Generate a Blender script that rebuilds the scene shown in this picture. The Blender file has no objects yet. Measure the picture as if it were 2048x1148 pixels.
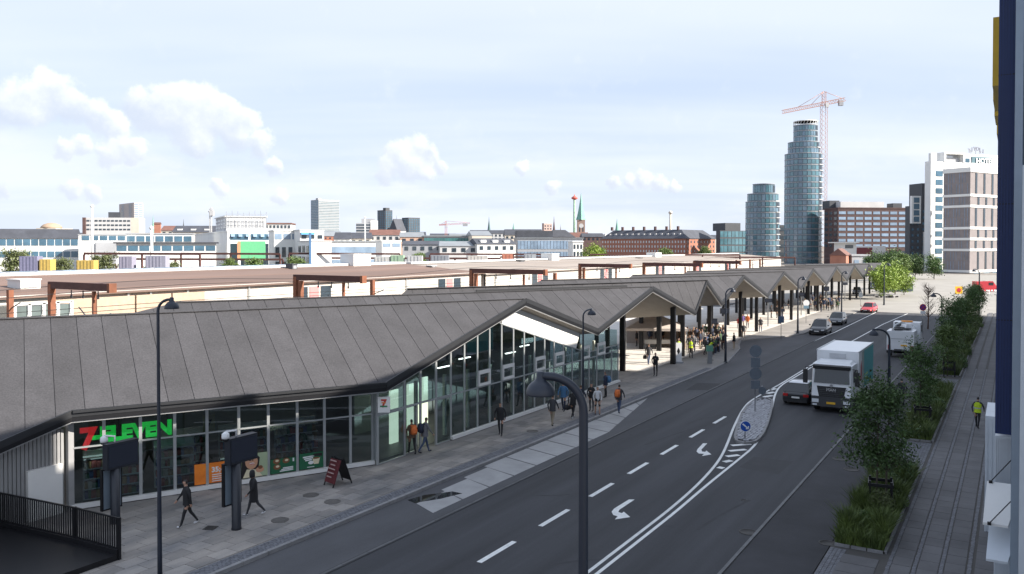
import bpy, math, random
from mathutils import Vector, Matrix
R = math.radians
rnd = random.Random(7)
sc = bpy.context.scene
col = sc.collection
# ---------------------------------------------------------------- camera
F, CZ, PSI, PIT = 1650.0, 10.4, R(31.37), R(1.0)
CYP = 490 + F*math.tan(PIT)                      # principal point row (photo pixels, 2048 x 1148)
FH = Vector((-math.sin(PSI), math.cos(PSI), 0)); RT = Vector((math.cos(PSI), math.sin(PSI), 0))
FW = FH*math.cos(PIT) - Vector((0, 0, math.sin(PIT))); UP = FH*math.sin(PIT) + Vector((0, 0, math.cos(PIT)))
CAM = Vector((0, 0, CZ))
cd = bpy.data.cameras.new('camera'); cam = bpy.data.objects.new('camera', cd); col.objects.link(cam)
cam.location = CAM; cam.rotation_euler = (R(90)-PIT, 0, PSI)
cd.sensor_width = 36; cd.lens = 36*F/2048; cd.shift_y = -(574-CYP)/2048*1.0
cd.clip_start = 0.1; cd.clip_end = 12000
sc.camera = cam
# ---------------------------------------------------------------- light, sky, exposure
SUN_EL = R(33); SUN_DIR = Vector((0.973, 0.231, 0)).normalized()   # towards the sun
w = bpy.data.worlds.new('World'); sc.world = w; w.use_nodes = True
sun = bpy.data.lights.new('sun', 'SUN'); sun.energy = 5.0; sun.angle = R(0.53); sun.color = (1, .93, .83)
so = bpy.data.objects.new('sun', sun); col.objects.link(so)
so.rotation_euler = (-Vector((SUN_DIR.x*math.cos(SUN_EL), SUN_DIR.y*math.cos(SUN_EL), math.sin(SUN_EL)))).to_track_quat('-Z', 'Y').to_euler()
vs = sc.view_settings
vs.view_transform = 'Standard'; vs.look = 'None'; vs.gamma = 1; vs.use_curve_mapping = False; vs.exposure = 1.1
sc.cycles.max_bounces = 6; sc.cycles.transparent_max_bounces = 12; sc.cycles.caustics_reflective = False; sc.cycles.caustics_refractive = False
sc.cycles.use_denoising = True

def ray(px, py):
    return (RT*((px-1024)/F) + UP*((CYP-py)/F) + FW)
def G(px, py, z=0.0):                            # pixel -> point on the level plane z
    r = ray(px, py); return CAM + r*((z-CZ)/r.z)
def PZ(px, py, Z):                               # pixel -> point at depth Z along the level view axis
    r = ray(px, py); return CAM + r*(Z/r.dot(FH))
def PV(px, py, p, n):                            # pixel -> point on an upright plane through p (x, y) with normal n
    r = ray(px, py); n3 = Vector((n[0], n[1], 0)); return CAM + r*((Vector((p[0], p[1], 0))-CAM).dot(n3)/r.dot(n3))
def PX(px, py, x): return PV(px, py, (x, 0), (1, 0))

def world_sky():
    nt = w.node_tree; N = nt.nodes; L = nt.links; N.clear()
    def nd(t, **k):
        n = N.new(t)
        for a, b in k.items(): setattr(n, a, b)
        return n
    def vmath(op, a, b=None):
        n = nd('ShaderNodeVectorMath', operation=op)
        for i, x in enumerate((a, b)):
            if x is None: continue
            if isinstance(x, (tuple, Vector)): n.inputs[i].default_value = x
            else: L.new(x, n.inputs[i])
        return n
    def mth(op, a, b=None, c=None, clamp=False):
        n = nd('ShaderNodeMath', operation=op, use_clamp=clamp)
        for i, x in enumerate((a, b, c)):
            if x is None: continue
            if isinstance(x, (int, float)): n.inputs[i].default_value = x
            else: L.new(x, n.inputs[i])
        return n.outputs[0]
    def sstep(v, a, b):
        n = nd('ShaderNodeMapRange', interpolation_type='SMOOTHSTEP'); L.new(v, n.inputs[0])
        n.inputs[1].default_value = a; n.inputs[2].default_value = b; return n.outputs[0]
    def mix(f, a, b):
        n = nd('ShaderNodeMix', data_type='RGBA')
        if isinstance(f, float): n.inputs[0].default_value = f
        else: L.new(f, n.inputs[0])
        for i, x in ((6, a), (7, b)):
            if isinstance(x, tuple): n.inputs[i].default_value = x
            else: L.new(x, n.inputs[i])
        return n.outputs[2]
    tc = nd('ShaderNodeTexCoord'); D = vmath('NORMALIZE', tc.outputs['Generated']).outputs[0]
    sky = nd('ShaderNodeTexSky', sky_type='NISHITA', sun_disc=False)
    sky.sun_elevation = SUN_EL; sky.sun_rotation = math.atan2(SUN_DIR.x, SUN_DIR.y); sky.dust_density = 1.6; sky.air_density = 1.0
    sep = nd('ShaderNodeSeparateXYZ'); L.new(D, sep.inputs[0]); dz = sep.outputs[2]
    # high thin cloud: noise on a level layer far above, so it flattens towards the horizon
    zz = mth('MAXIMUM', dz, 0.03); inv = mth('DIVIDE', 1.0, mth('ADD', zz, 0.10))
    sc3 = nd('ShaderNodeVectorMath', operation='SCALE'); L.new(D, sc3.inputs[0]); L.new(inv, sc3.inputs[3])
    def noise(vec, scale, detail, rough=.55, dist=0.0, sx=None):
        n = nd('ShaderNodeTexNoise'); n.inputs['Scale'].default_value = scale; n.inputs['Detail'].default_value = detail
        n.inputs['Roughness'].default_value = rough; n.inputs['Distortion'].default_value = dist
        if sx:
            m = nd('ShaderNodeMapping'); m.inputs['Scale'].default_value = sx; m.inputs['Rotation'].default_value = (0, 0, PSI); m.vector_type = 'TEXTURE'; L.new(vec, m.inputs[0]); vec = m.outputs[0]
        L.new(vec, n.inputs['Vector']); return n.outputs[0]
    veil = sstep(noise(sc3.outputs[0], .62, 4, .5, .25, (2.6, 1, 1)), .30, .66)
    low = sstep(dz, .34, .02)
    veil = mth('MULTIPLY_ADD', veil, .42, mth('MULTIPLY_ADD', low, .20, .38), clamp=True)
    base = mix(veil, mix(.55, sky.outputs[0], (3.3, 4.7, 7.6, 1)), (6.5, 7.0, 7.9, 1))
    # heaped clouds: clusters of round lumps around given sky directions, ruffled by noise, with a flat shaded foot
    wob = noise(D, 30, 8, .6); wv = nd('ShaderNodeTexNoise'); wv.inputs['Scale'].default_value = 34; wv.inputs['Detail'].default_value = 6; wv.inputs['Roughness'].default_value = .6
    L.new(D, wv.inputs['Vector'])
    off = vmath('SCALE', vmath('SUBTRACT', wv.outputs['Color'], (.5, .5, .5)).outputs[0]); off.inputs[3].default_value = .030
    DW = vmath('ADD', D, off.outputs[0]).outputs[0]
    lumps = [(60, 205, 36), (105, 190, 30), (150, 212, 32), (195, 232, 28), (25, 228, 34), (230, 245, 22), (290, 212, 30), (330, 205, 32), (320, 240, 34), (375, 205, 30), (415, 205, 28), (445, 215, 24), (365, 248, 36), (415, 245, 34), (465, 250, 30), (490, 240, 22), (470, 275, 26), (520, 288, 22), (395, 285, 26),
             (245, 295, 22), (272, 298, 20), (215, 312, 20), (160, 292, 18), (125, 300, 16), (255, 318, 16), (552, 332, 16), 
             (800, 312, 24), (835, 298, 24), (862, 312, 20), (820, 330, 28), (780, 335, 20), (765, 350, 16), (850, 338, 20), (885, 330, 14), (1045, 336, 12),
             (1290, 358, 16), (1262, 364, 14), (1318, 366, 14), (1230, 368, 12), (1345, 374, 12), (1100, 374, 14), (145, 378, 16), (185, 384, 14), (440, 374, 14), (560, 395, 12), (15, 380, 14)]
    LD = (UP*.8+RT*.6).normalized(); acc = None; lit = None
    for px, py, r in lumps:
        d = ray(px, py).normalized(); r = r/F
        df = vmath('SUBTRACT', DW, tuple(d)).outputs[0]; dist = vmath('LENGTH', df).outputs['Value']
        v = mth('SUBTRACT', 1.0, mth('DIVIDE', dist, r*1.6), clamp=True)
        li = mth('DIVIDE', vmath('DOT_PRODUCT', df, tuple(LD)).outputs['Value'], r)
        vv = mth('MULTIPLY', v, v)
        if acc is None: acc, lit, wsum = v, mth('MULTIPLY', vv, li), vv
        else:
            lit = mth('MULTIPLY_ADD', vv, li, lit); wsum = mth('ADD', wsum, vv); acc = mth('SMOOTH_MAX', acc, v, .10)
    dens = mth('ADD', mth('POWER', acc, .8), mth('MULTIPLY_ADD', wob, 1.25, -.80))
    m = mth('MULTIPLY', sstep(dens, .0, .40), sstep(acc, .0, .22))
    lit = sstep(mth('ADD', mth('DIVIDE', lit, mth('ADD', wsum, .02)), mth('MULTIPLY_ADD', wob, 1.8, -.9)), -.75, .75)
    ccol = mix(lit, (5.0, 5.35, 6.1, 1), (7.5, 7.85, 7.8, 1))
    far = sstep(noise(vmath('MULTIPLY', D, (1, 1, 2.6)).outputs[0], 7.0, 8, .6), .48, .70)
    far = mth('MULTIPLY', far, mth('MULTIPLY', sstep(dz, .16, .05), .62))
    out = mix(far, base, (7.2, 7.3, 7.6, 1))
    out = mix(mth('MULTIPLY', m, mth('MULTIPLY_ADD', lit, .45, .5)), out, ccol)
    bg = nd('ShaderNodeBackground'); bg.inputs[1].default_value = 0.068
    L.new(out, bg.inputs[0]); o = nd('ShaderNodeOutputWorld'); L.new(bg.outputs[0], o.inputs[0])
world_sky()

# ---------------------------------------------------------------- materials
MATS = {}
def mat(name, c, rough=.7, metal=0, var=.12, scale=2.0, bump=0, bscale=40, spec=.5, emit=None, estr=0, c2=None, stretch=None, detail=4, alpha=None, coat=0, fine=0, world=True):
    if name in MATS: return MATS[name]
    m = bpy.data.materials.new(name); m.use_nodes = True; N = m.node_tree.nodes; L = m.node_tree.links; b = N['Principled BSDF']
    b.inputs['Roughness'].default_value = rough; b.inputs['Metallic'].default_value = metal; b.inputs['Specular IOR Level'].default_value = spec
    b.inputs['Coat Weight'].default_value = coat
    c = tuple(c)
    if var or c2:
        if world: g = N.new('ShaderNodeNewGeometry'); vec = g.outputs['Position']
        else: g = N.new('ShaderNodeTexCoord'); vec = g.outputs['Object']
        if stretch:
            mp = N.new('ShaderNodeMapping'); mp.inputs['Scale'].default_value = stretch; L.new(vec, mp.inputs[0]); vec = mp.outputs[0]
        n = N.new('ShaderNodeTexNoise'); n.inputs['Scale'].default_value = scale; n.inputs['Detail'].default_value = detail; n.inputs['Roughness'].default_value = .62
        L.new(vec, n.inputs['Vector'])
        rp = N.new('ShaderNodeValToRGB'); L.new(n.outputs[0], rp.inputs[0])
        lo = tuple(x*(1-var) for x in c); hi = tuple(min(1, x*(1+var)) for x in (c2 or c))
        rp.color_ramp.elements[0].position = .3; rp.color_ramp.elements[1].position = .7
        rp.color_ramp.elements[0].color = (*lo, 1); rp.color_ramp.elements[1].color = (*hi, 1)
        src = rp.outputs[0]
        if fine:
            n2 = N.new('ShaderNodeTexNoise'); n2.inputs['Scale'].default_value = bscale; n2.inputs['Detail'].default_value = 2; L.new(vec, n2.inputs['Vector'])
            mr = N.new('ShaderNodeMapRange'); L.new(n2.outputs[0], mr.inputs[0]); mr.inputs[1].default_value = .3; mr.inputs[2].default_value = .7; mr.inputs[3].default_value = 1-fine; mr.inputs[4].default_value = 1+fine
            mx = N.new('ShaderNodeVectorMath'); mx.operation = 'SCALE'; L.new(src, mx.inputs[0]); L.new(mr.outputs[0], mx.inputs[3]); src = mx.outputs[0]
        oi = N.new('ShaderNodeObjectInfo'); mr = N.new('ShaderNodeMapRange'); L.new(oi.outputs['Random'], mr.inputs[0]); mr.inputs[3].default_value = 1-var*.5; mr.inputs[4].default_value = 1+var*.5
        mx = N.new('ShaderNodeVectorMath'); mx.operation = 'SCALE'; L.new(src, mx.inputs[0]); L.new(mr.outputs[0], mx.inputs[3])
        L.new(mx.outputs[0], b.inputs['Base Color'])
        if bump:
            n3 = N.new('ShaderNodeTexNoise'); n3.inputs['Scale'].default_value = bscale; n3.inputs['Detail'].default_value = 4; L.new(vec, n3.inputs['Vector'])
            bp = N.new('ShaderNodeBump'); bp.inputs['Strength'].default_value = bump; bp.inputs['Distance'].default_value = .02; L.new(n3.outputs[0], bp.inputs['Height']); L.new(bp.outputs[0], b.inputs['Normal'])
    else: b.inputs['Base Color'].default_value = (*c, 1)
    if emit: b.inputs['Emission Color'].default_value = (*emit, 1); b.inputs['Emission Strength'].default_value = estr
    MATS[name] = m; return m
def glass(name, tint=(.5, .6, .62), refl=1.0, rough=.0, base=.06):
    if name in MATS: return MATS[name]
    m = bpy.data.materials.new(name); m.use_nodes = True; N = m.node_tree.nodes; L = m.node_tree.links
    N.remove(N['Principled BSDF']); t = N.new('ShaderNodeBsdfTransparent'); t.inputs[0].default_value = (*tint, 1)
    g = N.new('ShaderNodeBsdfGlossy'); g.inputs['Roughness'].default_value = rough; g.inputs[0].default_value = (.9*refl, .95*refl, refl, 1)
    f = N.new('ShaderNodeFresnel'); f.inputs[0].default_value = 1.5; ad = N.new('ShaderNodeMath'); ad.operation = 'MULTIPLY_ADD'; ad.inputs[1].default_value = 1.6; ad.inputs[2].default_value = base; ad.use_clamp = True; L.new(f.outputs[0], ad.inputs[0])
    gm = N.new('ShaderNodeNewGeometry'); iv = N.new('ShaderNodeMath'); iv.operation = 'SUBTRACT'; iv.inputs[0].default_value = 1.0; L.new(gm.outputs['Backfacing'], iv.inputs[1]); mu = N.new('ShaderNodeMath'); mu.operation = 'MULTIPLY'; L.new(ad.outputs[0], mu.inputs[0]); L.new(iv.outputs[0], mu.inputs[1])
    x = N.new('ShaderNodeMixShader'); L.new(mu.outputs[0], x.inputs[0]); L.new(t.outputs[0], x.inputs[1]); L.new(g.outputs[0], x.inputs[2])
    L.new(x.outputs[0], N['Material Output'].inputs[0]); MATS[name] = m; return m

# ---------------------------------------------------------------- mesh helpers
class MB:
    def __init__(s): s.v = []; s.f = []; s.m = []; s.sm = []
    def add(s, vs, fs, mi=0, smooth=False):
        o = len(s.v); s.v += [tuple(x) for x in vs]
        for f in fs: s.f.append(tuple(i+o for i in f)); s.m.append(mi); s.sm.append(smooth)
        return s
    def box(s, c, d, rz=0, mi=0, tilt=None):
        x, y, z = d[0]/2, d[1]/2, d[2]/2; M = Matrix.Rotation(rz, 3, 'Z')
        if tilt: M = M @ Matrix.Rotation(tilt[0], 3, tilt[1])
        c = Vector(c)
        vs = [c + M @ Vector((a*x, b*y, e*z)) for a in (-1, 1) for b in (-1, 1) for e in (-1, 1)]
        return s.add(vs, [(0, 1, 3, 2), (4, 6, 7, 5), (0, 4, 5, 1), (2, 3, 7, 6), (0, 2, 6, 4), (1, 5, 7, 3)], mi)
    def bx(s, x0, x1, y0, y1, z0, z1, mi=0): return s.box(((x0+x1)/2, (y0+y1)/2, (z0+z1)/2), (abs(x1-x0), abs(y1-y0), abs(z1-z0)), 0, mi)
    def prism(s, poly, z0, z1, mi=0, mt=None, mb=None):      # z may be a function of (x, y)
        a = sum(poly[i][0]*poly[(i+1) % len(poly)][1]-poly[(i+1) % len(poly)][0]*poly[i][1] for i in range(len(poly)))
        if a < 0: poly = poly[::-1]
        n = len(poly); f0 = z0 if callable(z0) else (lambda x, y: z0); f1 = z1 if callable(z1) else (lambda x, y: z1)
        vs = [(p[0], p[1], f0(p[0], p[1])) for p in poly] + [(p[0], p[1], f1(p[0], p[1])) for p in poly]
        o = len(s.v); s.v += vs
        s.f.append(tuple(o+i for i in range(n-1, -1, -1))); s.m.append(mi if mb is None else mb); s.sm.append(False)
        s.f.append(tuple(o+n+i for i in range(n))); s.m.append(mi if mt is None else mt); s.sm.append(False)
        for i in range(n): s.f.append((o+i, o+(i+1) % n, o+n+(i+1) % n, o+n+i)); s.m.append(mi); s.sm.append(False)
        return s
    def beam(s, a, b, wd, h, mi=0, up=(0, 0, 1)):            # box from a to b
        a, b = Vector(a), Vector(b); d = (b-a); 
        if d.length < 1e-6: return s
        d.normalize(); u = Vector(up)
        if abs(d.dot(u)) > .98: u = Vector((1, 0, 0))
        x = d.cross(u).normalized(); u = x.cross(d)
        vs = [p + x*(i*wd/2) + u*(j*h/2) for p in (a, b) for i, j in ((-1, -1), (1, -1), (1, 1), (-1, 1))]
        return s.add(vs, [(3, 2, 1, 0), (4, 5, 6, 7), (0, 1, 5, 4), (1, 2, 6, 5), (2, 3, 7, 6), (3, 0, 4, 7)], mi)
    def tube(s, pts, r, n=8, mi=0, caps=True, smooth=True):
        pts = [Vector(p) for p in pts]; rs = r if isinstance(r, (list, tuple)) else [r]*len(pts); vs = []; fs = []; px = None
        for i, p in enumerate(pts):
            d = (pts[min(i+1, len(pts)-1)]-pts[max(i-1, 0)]).normalized()
            if px is None: px = d.cross(Vector((0, 0, 1)) if abs(d.z) < .9 else Vector((1, 0, 0))).normalized()
            else: px = (px - d*px.dot(d)).normalized()
            q = d.cross(px)
            vs += [p + (px*math.cos(t*2*math.pi/n) + q*math.sin(t*2*math.pi/n))*rs[i] for t in range(n)]
        for i in range(len(pts)-1):
            for t in range(n): fs.append((i*n+t, i*n+(t+1) % n, (i+1)*n+(t+1) % n, (i+1)*n+t))
        s.add(vs, fs, mi, smooth)
        if caps:
            o = len(s.v)-len(vs); s.f.append(tuple(o+t for t in range(n-1, -1, -1))); s.m.append(mi); s.sm.append(False)
            o2 = o+(len(pts)-1)*n; s.f.append(tuple(o2+t for t in range(n))); s.m.append(mi); s.sm.append(False)
        return s
    def lathe(s, prof, c=(0, 0, 0), n=16, mi=0, axis='Z', smooth=True):
        vs = []; fs = []; c = Vector(c)
        for r, h in prof:
            for t in range(n):
                a = t*2*math.pi/n; x, y = r*math.cos(a), r*math.sin(a)
                vs.append(c + Vector({'Z': (x, y, h), 'X': (h, x, y), 'Y': (y, h, x)}[axis]))
        for i in range(len(prof)-1):
            for t in range(n): fs.append((i*n+t, i*n+(t+1) % n, (i+1)*n+(t+1) % n, (i+1)*n+t))
        s.add(vs, fs, mi, smooth)
        o = len(s.v)-len(vs)
        if prof[0][0] > 1e-4: s.f.append(tuple(o+t for t in range(n-1, -1, -1))); s.m.append(mi); s.sm.append(False)
        if prof[-1][0] > 1e-4: s.f.append(tuple(o+(len(prof)-1)*n+t for t in range(n))); s.m.append(mi); s.sm.append(False)
        return s
    def loft(s, secs, mi=0, smooth=True, caps=True):          # equal-length loops of points
        n = len(secs[0]); vs = [p for q in secs for p in q]; fs = []
        for i in range(len(secs)-1):
            for t in range(n): fs.append((i*n+t, i*n+(t+1) % n, (i+1)*n+(t+1) % n, (i+1)*n+t))
        s.add(vs, fs, mi, smooth); o = len(s.v)-len(vs)
        if caps:
            s.f.append(tuple(o+t for t in range(n-1, -1, -1))); s.m.append(mi); s.sm.append(False)
            s.f.append(tuple(o+(len(secs)-1)*n+t for t in range(n))); s.m.append(mi); s.sm.append(False)
        return s
    def mesh(s, name, mats):
        me = bpy.data.meshes.new(name); me.from_pydata(s.v, [], s.f)
        for m in (mats if isinstance(mats, (list, tuple)) else [mats]): me.materials.append(m)
        me.polygons.foreach_set('material_index', s.m); me.polygons.foreach_set('use_smooth', s.sm); me.update(); return me
    def obj(s, name, mats, parent=None, loc=None, rz=0, kind=None):
        return mobj(name, s.mesh(name, mats), parent, loc, rz, kind)
def mobj(name, me, parent=None, loc=None, rz=0, kind=None):
    o = bpy.data.objects.new(name, me); col.objects.link(o)
    if parent: o.parent = parent
    if loc is not None: o.location = loc
    if rz: o.rotation_euler = (0, 0, rz)
    if kind: o['kind'] = kind
    return o
def tag(o, label, cat, group=None):
    o['label'] = label; o['category'] = cat
    if group: o['group'] = group
    return o
def thing(name, label, cat, loc=(0, 0, 0), rz=0, group=None):
    o = bpy.data.objects.new(name, None); col.objects.link(o); o.location = loc; o.rotation_euler = (0, 0, rz); o.empty_display_size = .2
    return tag(o, label, cat, group)
def dup(root, loc=None, rz=None, label=None, group=None, scale=None):
    def cp(o, par):
        c = o.copy(); col.objects.link(c); c.parent = par
        for ch in o.children: cp(ch, c)
        return c
    r = cp(root, None)
    if loc is not None: r.location = loc
    if rz is not None: r.rotation_euler = (0, 0, rz)
    if scale is not None: r.scale = (scale,)*3 if isinstance(scale, (int, float)) else scale
    if label: r['label'] = label
    if group: r['group'] = group
    return r
def structure(name, mb, mats, parent=None): return mb.obj(name, mats, parent, kind=None if parent else 'structure')
def text_mesh(name, txt, size, m, parent, M, ext=.01, align='CENTER', bold=0.0):
    cu = bpy.data.curves.new(name, 'FONT'); cu.body = txt; cu.size = size; cu.extrude = ext; cu.align_x = align; cu.align_y = 'CENTER'; cu.offset = bold; cu.resolution_u = 2
    t = bpy.data.objects.new(name, cu); me = bpy.data.meshes.new_from_object(t); bpy.data.objects.remove(t)
    me.name = name; me.materials.clear(); me.materials.append(m)
    o = mobj(name, me, parent); o.matrix_local = M; return o
def frame(o, xdir, zdir=(0, 0, 1)):                # matrix: local x along xdir, local y up, local z out of the face
    x = Vector(xdir).normalized(); y = Vector(zdir); z = x.cross(y)
    M = Matrix((x, y, z)).transposed().to_4x4(); M.translation = Vector(o); return M
def clip(poly, reg):                               # convex clip in plan
    def ar(p): return sum(p[i][0]*p[(i+1) % len(p)][1]-p[(i+1) % len(p)][0]*p[i][1] for i in range(len(p)))
    if ar(reg) < 0: reg = reg[::-1]
    out = [tuple(p[:2]) for p in poly]
    for i in range(len(reg)):
        a, b = reg[i], reg[(i+1) % len(reg)]; inp = out; out = []
        if not inp: return []
        side = lambda p: (b[0]-a[0])*(p[1]-a[1])-(b[1]-a[1])*(p[0]-a[0])
        for j in range(len(inp)):
            p, q = inp[j], inp[(j+1) % len(inp)]; sp, sq = side(p), side(q)
            if sp >= 0: out.append(p)
            if (sp >= 0) != (sq >= 0): t = sp/(sp-sq); out.append((p[0]+(q[0]-p[0])*t, p[1]+(q[1]-p[1])*t))
    return out
# ================================================================ ground, road, pavements
m_ground = mat('ground_gravel', (.20, .18, .16), .95, var=.25, scale=.15, detail=8)
m_asph = mat('asphalt', (.050, .051, .057), .82, var=.36, scale=.42, bump=.3, bscale=60, fine=.18, detail=9, stretch=(1.8, .10, 1))
m_asph2 = mat('asphalt_dark', (.030, .030, .034), .85, var=.28, scale=.5, bump=.25, bscale=70, fine=.1, detail=7)
m_asph3 = mat('asphalt_worn', (.074, .074, .079), .85, var=.32, scale=.3, bump=.2, bscale=60, fine=.1, detail=8, stretch=(1, .3, 1))
m_patch = mat('asphalt_patch', (.040, .040, .043), .85, var=.12, scale=1.5, fine=.1, bscale=80)
m_pave = mat('paving', (.23, .215, .20), .85, var=.22, scale=.35, fine=.1, bscale=30, detail=8)
m_slab = mat('paving_slab', (.215, .215, .22), .8, var=.36, scale=.5, fine=.10, bscale=40, c2=(.275, .245, .215), detail=8, stretch=(1.4, .5, 1))
m_slabr = mat('paving_slab_right', (.125, .122, .125), .8, var=.2, scale=.6, fine=.08, bscale=40)
m_joint = mat('joint_sand', (.075, .07, .065), .9, var=.1)
m_sett = mat('granite_sett', (.135, .137, .15), .75, var=.3, scale=6, detail=3, fine=.2, bscale=25)
m_kerb = mat('granite_kerb', (.24, .235, .235), .75, var=.15, scale=3, fine=.15, bscale=60)
m_sunref = mat('reflected_sun_pale', (.33, .325, .32), .8, var=.15, scale=.8, fine=.06, bscale=40, detail=7)  # pale tone of sunlight thrown back by the terminal glass
m_paint = mat('road_paint', (.72, .72, .70), .6, var=.12, scale=3, fine=.1, bscale=30, detail=7)
m_iron = mat('cast_iron', (.045, .042, .04), .6, .6, var=.2, scale=8)
m_soil = mat('soil', (.045, .037, .028), .95, var=.3, scale=4)
m_grassg = mat('turf', (.075, .10, .028), .9, var=.3, scale=.5, detail=7, c2=(.10, .12, .035))

structure('ground', MB().add([(-4500, -300, -.06), (2500, -300, -.06), (2500, 6500, -.06), (-4500, 6500, -.06)], [(0, 1, 2, 3)]), m_ground)
road = structure('road', MB().add([(-18.45, -40, 0), (-7.95, -40, 0), (-7.95, 139, 0), (-18.45, 139, 0)], [(0, 1, 2, 3)]), m_asph)
structure('bus_lane', MB().add([(-26, -40, -.006), (-18.7, -40, -.006), (-18.7, 139, -.006), (-26, 139, -.006)], [(0, 1, 2, 3)]), m_asph3)
structure('junction', MB().add([(-60, 139, .004), (40, 139, .004), (40, 330, .004), (-60, 330, .004)], [(0, 1, 2, 3)]), mat('asphalt_sunlit', (.30, .285, .26), .9, var=.12, scale=.2, detail=8))  # sun glare past the store's shadow put into a paler asphalt
structure('cycle_track', MB().prism([(-7.75, -40), (-5.35, -40), (-5.35, 139), (-7.75, 139)], -.05, .06), m_asph2)
kerbline = structure('kerb_line', MB().bx(-18.69, -18.46, -40, 139, -.05, .012), m_patch)
me_gut = MB().box((0, 0, 0), (.12, 1.23, .04)).mesh('gutter_stone', mat('gutter_granite', (.10, .10, .102), .8, var=.2))
for i in range(76): mobj('gutter_stone', me_gut, kerbline, (-18.575, 13+i*1.25, .005))
# left pavement with its sawtooth bus bay
pe = [(-21.3, -40), (-21.3, 66), (-21.6, 72), (-22.2, 75.4), (-23.2, 81), (-24.4, 85), (-25.2, 88.5), (-24.4, 91.0), (-22.4, 94.5), (-20.9, 99.7), (-20.7, 139)]
pav = structure('pavement_left', MB().prism(pe + [(-52, 139), (-52, -40)], -.05, .10), m_pave)
def along(poly, step):
    out = []; acc = 0
    for a, b in zip(poly[:-1], poly[1:]):
        a, b = Vector(a), Vector(b); L = (b-a).length; t = step-acc if acc else 0
        while t < L: out.append((a+(b-a)*(t/L), math.atan2(-(b-a).x, (b-a).y))); t += step
        acc = L-(t-step)
    return out
me_kerb = MB().box((0, 0, 0), (.16, 1.03, .16)).mesh('kerb_stone', m_kerb)
for p, a in along([(x-.07, y) for x, y in [(-21.3, 14)]+pe[1:10]+[(-20.75, 128)]], 1.05): mobj('kerb_stone', me_kerb, pav, (p.x, p.y+.5, .045), a)
sb = MB()                                       # narrow bands of small setts beside the kerb
for i in range(330):
    for j in range(5):
        sb.box((-21.53-j*.115+rnd.uniform(-.008, .008), 13+i*.165+(j % 2)*.08, .10+rnd.uniform(0, .008)), (.10, .15, .03), rnd.uniform(-.04, .04))
sb.obj('sett_band', m_sett, pav, kind='stuff')
def wall_x(s): return -25.55 if s >= 29.5 else -25.65+(s-29.5)*.5
n = 0
mes = [MB().box((0, 0, 0), (.615, .80, .03)).mesh('paving_slab', m_slab)]
rows = [(-22.12-.63*j-.315) for j in range(13)]
slabs = []
for j, x in enumerate(rows):
    s = 15+(j % 2)*.41
    while s < 62:
        if x-.3 > wall_x(s-.4)+.35 or s > 57.5: slabs.append((x, s))
        s += .82
slabs.sort(key=lambda q: q[0]**2+q[1]**2)
for x, s in slabs[:300]: mobj('paving_slab', mes[0], pav, (x, s, .10+rnd.uniform(.0, .006)))
rest = MB()
for x, s in slabs[300:]: rest.box((x, s, .10+rnd.uniform(0, .006)), (.615, .80, .03))
rest.obj('paving_slab_field', m_slab, pav, kind='stuff')
# platform paving under the roofs: large pale concrete flags
pf = MB()
for i in range(16):
    for j in range(26):
        x, s = -26.5-i*1.5, 58.5+j*3.0
        if s > 57+(0 if i else 5): pf.box((x, s, .104), (1.47, 2.97, .02))
pf.obj('platform_flags', mat('platform_concrete', (.56, .53, .49), .85, var=.14, scale=.5, detail=6), pav, kind='stuff')
# right pavement: tracks of flags between sett rows
pvr = structure('pavement_right', MB().prism([(-5.3, -40), (3, -40), (3, 139), (-5.3, 139)], -.05, .10), m_joint)
me_r = MB().box((0, 0, 0), (.56, .80, .03)).mesh('paving_slab', m_slabr)
cnt = 0
for x in (-3.02, -2.28, -1.54, -.72):
    for i in range(62):
        if cnt < 296: mobj('paving_slab', me_r, pvr, (x, 22+i*.82+(.2 if x > -2 else 0), .10+rnd.uniform(0, .005))); cnt += 1
sb = MB()
for x in (-3.38, -2.65, -1.91, -1.15, -.33):
    for i in range(360): sb.box((x+rnd.uniform(-.01, .01), 21+i*.16, .102), (.11, .145, .02))
for i in range(190):                             # sett crossings between the beds
    for j in range(13):
        y = 41.2+i*.16
        if y < 47.7 or 66.3 < y < 71.5: sb.box((-5.2+j*.13, y, .102+rnd.uniform(0, .006)), (.115, .145, .02))
for i in range(60):
    for j in range(4): sb.box((-5.22+j*.13, 20+i*.16, .102), (.115, .145, .02))
sb.obj('sett_rows', m_sett, pvr, kind='stuff')
rest = MB()
for x in (-3.02, -2.28, -1.54, -.72):
    for i in range(62, 150): rest.box((x, 22+i*.82, .10), (.56, .80, .03))
for y0, y1 in ((16, 29.6),):
    for i in range(int((y1-y0)/.82)): rest.box((-4.25, y0+i*.82+.4, .10), (1.1, .79, .03))
rest.obj('paving_slab_field', m_slabr, pvr, kind='stuff')
kr = structure('kerb_right', MB().bx(-7.9, -7.76, -40, 139, -.05, .055), m_joint)
me_k2 = MB().box((0, 0, 0), (.11, 1.03, .14)).mesh('kerb_stone', mat('kerb_worn', (.15, .15, .152), .8, var=.2, scale=2))
for i in range(100): mobj('kerb_stone', me_k2, kr, (-7.83, 16+i*1.05, .02))
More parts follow.
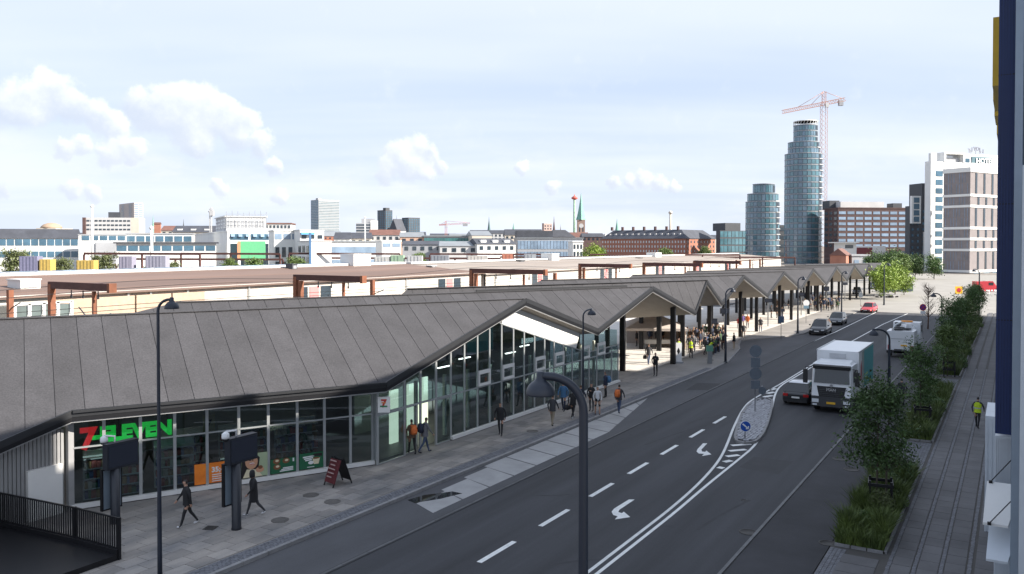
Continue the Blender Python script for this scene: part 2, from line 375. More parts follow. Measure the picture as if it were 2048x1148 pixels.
# painted markings
def ribbon(pts, wd, z=.005):
    mb = MB(); P = [Vector(p).to_2d() for p in pts]; vs = []
    for i, p in enumerate(P):
        d = (P[min(i+1, len(P)-1)]-P[max(i-1, 0)]).normalized(); nn = Vector((-d.y, d.x))*wd/2
        vs += [(*(p+nn), z), (*(p-nn), z)]
    return mb.add(vs, [(2*i+1, 2*i+3, 2*i+2, 2*i) for i in range(len(P)-1)])
def smooth(pts, k=3):
    for _ in range(k): pts = [pts[0]]+[q for a, b in zip(pts[:-1], pts[1:]) for q in ((a*3+b)/4, (a+b*3)/4)]+[pts[-1]]
    return pts
me_d = MB().add([(-.1, -1.12, 0), (.1, -1.12, 0), (.1, 1.12, 0), (-.1, 1.12, 0)], [(0, 1, 2, 3)]).mesh('lane_dash', m_paint)
for px, py in ((998, 1104), (1113, 1036), (1206, 980), (1281, 937), (1343, 900), (1396, 867), (1441, 840)):
    g = G(px, py); mobj('lane_dash', me_d, road, (-14.9, g.y, .005))
mobj('lane_dash', me_d, road, (-14.9, G(998, 1104).y-4.0, .005))
LP = [(1175, 1142), (1273, 1067), (1336, 1020), (1390, 975), (1425, 938), (1443, 913), (1455, 887), (1468, 852), (1486, 817), (1503, 799), (1558, 770)]
RP = [(1184, 1147), (1281, 1071), (1343, 1022), (1410, 973), (1476, 920), (1511, 891), (1531, 856), (1543, 821), (1550, 786), (1562, 770)]
for k, Q in ((0, LP), (1, RP)):
    pts = [G(*q) for q in Q]; a = -11.5+k*.30
    pts[0] = Vector((a, pts[0].y, 0)); pts = [Vector((a, 8, 0))]+pts; pts[2].x = a; pts[3].x = a
    e = pts[-1]; ends = [Vector((-14.95+k*.28, e.y+5, 0)), Vector((-15.05+k*.28, 92, 0))]
    ribbon(smooth(pts+ends), .13).obj('centre_line', m_paint, road)
ribbon([Vector((-15.0, 92, 0)), Vector((-14.7, 118, 0)), Vector((-13.8, 138, 0))], .15).obj('centre_line', m_paint, road)
ribbon([G(1604, 692), Vector((-18.25, 104, 0)), Vector((-18.25, 138, 0))], .14).obj('edge_line', m_paint, road)
for y, a, b in ((891, 1463, 1501), (902, 1458, 1492), (913, 1453, 1478), (924, 1448, 1463), (937, 1438, 1445), (794, 1527, 1546), (787, 1534, 1549), (780, 1540, 1551)):
    p, q = G(a, y), G(b, y-3); ribbon([p, q], .30 if y > 850 else .35).obj('hatch_stripe', m_paint, road)
for P in ([(660, 766), (690, 766), (612, 818), (606, 830), (625, 836), (634, 828), (667, 856), (588, 868), (603, 852), (580, 845), (572, 828), (585, 812)],
          [(1040, 478), (1062, 478), (1032, 510), (1035, 520), (1052, 522), (1057, 515), (1083, 535), (1035, 543), (1045, 532), (1018, 530), (1007, 520), (1012, 508)]):
    vs = [G(1000+x/2.562, 700+y/2.562, .005) for x, y in P]
    MB().add(vs, [tuple(range(len(vs)))[::-1]]).obj('turn_arrow', m_paint, road)
for P in ([(1300, 548), (1505, 570), (1425, 638), (1225, 600)], [(950, 205), (1010, 168), (1130, 172), (1080, 205)]):
    vs = [G(1000+x/2.562, 700+y/2.562, .004) for x, y in P]; MB().add(vs, [(3, 2, 1, 0)]).obj('asphalt_patch', m_patch, road)
def manhole(px, py, r, z, par):
    g = G(px, py, z); mb = MB().lathe([(r, 0), (r, .012), (r*.86, .013), (r*.84, .006), (0, .006)], (g.x, g.y, z-.004), 20); mb.obj('manhole_cover', m_iron if par != pav else mat('iron_dusty', (.13, .12, .11), .8, .2, var=.2, scale=8), par)
cyc = bpy.data.objects['cycle_track']
manhole(1680, 918, .36, .062, cyc); manhole(1703, 939, .36, .062, cyc); manhole(1655, 1086, .3, .062, cyc); manhole(1497, 1064, .34, .004, road); manhole(1487, 1000, .12, .004, road)
for px, py in ((622, 990), (665, 1003), (1065, 862), (1420, 720), (560, 1040)): manhole(px, py, .33, .122, pav)
g = G(421, 1056, .12); MB().box((g.x, g.y, .123), (.42, .42, .02), R(23)).obj('drain_grate', m_iron, pav)
lane = bpy.data.objects['bus_lane']
for i in range(13):  # sunlight off the glass front, painted as pale slanted panels on the lane
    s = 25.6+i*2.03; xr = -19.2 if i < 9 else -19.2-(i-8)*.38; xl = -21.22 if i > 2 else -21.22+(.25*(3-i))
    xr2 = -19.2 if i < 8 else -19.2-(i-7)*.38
    MB().prism([(xl, s+.6), (xr, s), (xr2, s+1.93), (xl, s+2.53)], -.02, .004).obj('reflected_sun_panel', m_sunref, lane)
MB().prism([tuple(G(x, y).to_2d()) for x, y in ((815, 1000), (850, 990), (905, 983), (925, 987), (880, 998), (830, 1006))], -.01, .006).obj('puddle', mat('puddle_water', (.02, .02, .022), .03, var=0), lane)
# traffic island
isl_px = [(1470, 872), (1476, 848), (1484, 826), (1495, 811), (1507, 801), (1522, 796), (1535, 795), (1544, 800), (1543, 815), (1540, 829), (1534, 848), (1527, 864), (1518, 876), (1509, 882), (1490, 884), (1474, 881)]
ip = [G(*q, .12).to_2d() for q in isl_px]; ic = sum(ip, Vector((0, 0)))/len(ip)
isl = structure('traffic_island', MB().prism([tuple(ic+(p-ic)*.93) for p in ip], -.02, .10), m_joint)
for a, b in zip(ip, ip[1:]+ip[:1]):
    mb = MB(); mb.beam((*(a+(b-a)*.01), .05), (*(a+(b-a)*.99), .05), .14, .17); mb.obj('kerb_stone', m_kerb, isl)
sb = MB()
from mathutils.geometry import intersect_point_line
def inside(p, poly):
    c = False
    for a, b in zip(poly, poly[1:]+poly[:1]):
        if (a[1] > p[1]) != (b[1] > p[1]) and p[0] < (b[0]-a[0])*(p[1]-a[1])/(b[1]-a[1])+a[0]: c = not c
    return c
x0, x1 = min(p.x for p in ip), max(p.x for p in ip); y0, y1 = min(p.y for p in ip), max(p.y for p in ip)
inn = [ic+(p-ic)*.93 for p in ip]
for i in range(int((x1-x0)/.17)):
    for j in range(int((y1-y0)/.17)):
        p = (x0+i*.17+rnd.uniform(-.03, .03), y0+j*.17+rnd.uniform(-.03, .03))
        if inside(p, inn): sb.box((*p, .105), (.14, .14, .05+rnd.uniform(-.015, .03)), rnd.uniform(-.6, .6))
sb.obj('cobbles', mat('cobble_pale', (.34, .34, .36), .75, var=.3, scale=5, fine=.2, bscale=30), isl, kind='stuff')

for P in ([(1066, 990), (1100, 992), (1140, 989)], [(1315, 1055), (1335, 1051), (1350, 1056)], [(1375, 848), (1400, 838), (1450, 830)], [(1100, 1130), (1150, 1122), (1210, 1118)], [(1180, 905), (1260, 870), (1330, 845)], [(1290, 890), (1350, 868), (1420, 848)], [(1395, 1060), (1440, 1030), (1500, 1000)]):
    ribbon(smooth([G(*q) for q in P]), .13, .0035).obj('tyre_mark', mat('tyre_rubber', (.032, .032, .036), .8, var=.3, scale=2), road)
# ================================================================ bus terminal with folded roof
m_roof = mat('roof_felt', (.051, .050, .055), .9, var=.16, scale=.7, fine=.22, bscale=16, detail=8)
m_under = mat('roof_underlay', (.05, .05, .052), .9, var=.1)
m_soff = mat('soffit_board', (.36, .32, .27), .75, var=.1, scale=1.5, stretch=(1, .1, 1))
m_fasc = mat('fascia_dark', (.020, .021, .024), .5, 0, var=.1)
m_trim = mat('trim_grey', (.45, .45, .45), .4, .5, var=.08)
m_alu = mat('aluminium', (.52, .54, .54), .35, .6, var=.06)
m_white = mat('white_panel', (.78, .77, .74), .6, var=.04, scale=1)
m_black = mat('black_steel', (.010, .010, .012), .45, .2, var=.1)
m_glass = glass('window_glass', (.60, .68, .71), .9, base=.05)
m_clad = mat('ribbed_cladding', (.36, .36, .36), .5, .4, var=.06)
XF = -24.75
DR = Vector((math.sin(R(28)), math.cos(R(28))))
def xb(s):
    for (a, x0), (b, x1) in zip(((-40, -51), (30, -41.6), (49, -39), (65, -36.8), (83, -36.1)), ((30, -41.6), (49, -39), (65, -36.8), (83, -36.1), (400, -36))):
        if s <= b: return x0+(x1-x0)*(s-a)/(b-a)
    return -36
def FP(px, py, x=XF): return PX(px, py, x)
pk = [FP(*q) for q in ((1050, 597), (1305, 573), (1413, 560), (1487, 550), (1568, 543), (1627, 537), (1673.5, 533), (1709, 530), (1738, 528), (1763, 525.5))]
vl = [FP(*q) for q in ((770, 765), (1195, 658), (1390, 622), (1443, 604), (1534.5, 588.5), (1602, 575), (1653, 566.5), (1694, 559), (1728, 555), (1753, 549.5))]
vl.append(Vector((XF, pk[-1].y+9, 4.4)))
term = thing('bus_terminal', 'long bus terminal with zigzag grey folded roof and glass front', 'terminal', (-30, 60, 0)); term.location = (0, 0, 0)
SLOPES = []
def plane(a, b):                                     # plane through level lines along DR at a and b
    nrm = Vector((DR.y, -DR.x)); ta, tb = nrm.dot(a.to_2d()), nrm.dot(b.to_2d())
    return lambda x, y: a.z+(b.z-a.z)*((nrm.x*x+nrm.y*y)-ta)/(tb-ta)
def back(p):
    x, s = p.x, p.y
    for _ in range(12): t = (p.x-xb(s))/DR.x; s = p.y-t*DR.y
    return (p.x-t*DR.x, s)
def slope(a, b, poly, strips, name='roof_slope'):
    zf = plane(a, b); SLOPES.append((poly, zf)); T = .30
    sl = MB().prism(poly, lambda x, y: zf(x, y)-T, lambda x, y: zf(x, y)-.025, 0, 0, 1).obj(name, [m_under, m_soff], term)
    if strips:
        ps = [DR.dot(Vector(p)) for p in poly]; t0, t1 = min(ps), max(ps); nrm = Vector((DR.y, -DR.x)); k = 0; t = math.floor(t0/strips)*strips
        while t < t1:
            A = DR*t; B = DR*(t+strips-.022)
            reg = [tuple(A-nrm*200), tuple(A+nrm*200), tuple(B+nrm*200), tuple(B-nrm*200)]
            q = clip(reg, poly) if len(poly) == 4 else clip(reg, poly)
            # drop tiny slivers
            if len(q) > 2: 
                h = rnd.uniform(0, .006)
                MB().prism(q, lambda x, y: zf(x, y)-.02, lambda x, y: zf(x, y)+.004+h).obj('roof_sheet', m_roof, sl)
            t += strips
    else:
        MB().prism(poly, lambda x, y: zf(x, y)-.02, lambda x, y: zf(x, y)+.004).obj('roof_sheet', m_roof, sl)
    return sl
W0, W1 = Vector((-31.2, 18.4)), Vector((-25.65, 29.5))
# fold 1, near slope: eave over the shop, cut back beside the road at the far left
v0 = vl[0]; pE = Vector((v0.x, v0.y))-DR*0; E = Vector((v0.x, v0.y))-DR*((v0.x+30.75)/DR.x)
b1 = back(pk[0]); far1 = (pk[0].x-DR.x*46, pk[0].y-DR.y*46)
lowL = E.y-9
slope(pk[0], v0, [(pk[0].x, pk[0].y), (v0.x, v0.y), (E.x, E.y), b1], 1.0)
zf1 = plane(pk[0], v0)
# the piece left of the eave end runs down past the eave line
q0 = (E.x, E.y); q1 = (E.x, lowL); q2 = (b1[0]-.01, b1[1]-4)
slope(pk[0], v0, [q0, q1, q2, b1], 1.0)
strip = [1.05, 1.05, 1.3, 0, 0, 0, 0, 0, 0]
for i in range(10):
    a, b = pk[i], vl[i+1]
    slope(a, b, [(a.x, a.y), (b.x, b.y), back(b), back(a)], 0)
    if i < 9:
        a, b = pk[i+1], vl[i+1]
        slope(a, b, [(b.x, b.y), (a.x, a.y), back(a), back(b)], strip[i])
def roofz(x, s):
    for poly, zf in SLOPES:
        if inside((x, s), poly): return zf(x, s)-.30
    return 4.0
def cap(a, b, name='ridge_cap'): MB().beam(a, b, .30, .05).obj(name, m_roof, term)
for p in pk[:9]:
    q = back(p); cap((p.x, p.y, p.z+.01), (q[0], q[1], p.z+.01))
p = pk[1]; q = Vector(back(p)); MB().beam((p.x-2.6*DR.x*1.0, p.y-2.6*DR.y, p.z+.10), (p.x-16*DR.x, p.y-16*DR.y, p.z+.10), .12, .16).obj('ridge_vent', m_fasc, term)
# fascias along the front edge
def fascia(a, b, n='fascia'):
    a, b = Vector(a), Vector(b); d = (b-a).normalized(); out = Vector((d.y, -d.x, 0)).normalized()
    if out.x < 0: out = -out
    zz = Vector((0, 0, 1))
    f = MB().beam(a+out*.05-zz*.10, b+out*.05-zz*.10, .09, .26).obj(n, m_fasc, term)
    MB().beam(a+out*.0-zz*.30, b+out*.0-zz*.30, .16, .20).obj('lower_fascia', m_black, f)
    MB().beam(a-out*.02-zz*.425, b-out*.02-zz*.425, .12, .07).obj('edge_trim', m_trim, f)
fascia((q0[0], q0[1], zf1(*q0)), (q1[0], q1[1], zf1(*q1)))
fascia((E.x, E.y, v0.z), v0)
for i in range(10):
    fascia(vl[i], pk[i]); fascia(pk[i], vl[i+1])
gut = MB().beam((E.x+.12, E.y, v0.z-.02), (v0.x+.12, v0.y, v0.z-.02), .14, .1).obj('gutter', m_fasc, term)

# ---- glass front
def glazing(p0, p1, us, top, trans, name='window'):
    """bays between distances us along p0->p1; top(u) gives the head height, trans the transom height"""
    p0, p1 = Vector(p0), Vector(p1); d = (p1-p0).normalized(); nrm = Vector((d.y, -d.x))
    at = lambda u, z, o=0: Vector((p0.x+d.x*u+nrm.x*o, p0.y+d.y*u+nrm.y*o, z))
    for u in us: MB().beam(at(u, .30), at(u, top(u)), .06, .12, up=(d.x, d.y, 0)).obj('mullion', m_alu, term)
    for ua, ub in zip(us[:-1], us[1:]):
        for z0, z1a, z1b in (((.34, trans-.03, trans-.03), (trans+.03, top(ua), top(ub)))):
            vs = [at(ua+.03, z0), at(ub-.03, z0), at(ub-.03, z1b), at(ua+.03, z1a)]
            vs += [v-Vector((nrm.x, nrm.y, 0))*.02 for v in vs]
            MB().add(vs, [(0, 1, 2, 3), (7, 6, 5, 4), (0, 4, 5, 1), (1, 5, 6, 2), (2, 6, 7, 3), (3, 7, 4, 0)]).obj('pane', m_glass, term)
        MB().beam(at(ua+.03, trans, .0), at(ub-.03, trans, .0), .10, .06).obj('transom', m_alu, term)
        if abs(top(ua)-top(ub)) > .01 or True: MB().beam(at(ua+.03, top(ua)+.03), at(ub-.03, top(ub)+.03), .09, .06).obj('head_rail', m_alu, term)
    MB().beam(at(us[0]-.05, .22, .06), at(us[-1]+.05, .22, .06), .22, .16).obj('sill', m_white, term)
    MB().beam(at(us[0]-.05, .115, .0), at(us[-1]+.05, .115, .0), .2, .06).obj('plinth', m_joint, term)
    return at
ZT = 2.5
d7 = (W1-W0).normalized(); n7 = (d7.y, -d7.x)
us7 = [(PV(px, 960, W0, n7).to_2d()-W0).dot(d7) for px in (145, 208.6, 281.6, 350, 414.5, 478, 537, 594.7, 649, 701, 751)]
L7 = (W1-W0).length; us7.append(L7)
at7 = glazing(W0, W1, us7, lambda u: 3.50, ZT)
MB().beam(at7(-.1, 3.72, -.02), at7(L7+.1, 3.72, -.02), .14, .30).obj('header', m_black, term)
XG = -25.35
A2 = Vector((XG, W1.y)); us2 = [0]+[PX(px, 800, XG).y-W1.y for px in (808.7, 840.7, 871.8, 901.4, 928.6, 954.7, 979, 1003, 1026.6, 1048, 1068.7, 1088.8, 1107.8, 1126.4, 1144, 1163, 1177.6, 1193, 1208.5, 1222.7, 1236)]
gA = PX(1003.5, 649.6, XG); gB = PX(1152, 698.5, XG)
def top2(u):
    s = W1.y+u; z = roofz(XG, s)-.06
    if s > gA.y-.1:
        zl = gA.z+(gB.z-gA.z)*(s-gA.y)/(gB.y-gA.y); z = min(z, max(zl, 2.9))
    return z
B2 = Vector((XG, W1.y+us2[-1]))
door = us2[1:4]
# ordinary bays (the entrance is bays 2-3)
at2 = glazing(A2, B2, us2[4:], top2, ZT)
for ua, ub in zip(us2[:4], us2[1:5]):
    t0, t1 = top2(ua), top2(ub)
    vs = [at2(ua+.03, ZT+.03), at2(ub-.03, ZT+.03), at2(ub-.03, t1), at2(ua+.03, t0)]; vs += [v-Vector((.02, 0, 0)) for v in vs]
    MB().add(vs, [(0, 1, 2, 3), (7, 6, 5, 4), (0, 4, 5, 1), (1, 5, 6, 2), (2, 6, 7, 3), (3, 7, 4, 0)]).obj('pane', m_glass, term)
    MB().beam(at2(ua+.03, ZT), at2(ub-.03, ZT), .10, .08).obj('transom', m_alu, term)
for u in us2[:4]: MB().beam(at2(u, .12), at2(u, top2(u)), .07, .14, up=(0, 1, 0)).obj('mullion', m_alu, term)
for ua, ub, o in ((us2[0], us2[1], 0), (us2[1]+.05, us2[1]+1.1, -.12), (us2[3], us2[4], 0)):
    dl = MB().beam(at2(ua+.05, .14, o), at2(ub-.05, .14, o), .05, .06); dl.beam(at2(ua+.05, ZT-.08, o), at2(ub-.05, ZT-.08, o), .05, .06)
    for u in (ua+.05, ub-.05): dl.beam(at2(u, .14, o), at2(u, ZT-.08, o), .05, .05)
    dd = dl.obj('door', m_alu, term)
    MB().bx(XG+o-.01, XG+o+.01, W1.y+ua+.08, W1.y+ub-.08, .18, ZT-.1).obj('door_pane', m_glass, dd)
# gable wall above the glass
gp = []
ss = [gA.y, (gA.y+pk[0].y)/2, pk[0].y, (pk[0].y*2+gB.y)/3, (pk[0].y+2*gB.y)/3, gB.y, gB.y+.5]
lo = [(s, gA.z+(gB.z-gA.z)*(s-gA.y)/(gB.y-gA.y)+.07) for s in (gA.y, gB.y)]
up = [(s, roofz(XG, s)-.01) for s in ss[::-1] if s >= gA.y]
up = [q for q in up if q[1] > gA.z+(gB.z-gA.z)*(q[0]-gA.y)/(gB.y-gA.y)+.08]
pts = lo+up; vs = [(XG+.02, s, z) for s, z in pts]+[(XG-.12, s, z) for s, z in pts]; n = len(pts)
MB().add(vs, [tuple(range(n)), tuple(range(2*n-1, n-1, -1))]+[(i, i+n, (i+1) % n+n, (i+1) % n) for i in range(n)]).obj('gable_panel', m_white, term)
for a, b in ((6, 7), (8, 9), (11, 12), (13, 14), (16, 17), (18, 19)):   # small white opening lights
    ua, ub = us2[a], us2[b]; z0, z1 = ZT+.06, ZT+.92
    f = MB()
    for z in (z0+.07, z1-.10): f.beam(at2(ua+.04, z, .06), at2(ub-.04, z, .06), .09, .14 if z < 3 else .2)
    for u in (ua+.08, ub-.08): f.beam(at2(u, z0, .06), at2(u, z1, .06), .09, .10, up=(1, 0, 0))
    f.obj('vent_window', m_white, term)
# corner post, ribbed end wall, interior shell
MB().beam(at7(-.12, .1), at7(-.12, 3.6), .22, .18).obj('corner_post', m_trim, term)
cw = MB(); x = W0.x-.15
s = W0.y-.35
while s > W0.y-12:
    z1 = min(3.5, roofz(x+.3, s)-.12 if inside((x+.3, s), SLOPES[1][0]) else 3.3)
    if z1 > .5: cw.bx(x-.1, x+(.05 if int(s*100) % 2 else .05), s-.075, s+.035, .1, z1)
    cw.bx(x-.1, x, s-.15, s-.075, .1, max(z1, .6)); s -= .15
cw.obj('ribbed_wall', m_clad, term)
MB().box((x+.08, W0.y-1.1, 1.05), (.22, 1.3, 1.9)).obj('wall_cabinet', m_white, term)
m_int = mat('interior_wall', (.30, .31, .28), .8, var=.2, scale=.6); m_floor = mat('interior_floor', (.12, .115, .11), .5, var=.1)
ip7 = [tuple(at7(.05, 0, -.12).to_2d()), tuple(at7(L7-.1, 0, -.12).to_2d()), (XG-.12, B2.y), (XG-8.5, B2.y), tuple((W0-Vector(n7)*8).to_tuple())]
MB().prism(ip7, .06, .125).obj('floor', m_floor, term)
bk = [(XG-8.5, B2.y), (XG-8.5, 34), tuple((W0-Vector(n7)*8).to_tuple())]
MB().bx(XG-5.2, XG-5.05, 33.5, 55.5, .12, 3.2).obj('inner_wall', mat('inner_wall', (.26, .27, .25), .8, var=.2, scale=.4), term)
for a, b in zip(bk[:-1], bk[1:]): MB().beam((*a, 1.8), (*b, 1.8), .15, 3.3).obj('back_wall', m_int, term)
MB().beam((XG-.12, B2.y+.02, 2.1), (XG-8.5, B2.y+.02, 2.1), .08, 3.9).obj('end_pane', glass('end_glass', (.7, .8, .8), .9), term)
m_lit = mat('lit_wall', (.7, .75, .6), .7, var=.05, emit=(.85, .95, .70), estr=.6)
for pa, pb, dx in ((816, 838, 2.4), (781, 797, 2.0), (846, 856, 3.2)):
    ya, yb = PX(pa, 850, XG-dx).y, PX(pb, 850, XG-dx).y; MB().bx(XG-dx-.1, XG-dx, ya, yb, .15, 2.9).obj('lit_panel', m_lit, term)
m_tube = mat('light_tube', (.9, .9, .85), .5, var=0, emit=(1, .95, .82), estr=4)
for i in range(7): MB().box((XG-3.0-1.1*(i % 2), 31.5+i*3.7, 3.3), (.10, 1.2, .05)).obj('light_strip', m_tube, term)
for i in range(4):
    p = at7(1.6+i*2.9, 3.2, -2.9); MB().box(p, (.08, .6, .05), -R(26)).obj('light_strip', mat('dim_tube', (.9, .9, .85), .5, var=0, emit=(1, .9, .75), estr=7), term)
for i, s in enumerate((33.5, 36, 38.2, 40.5, 43, 45.2, 47.5, 50, 52.3, 54.5)):
    MB().bx(XG-1.0, XG-.84, s, s+.15, .12, 3.4).obj('inner_post', mat('inner_post', (.7, .72, .58), .6, var=.1), term)
# shop fittings seen through the glass: shelving units full of goods
shop = [mat('goods_%d' % i, c, .6, var=.3, scale=9) for i, c in enumerate(((.35, .08, .06), (.45, .40, .30), (.08, .18, .10), (.30, .18, .06), (.10, .14, .25)))]
m_shelf = mat('shelf_white', (.55, .54, .5), .6, var=.05)
for k, (u, o, wd) in enumerate(((1.5, -1.0, 2.2), (3.9, -1.3, 1.6), (4.6, -3.2, 2.0), (7.2, -3.0, 2.2), (9.6, -2.8, 2.0))):
    c = at7(u, 0, o); t = thing('shop_shelf', ['tall shop shelf of drinks behind the glass below the green lettering', 'narrow shelf of goods beside the second shop window', 'shelf of goods deep inside behind the orange poster', 'shelf of goods deep inside behind the portrait poster', 'shelf of goods deep inside behind the green posters'][k], 'shelf', (c.x, c.y, .125), -math.atan2(d7.x, d7.y)+R(90))
    f = MB().bx(-wd/2, wd/2, -.03, .03, 0, 2.0)
    for z in (.1, .5, .9, 1.3, 1.7): f.bx(-wd/2, wd/2, -.4, -.03, z, z+.04)
    f.obj('frame', m_shelf, t)
    for z in (.14, .54, .94, 1.34):
        xx = -wd/2+.05
        while xx < wd/2-.15:
            ww = rnd.uniform(.08, .2); MB().bx(xx, xx+ww-.015, -.36, -.1, z, z+rnd.uniform(.18, .33)).obj('goods', rnd.choice(shop), t); xx += ww
# columns
def column(x, s, wd=.42):
    z = roofz(x, s); c = MB().box((x, s, (z+.12)/2), (wd, wd*.7, z-.10)).obj('column', m_black, term)
for px, py in ((1245, 742), (1318, 702), (1346, 728)): g = G(px, py, .1); column(g.x, g.y)
for i in range(2, 10):
    for x, k in ((-26.2, 0), (-31.5, 1), (-36.0, 2)):
        for j, s in enumerate((vl[i].y+.8, (vl[i].y+pk[i].y)/2+1.2, (pk[i].y+vl[i+1].y)/2-1)):
            if (k == 0 and j == 1) or (i == 2 and j): continue
            s2 = s-(k*5 if k else 0)
            if s2 > 64 and roofz(x, s2) != 4.0: column(x, s2, .36)
# ================================================================ city behind
def glz(name, c, rough=.12): return mat(name, c, rough, 0, var=.25, scale=.25, spec=.9, world=True)
w_dark = glz('pane_dark', (.03, .045, .06)); w_blue = glz('pane_blue', (.06, .13, .19)); w_teal = glz('pane_teal', (.09, .185, .225), .08); w_sky = glz('pane_sky', (.22, .30, .40), .1)
b_white = mat('render_white', (.72, .72, .70), .8, var=.06, scale=.2); b_cream = mat('render_cream', (.55, .50, .43), .8, var=.08, scale=.2)
b_grey = mat('concrete_grey', (.34, .35, .37), .8, var=.1, scale=.2); b_pale = mat('stone_pale', (.52, .52, .52), .8, var=.08, scale=.2)
b_red = mat('brick_red', (.36, .16, .11), .85, var=.15, scale=.4); b_brown = mat('brick_brown', (.095, .058, .055), .85, var=.15, scale=.4)
b_tan = mat('brick_grey', (.235, .21, .21), .85, var=.1, scale=.5); b_dark = mat('cladding_dark', (.06, .065, .075), .6, var=.1, scale=.3)
r_dark = mat('slate_roof', (.055, .06, .075), .7, var=.2, scale=.3); r_red = mat('tile_roof', (.16, .08, .065), .8, var=.2, scale=.4); r_grey = mat('zinc_roof', (.26, .28, .30), .5, .3, var=.1, scale=.3)
cop = mat('copper_green', (.16, .33, .27), .7, var=.2, scale=.3); b_metal = mat('steel_grey', (.3, .31, .33), .5, .5, var=.1)
class Blk:
    def __init__(s, xc, yt, Z, xl, xr, yaw, depth=14, z0=0.0):
        yaw = R(yaw); s.pc = PZ(xc, yt, Z); s.h = s.pc.z; s.z0 = z0
        s.dr = RT*math.cos(yaw)+FH*math.sin(yaw); s.dl = FH*math.cos(yaw)-RT*math.sin(yaw)
        def solve(d, x):
            a = (x-1024)/F; p = s.pc-CAM; return (a*p.dot(FH)-p.dot(RT))/(d.dot(RT)-a*d.dot(FH))
        s.wr = solve(s.dr, xr); s.wl = solve(s.dl, xl) if xl < xc-.5 else depth
        s.wl = min(max(s.wl, 3), 120)
    def upx(s, px): a = (px-1024)/F; p = s.pc-CAM; return (a*p.dot(FH)-p.dot(RT))/(s.dr.dot(RT)-a*s.dr.dot(FH))
    def P(s, u, v, z, o=0): 
        p = s.pc+s.dr*u+s.dl*v; return Vector((p.x, p.y, z))
    def foot(s): return [tuple(s.P(u, v, 0).to_2d()) for u, v in ((0, 0), (s.wr, 0), (s.wr, s.wl), (0, s.wl))]
    def body(s, par, m, z1=None, name='wall'): s.par = par; return MB().prism(s.foot(), s.z0-.5, s.h if z1 is None else z1).obj(name, m, par)
    def zy(s, py, face='R'): r = ray(1024, py); return CZ+(s.pc-CAM).dot(FH)*(r.z/r.dot(FH))
    def grid(s, face, cols, rows, z0, z1, fw, fh, m, u0=0.0, u1=1.0, name='window', skip=None, out=.06, v0=None, frm=None):
        W = s.wr if face == 'R' else s.wl; d = s.dr if face == 'R' else s.dl; nr = -s.dl if face == 'R' else -s.dr
        cw = W*(u1-u0)/cols; ch = (z1-z0)/rows; me = MB().box((0, 0, 0), (cw*fw, .16+out, ch*fh)).mesh(name, m)
        mf = MB().box((0, .02, 0), (cw*fw+.3, .14+out, ch*fh+.3)).mesh('window_frame', frm) if frm else None
        for i in range(cols):
            for j in range(rows):
                if skip and skip(i, j): continue
                u = W*u0+cw*(i+.5); p = s.pc+d*u; z = z0+ch*(j+.5)
                o = mobj(name, me, s.par, Vector((p.x, p.y, z))+nr*.02, math.atan2(d.y, d.x))
                if mf: mobj('window_frame', mf, o)
        return s
    def bands(s, face, rows, z0, z1, fh, m, u0=0., u1=1., name='window_band', out=.1):
        return s.grid(face, 1, rows, z0, z1, .97, fh, m, u0, u1, name, out=out)
    def box(s, u0, u1, v0, v1, z0, z1, m, name, par=None): return MB().prism([tuple(s.P(u, v, 0).to_2d()) for u, v in ((u0, v0), (u1, v0), (u1, v1), (u0, v1))], z0, z1).obj(name, m, par or s.par)
    def gable(s, rise, m, ov=.4, name='roof', hip=0.0):
        a, b, c, d = [s.P(u, v, s.h) for u, v in ((-ov, -ov), (s.wr+ov, -ov), (s.wr+ov, s.wl+ov), (-ov, s.wl+ov))]; z = Vector((0, 0, rise)); e, f = s.P(hip, s.wl/2, s.h)+z, s.P(s.wr-hip, s.wl/2, s.h)+z
        return MB().add([a, b, c, d, e, f], [(0, 1, 5, 4), (2, 3, 4, 5), (1, 2, 5), (3, 0, 4), (3, 2, 1, 0)]).obj(name, m, s.par)
    def flat(s, m, ov=.3, t=.5, name='roof'): return MB().prism([tuple(s.P(u, v, 0).to_2d()) for u, v in ((-ov, -ov), (s.wr+ov, -ov), (s.wr+ov, s.wl+ov), (-ov, s.wl+ov))], s.h-.01, s.h+t).obj(name, m, s.par)
def T(name, label, cat, b, group=None): t = thing(name, label, cat, (0, 0, 0), 0, group); b.par = t; return t
def bl(name, label, wallm, *a, cat='building', **k): b = Blk(*a, **k); T(name, label, cat, b); b.body(b.par, wallm); return b

# white office with two window rows and slate roof (far left)
b = bl('office_building', 'long white office with two window rows under a dark slate roof', b_white, -20, 476, 300, -25, 157, 18, depth=12)
b.grid('R', 11, 1, b.zy(492), b.zy(477), .86, .86, w_blue); b.grid('R', 11, 1, b.zy(516), b.zy(502), .86, .86, w_blue)
b.gable(3.4, r_dark, .5)
for i in range(5): b.box(2+i*6.5, 2.7+i*6.5, -.2+2, 2.6, b.h+1, b.h+2, b_white, 'skylight')
b = bl('office_wing', 'white blank-sided office wing beside the slate-roofed office', b_white, 157, 470, 290, 157, 252, 22, depth=16)
b.grid('R', 5, 1, b.zy(481), b.zy(471), .82, .9, w_blue, .05, 1); b.box(5.5, 14, -1.2, 0, 0, b.zy(485), b_grey, 'annex'); b.flat(b_grey, .2, .3)
b = bl('low_office', 'low white two-storey office with black flat roofs and green flag', b_white, 232, 487, 275, 225, 432, 18, depth=12)
b.grid('R', 9, 1, b.zy(503), b.zy(490), .86, .8, w_blue); b.flat(r_dark, .8, .5)
b2 = Blk(252, 468, 300, 252, 385, 18); b2.par = b.par; b2.body(b.par, b_white, name='upper_wall'); b2.grid('R', 7, 1, b2.zy(484), b2.zy(471), .84, .85, w_blue); b2.flat(b_grey, .3, .4)
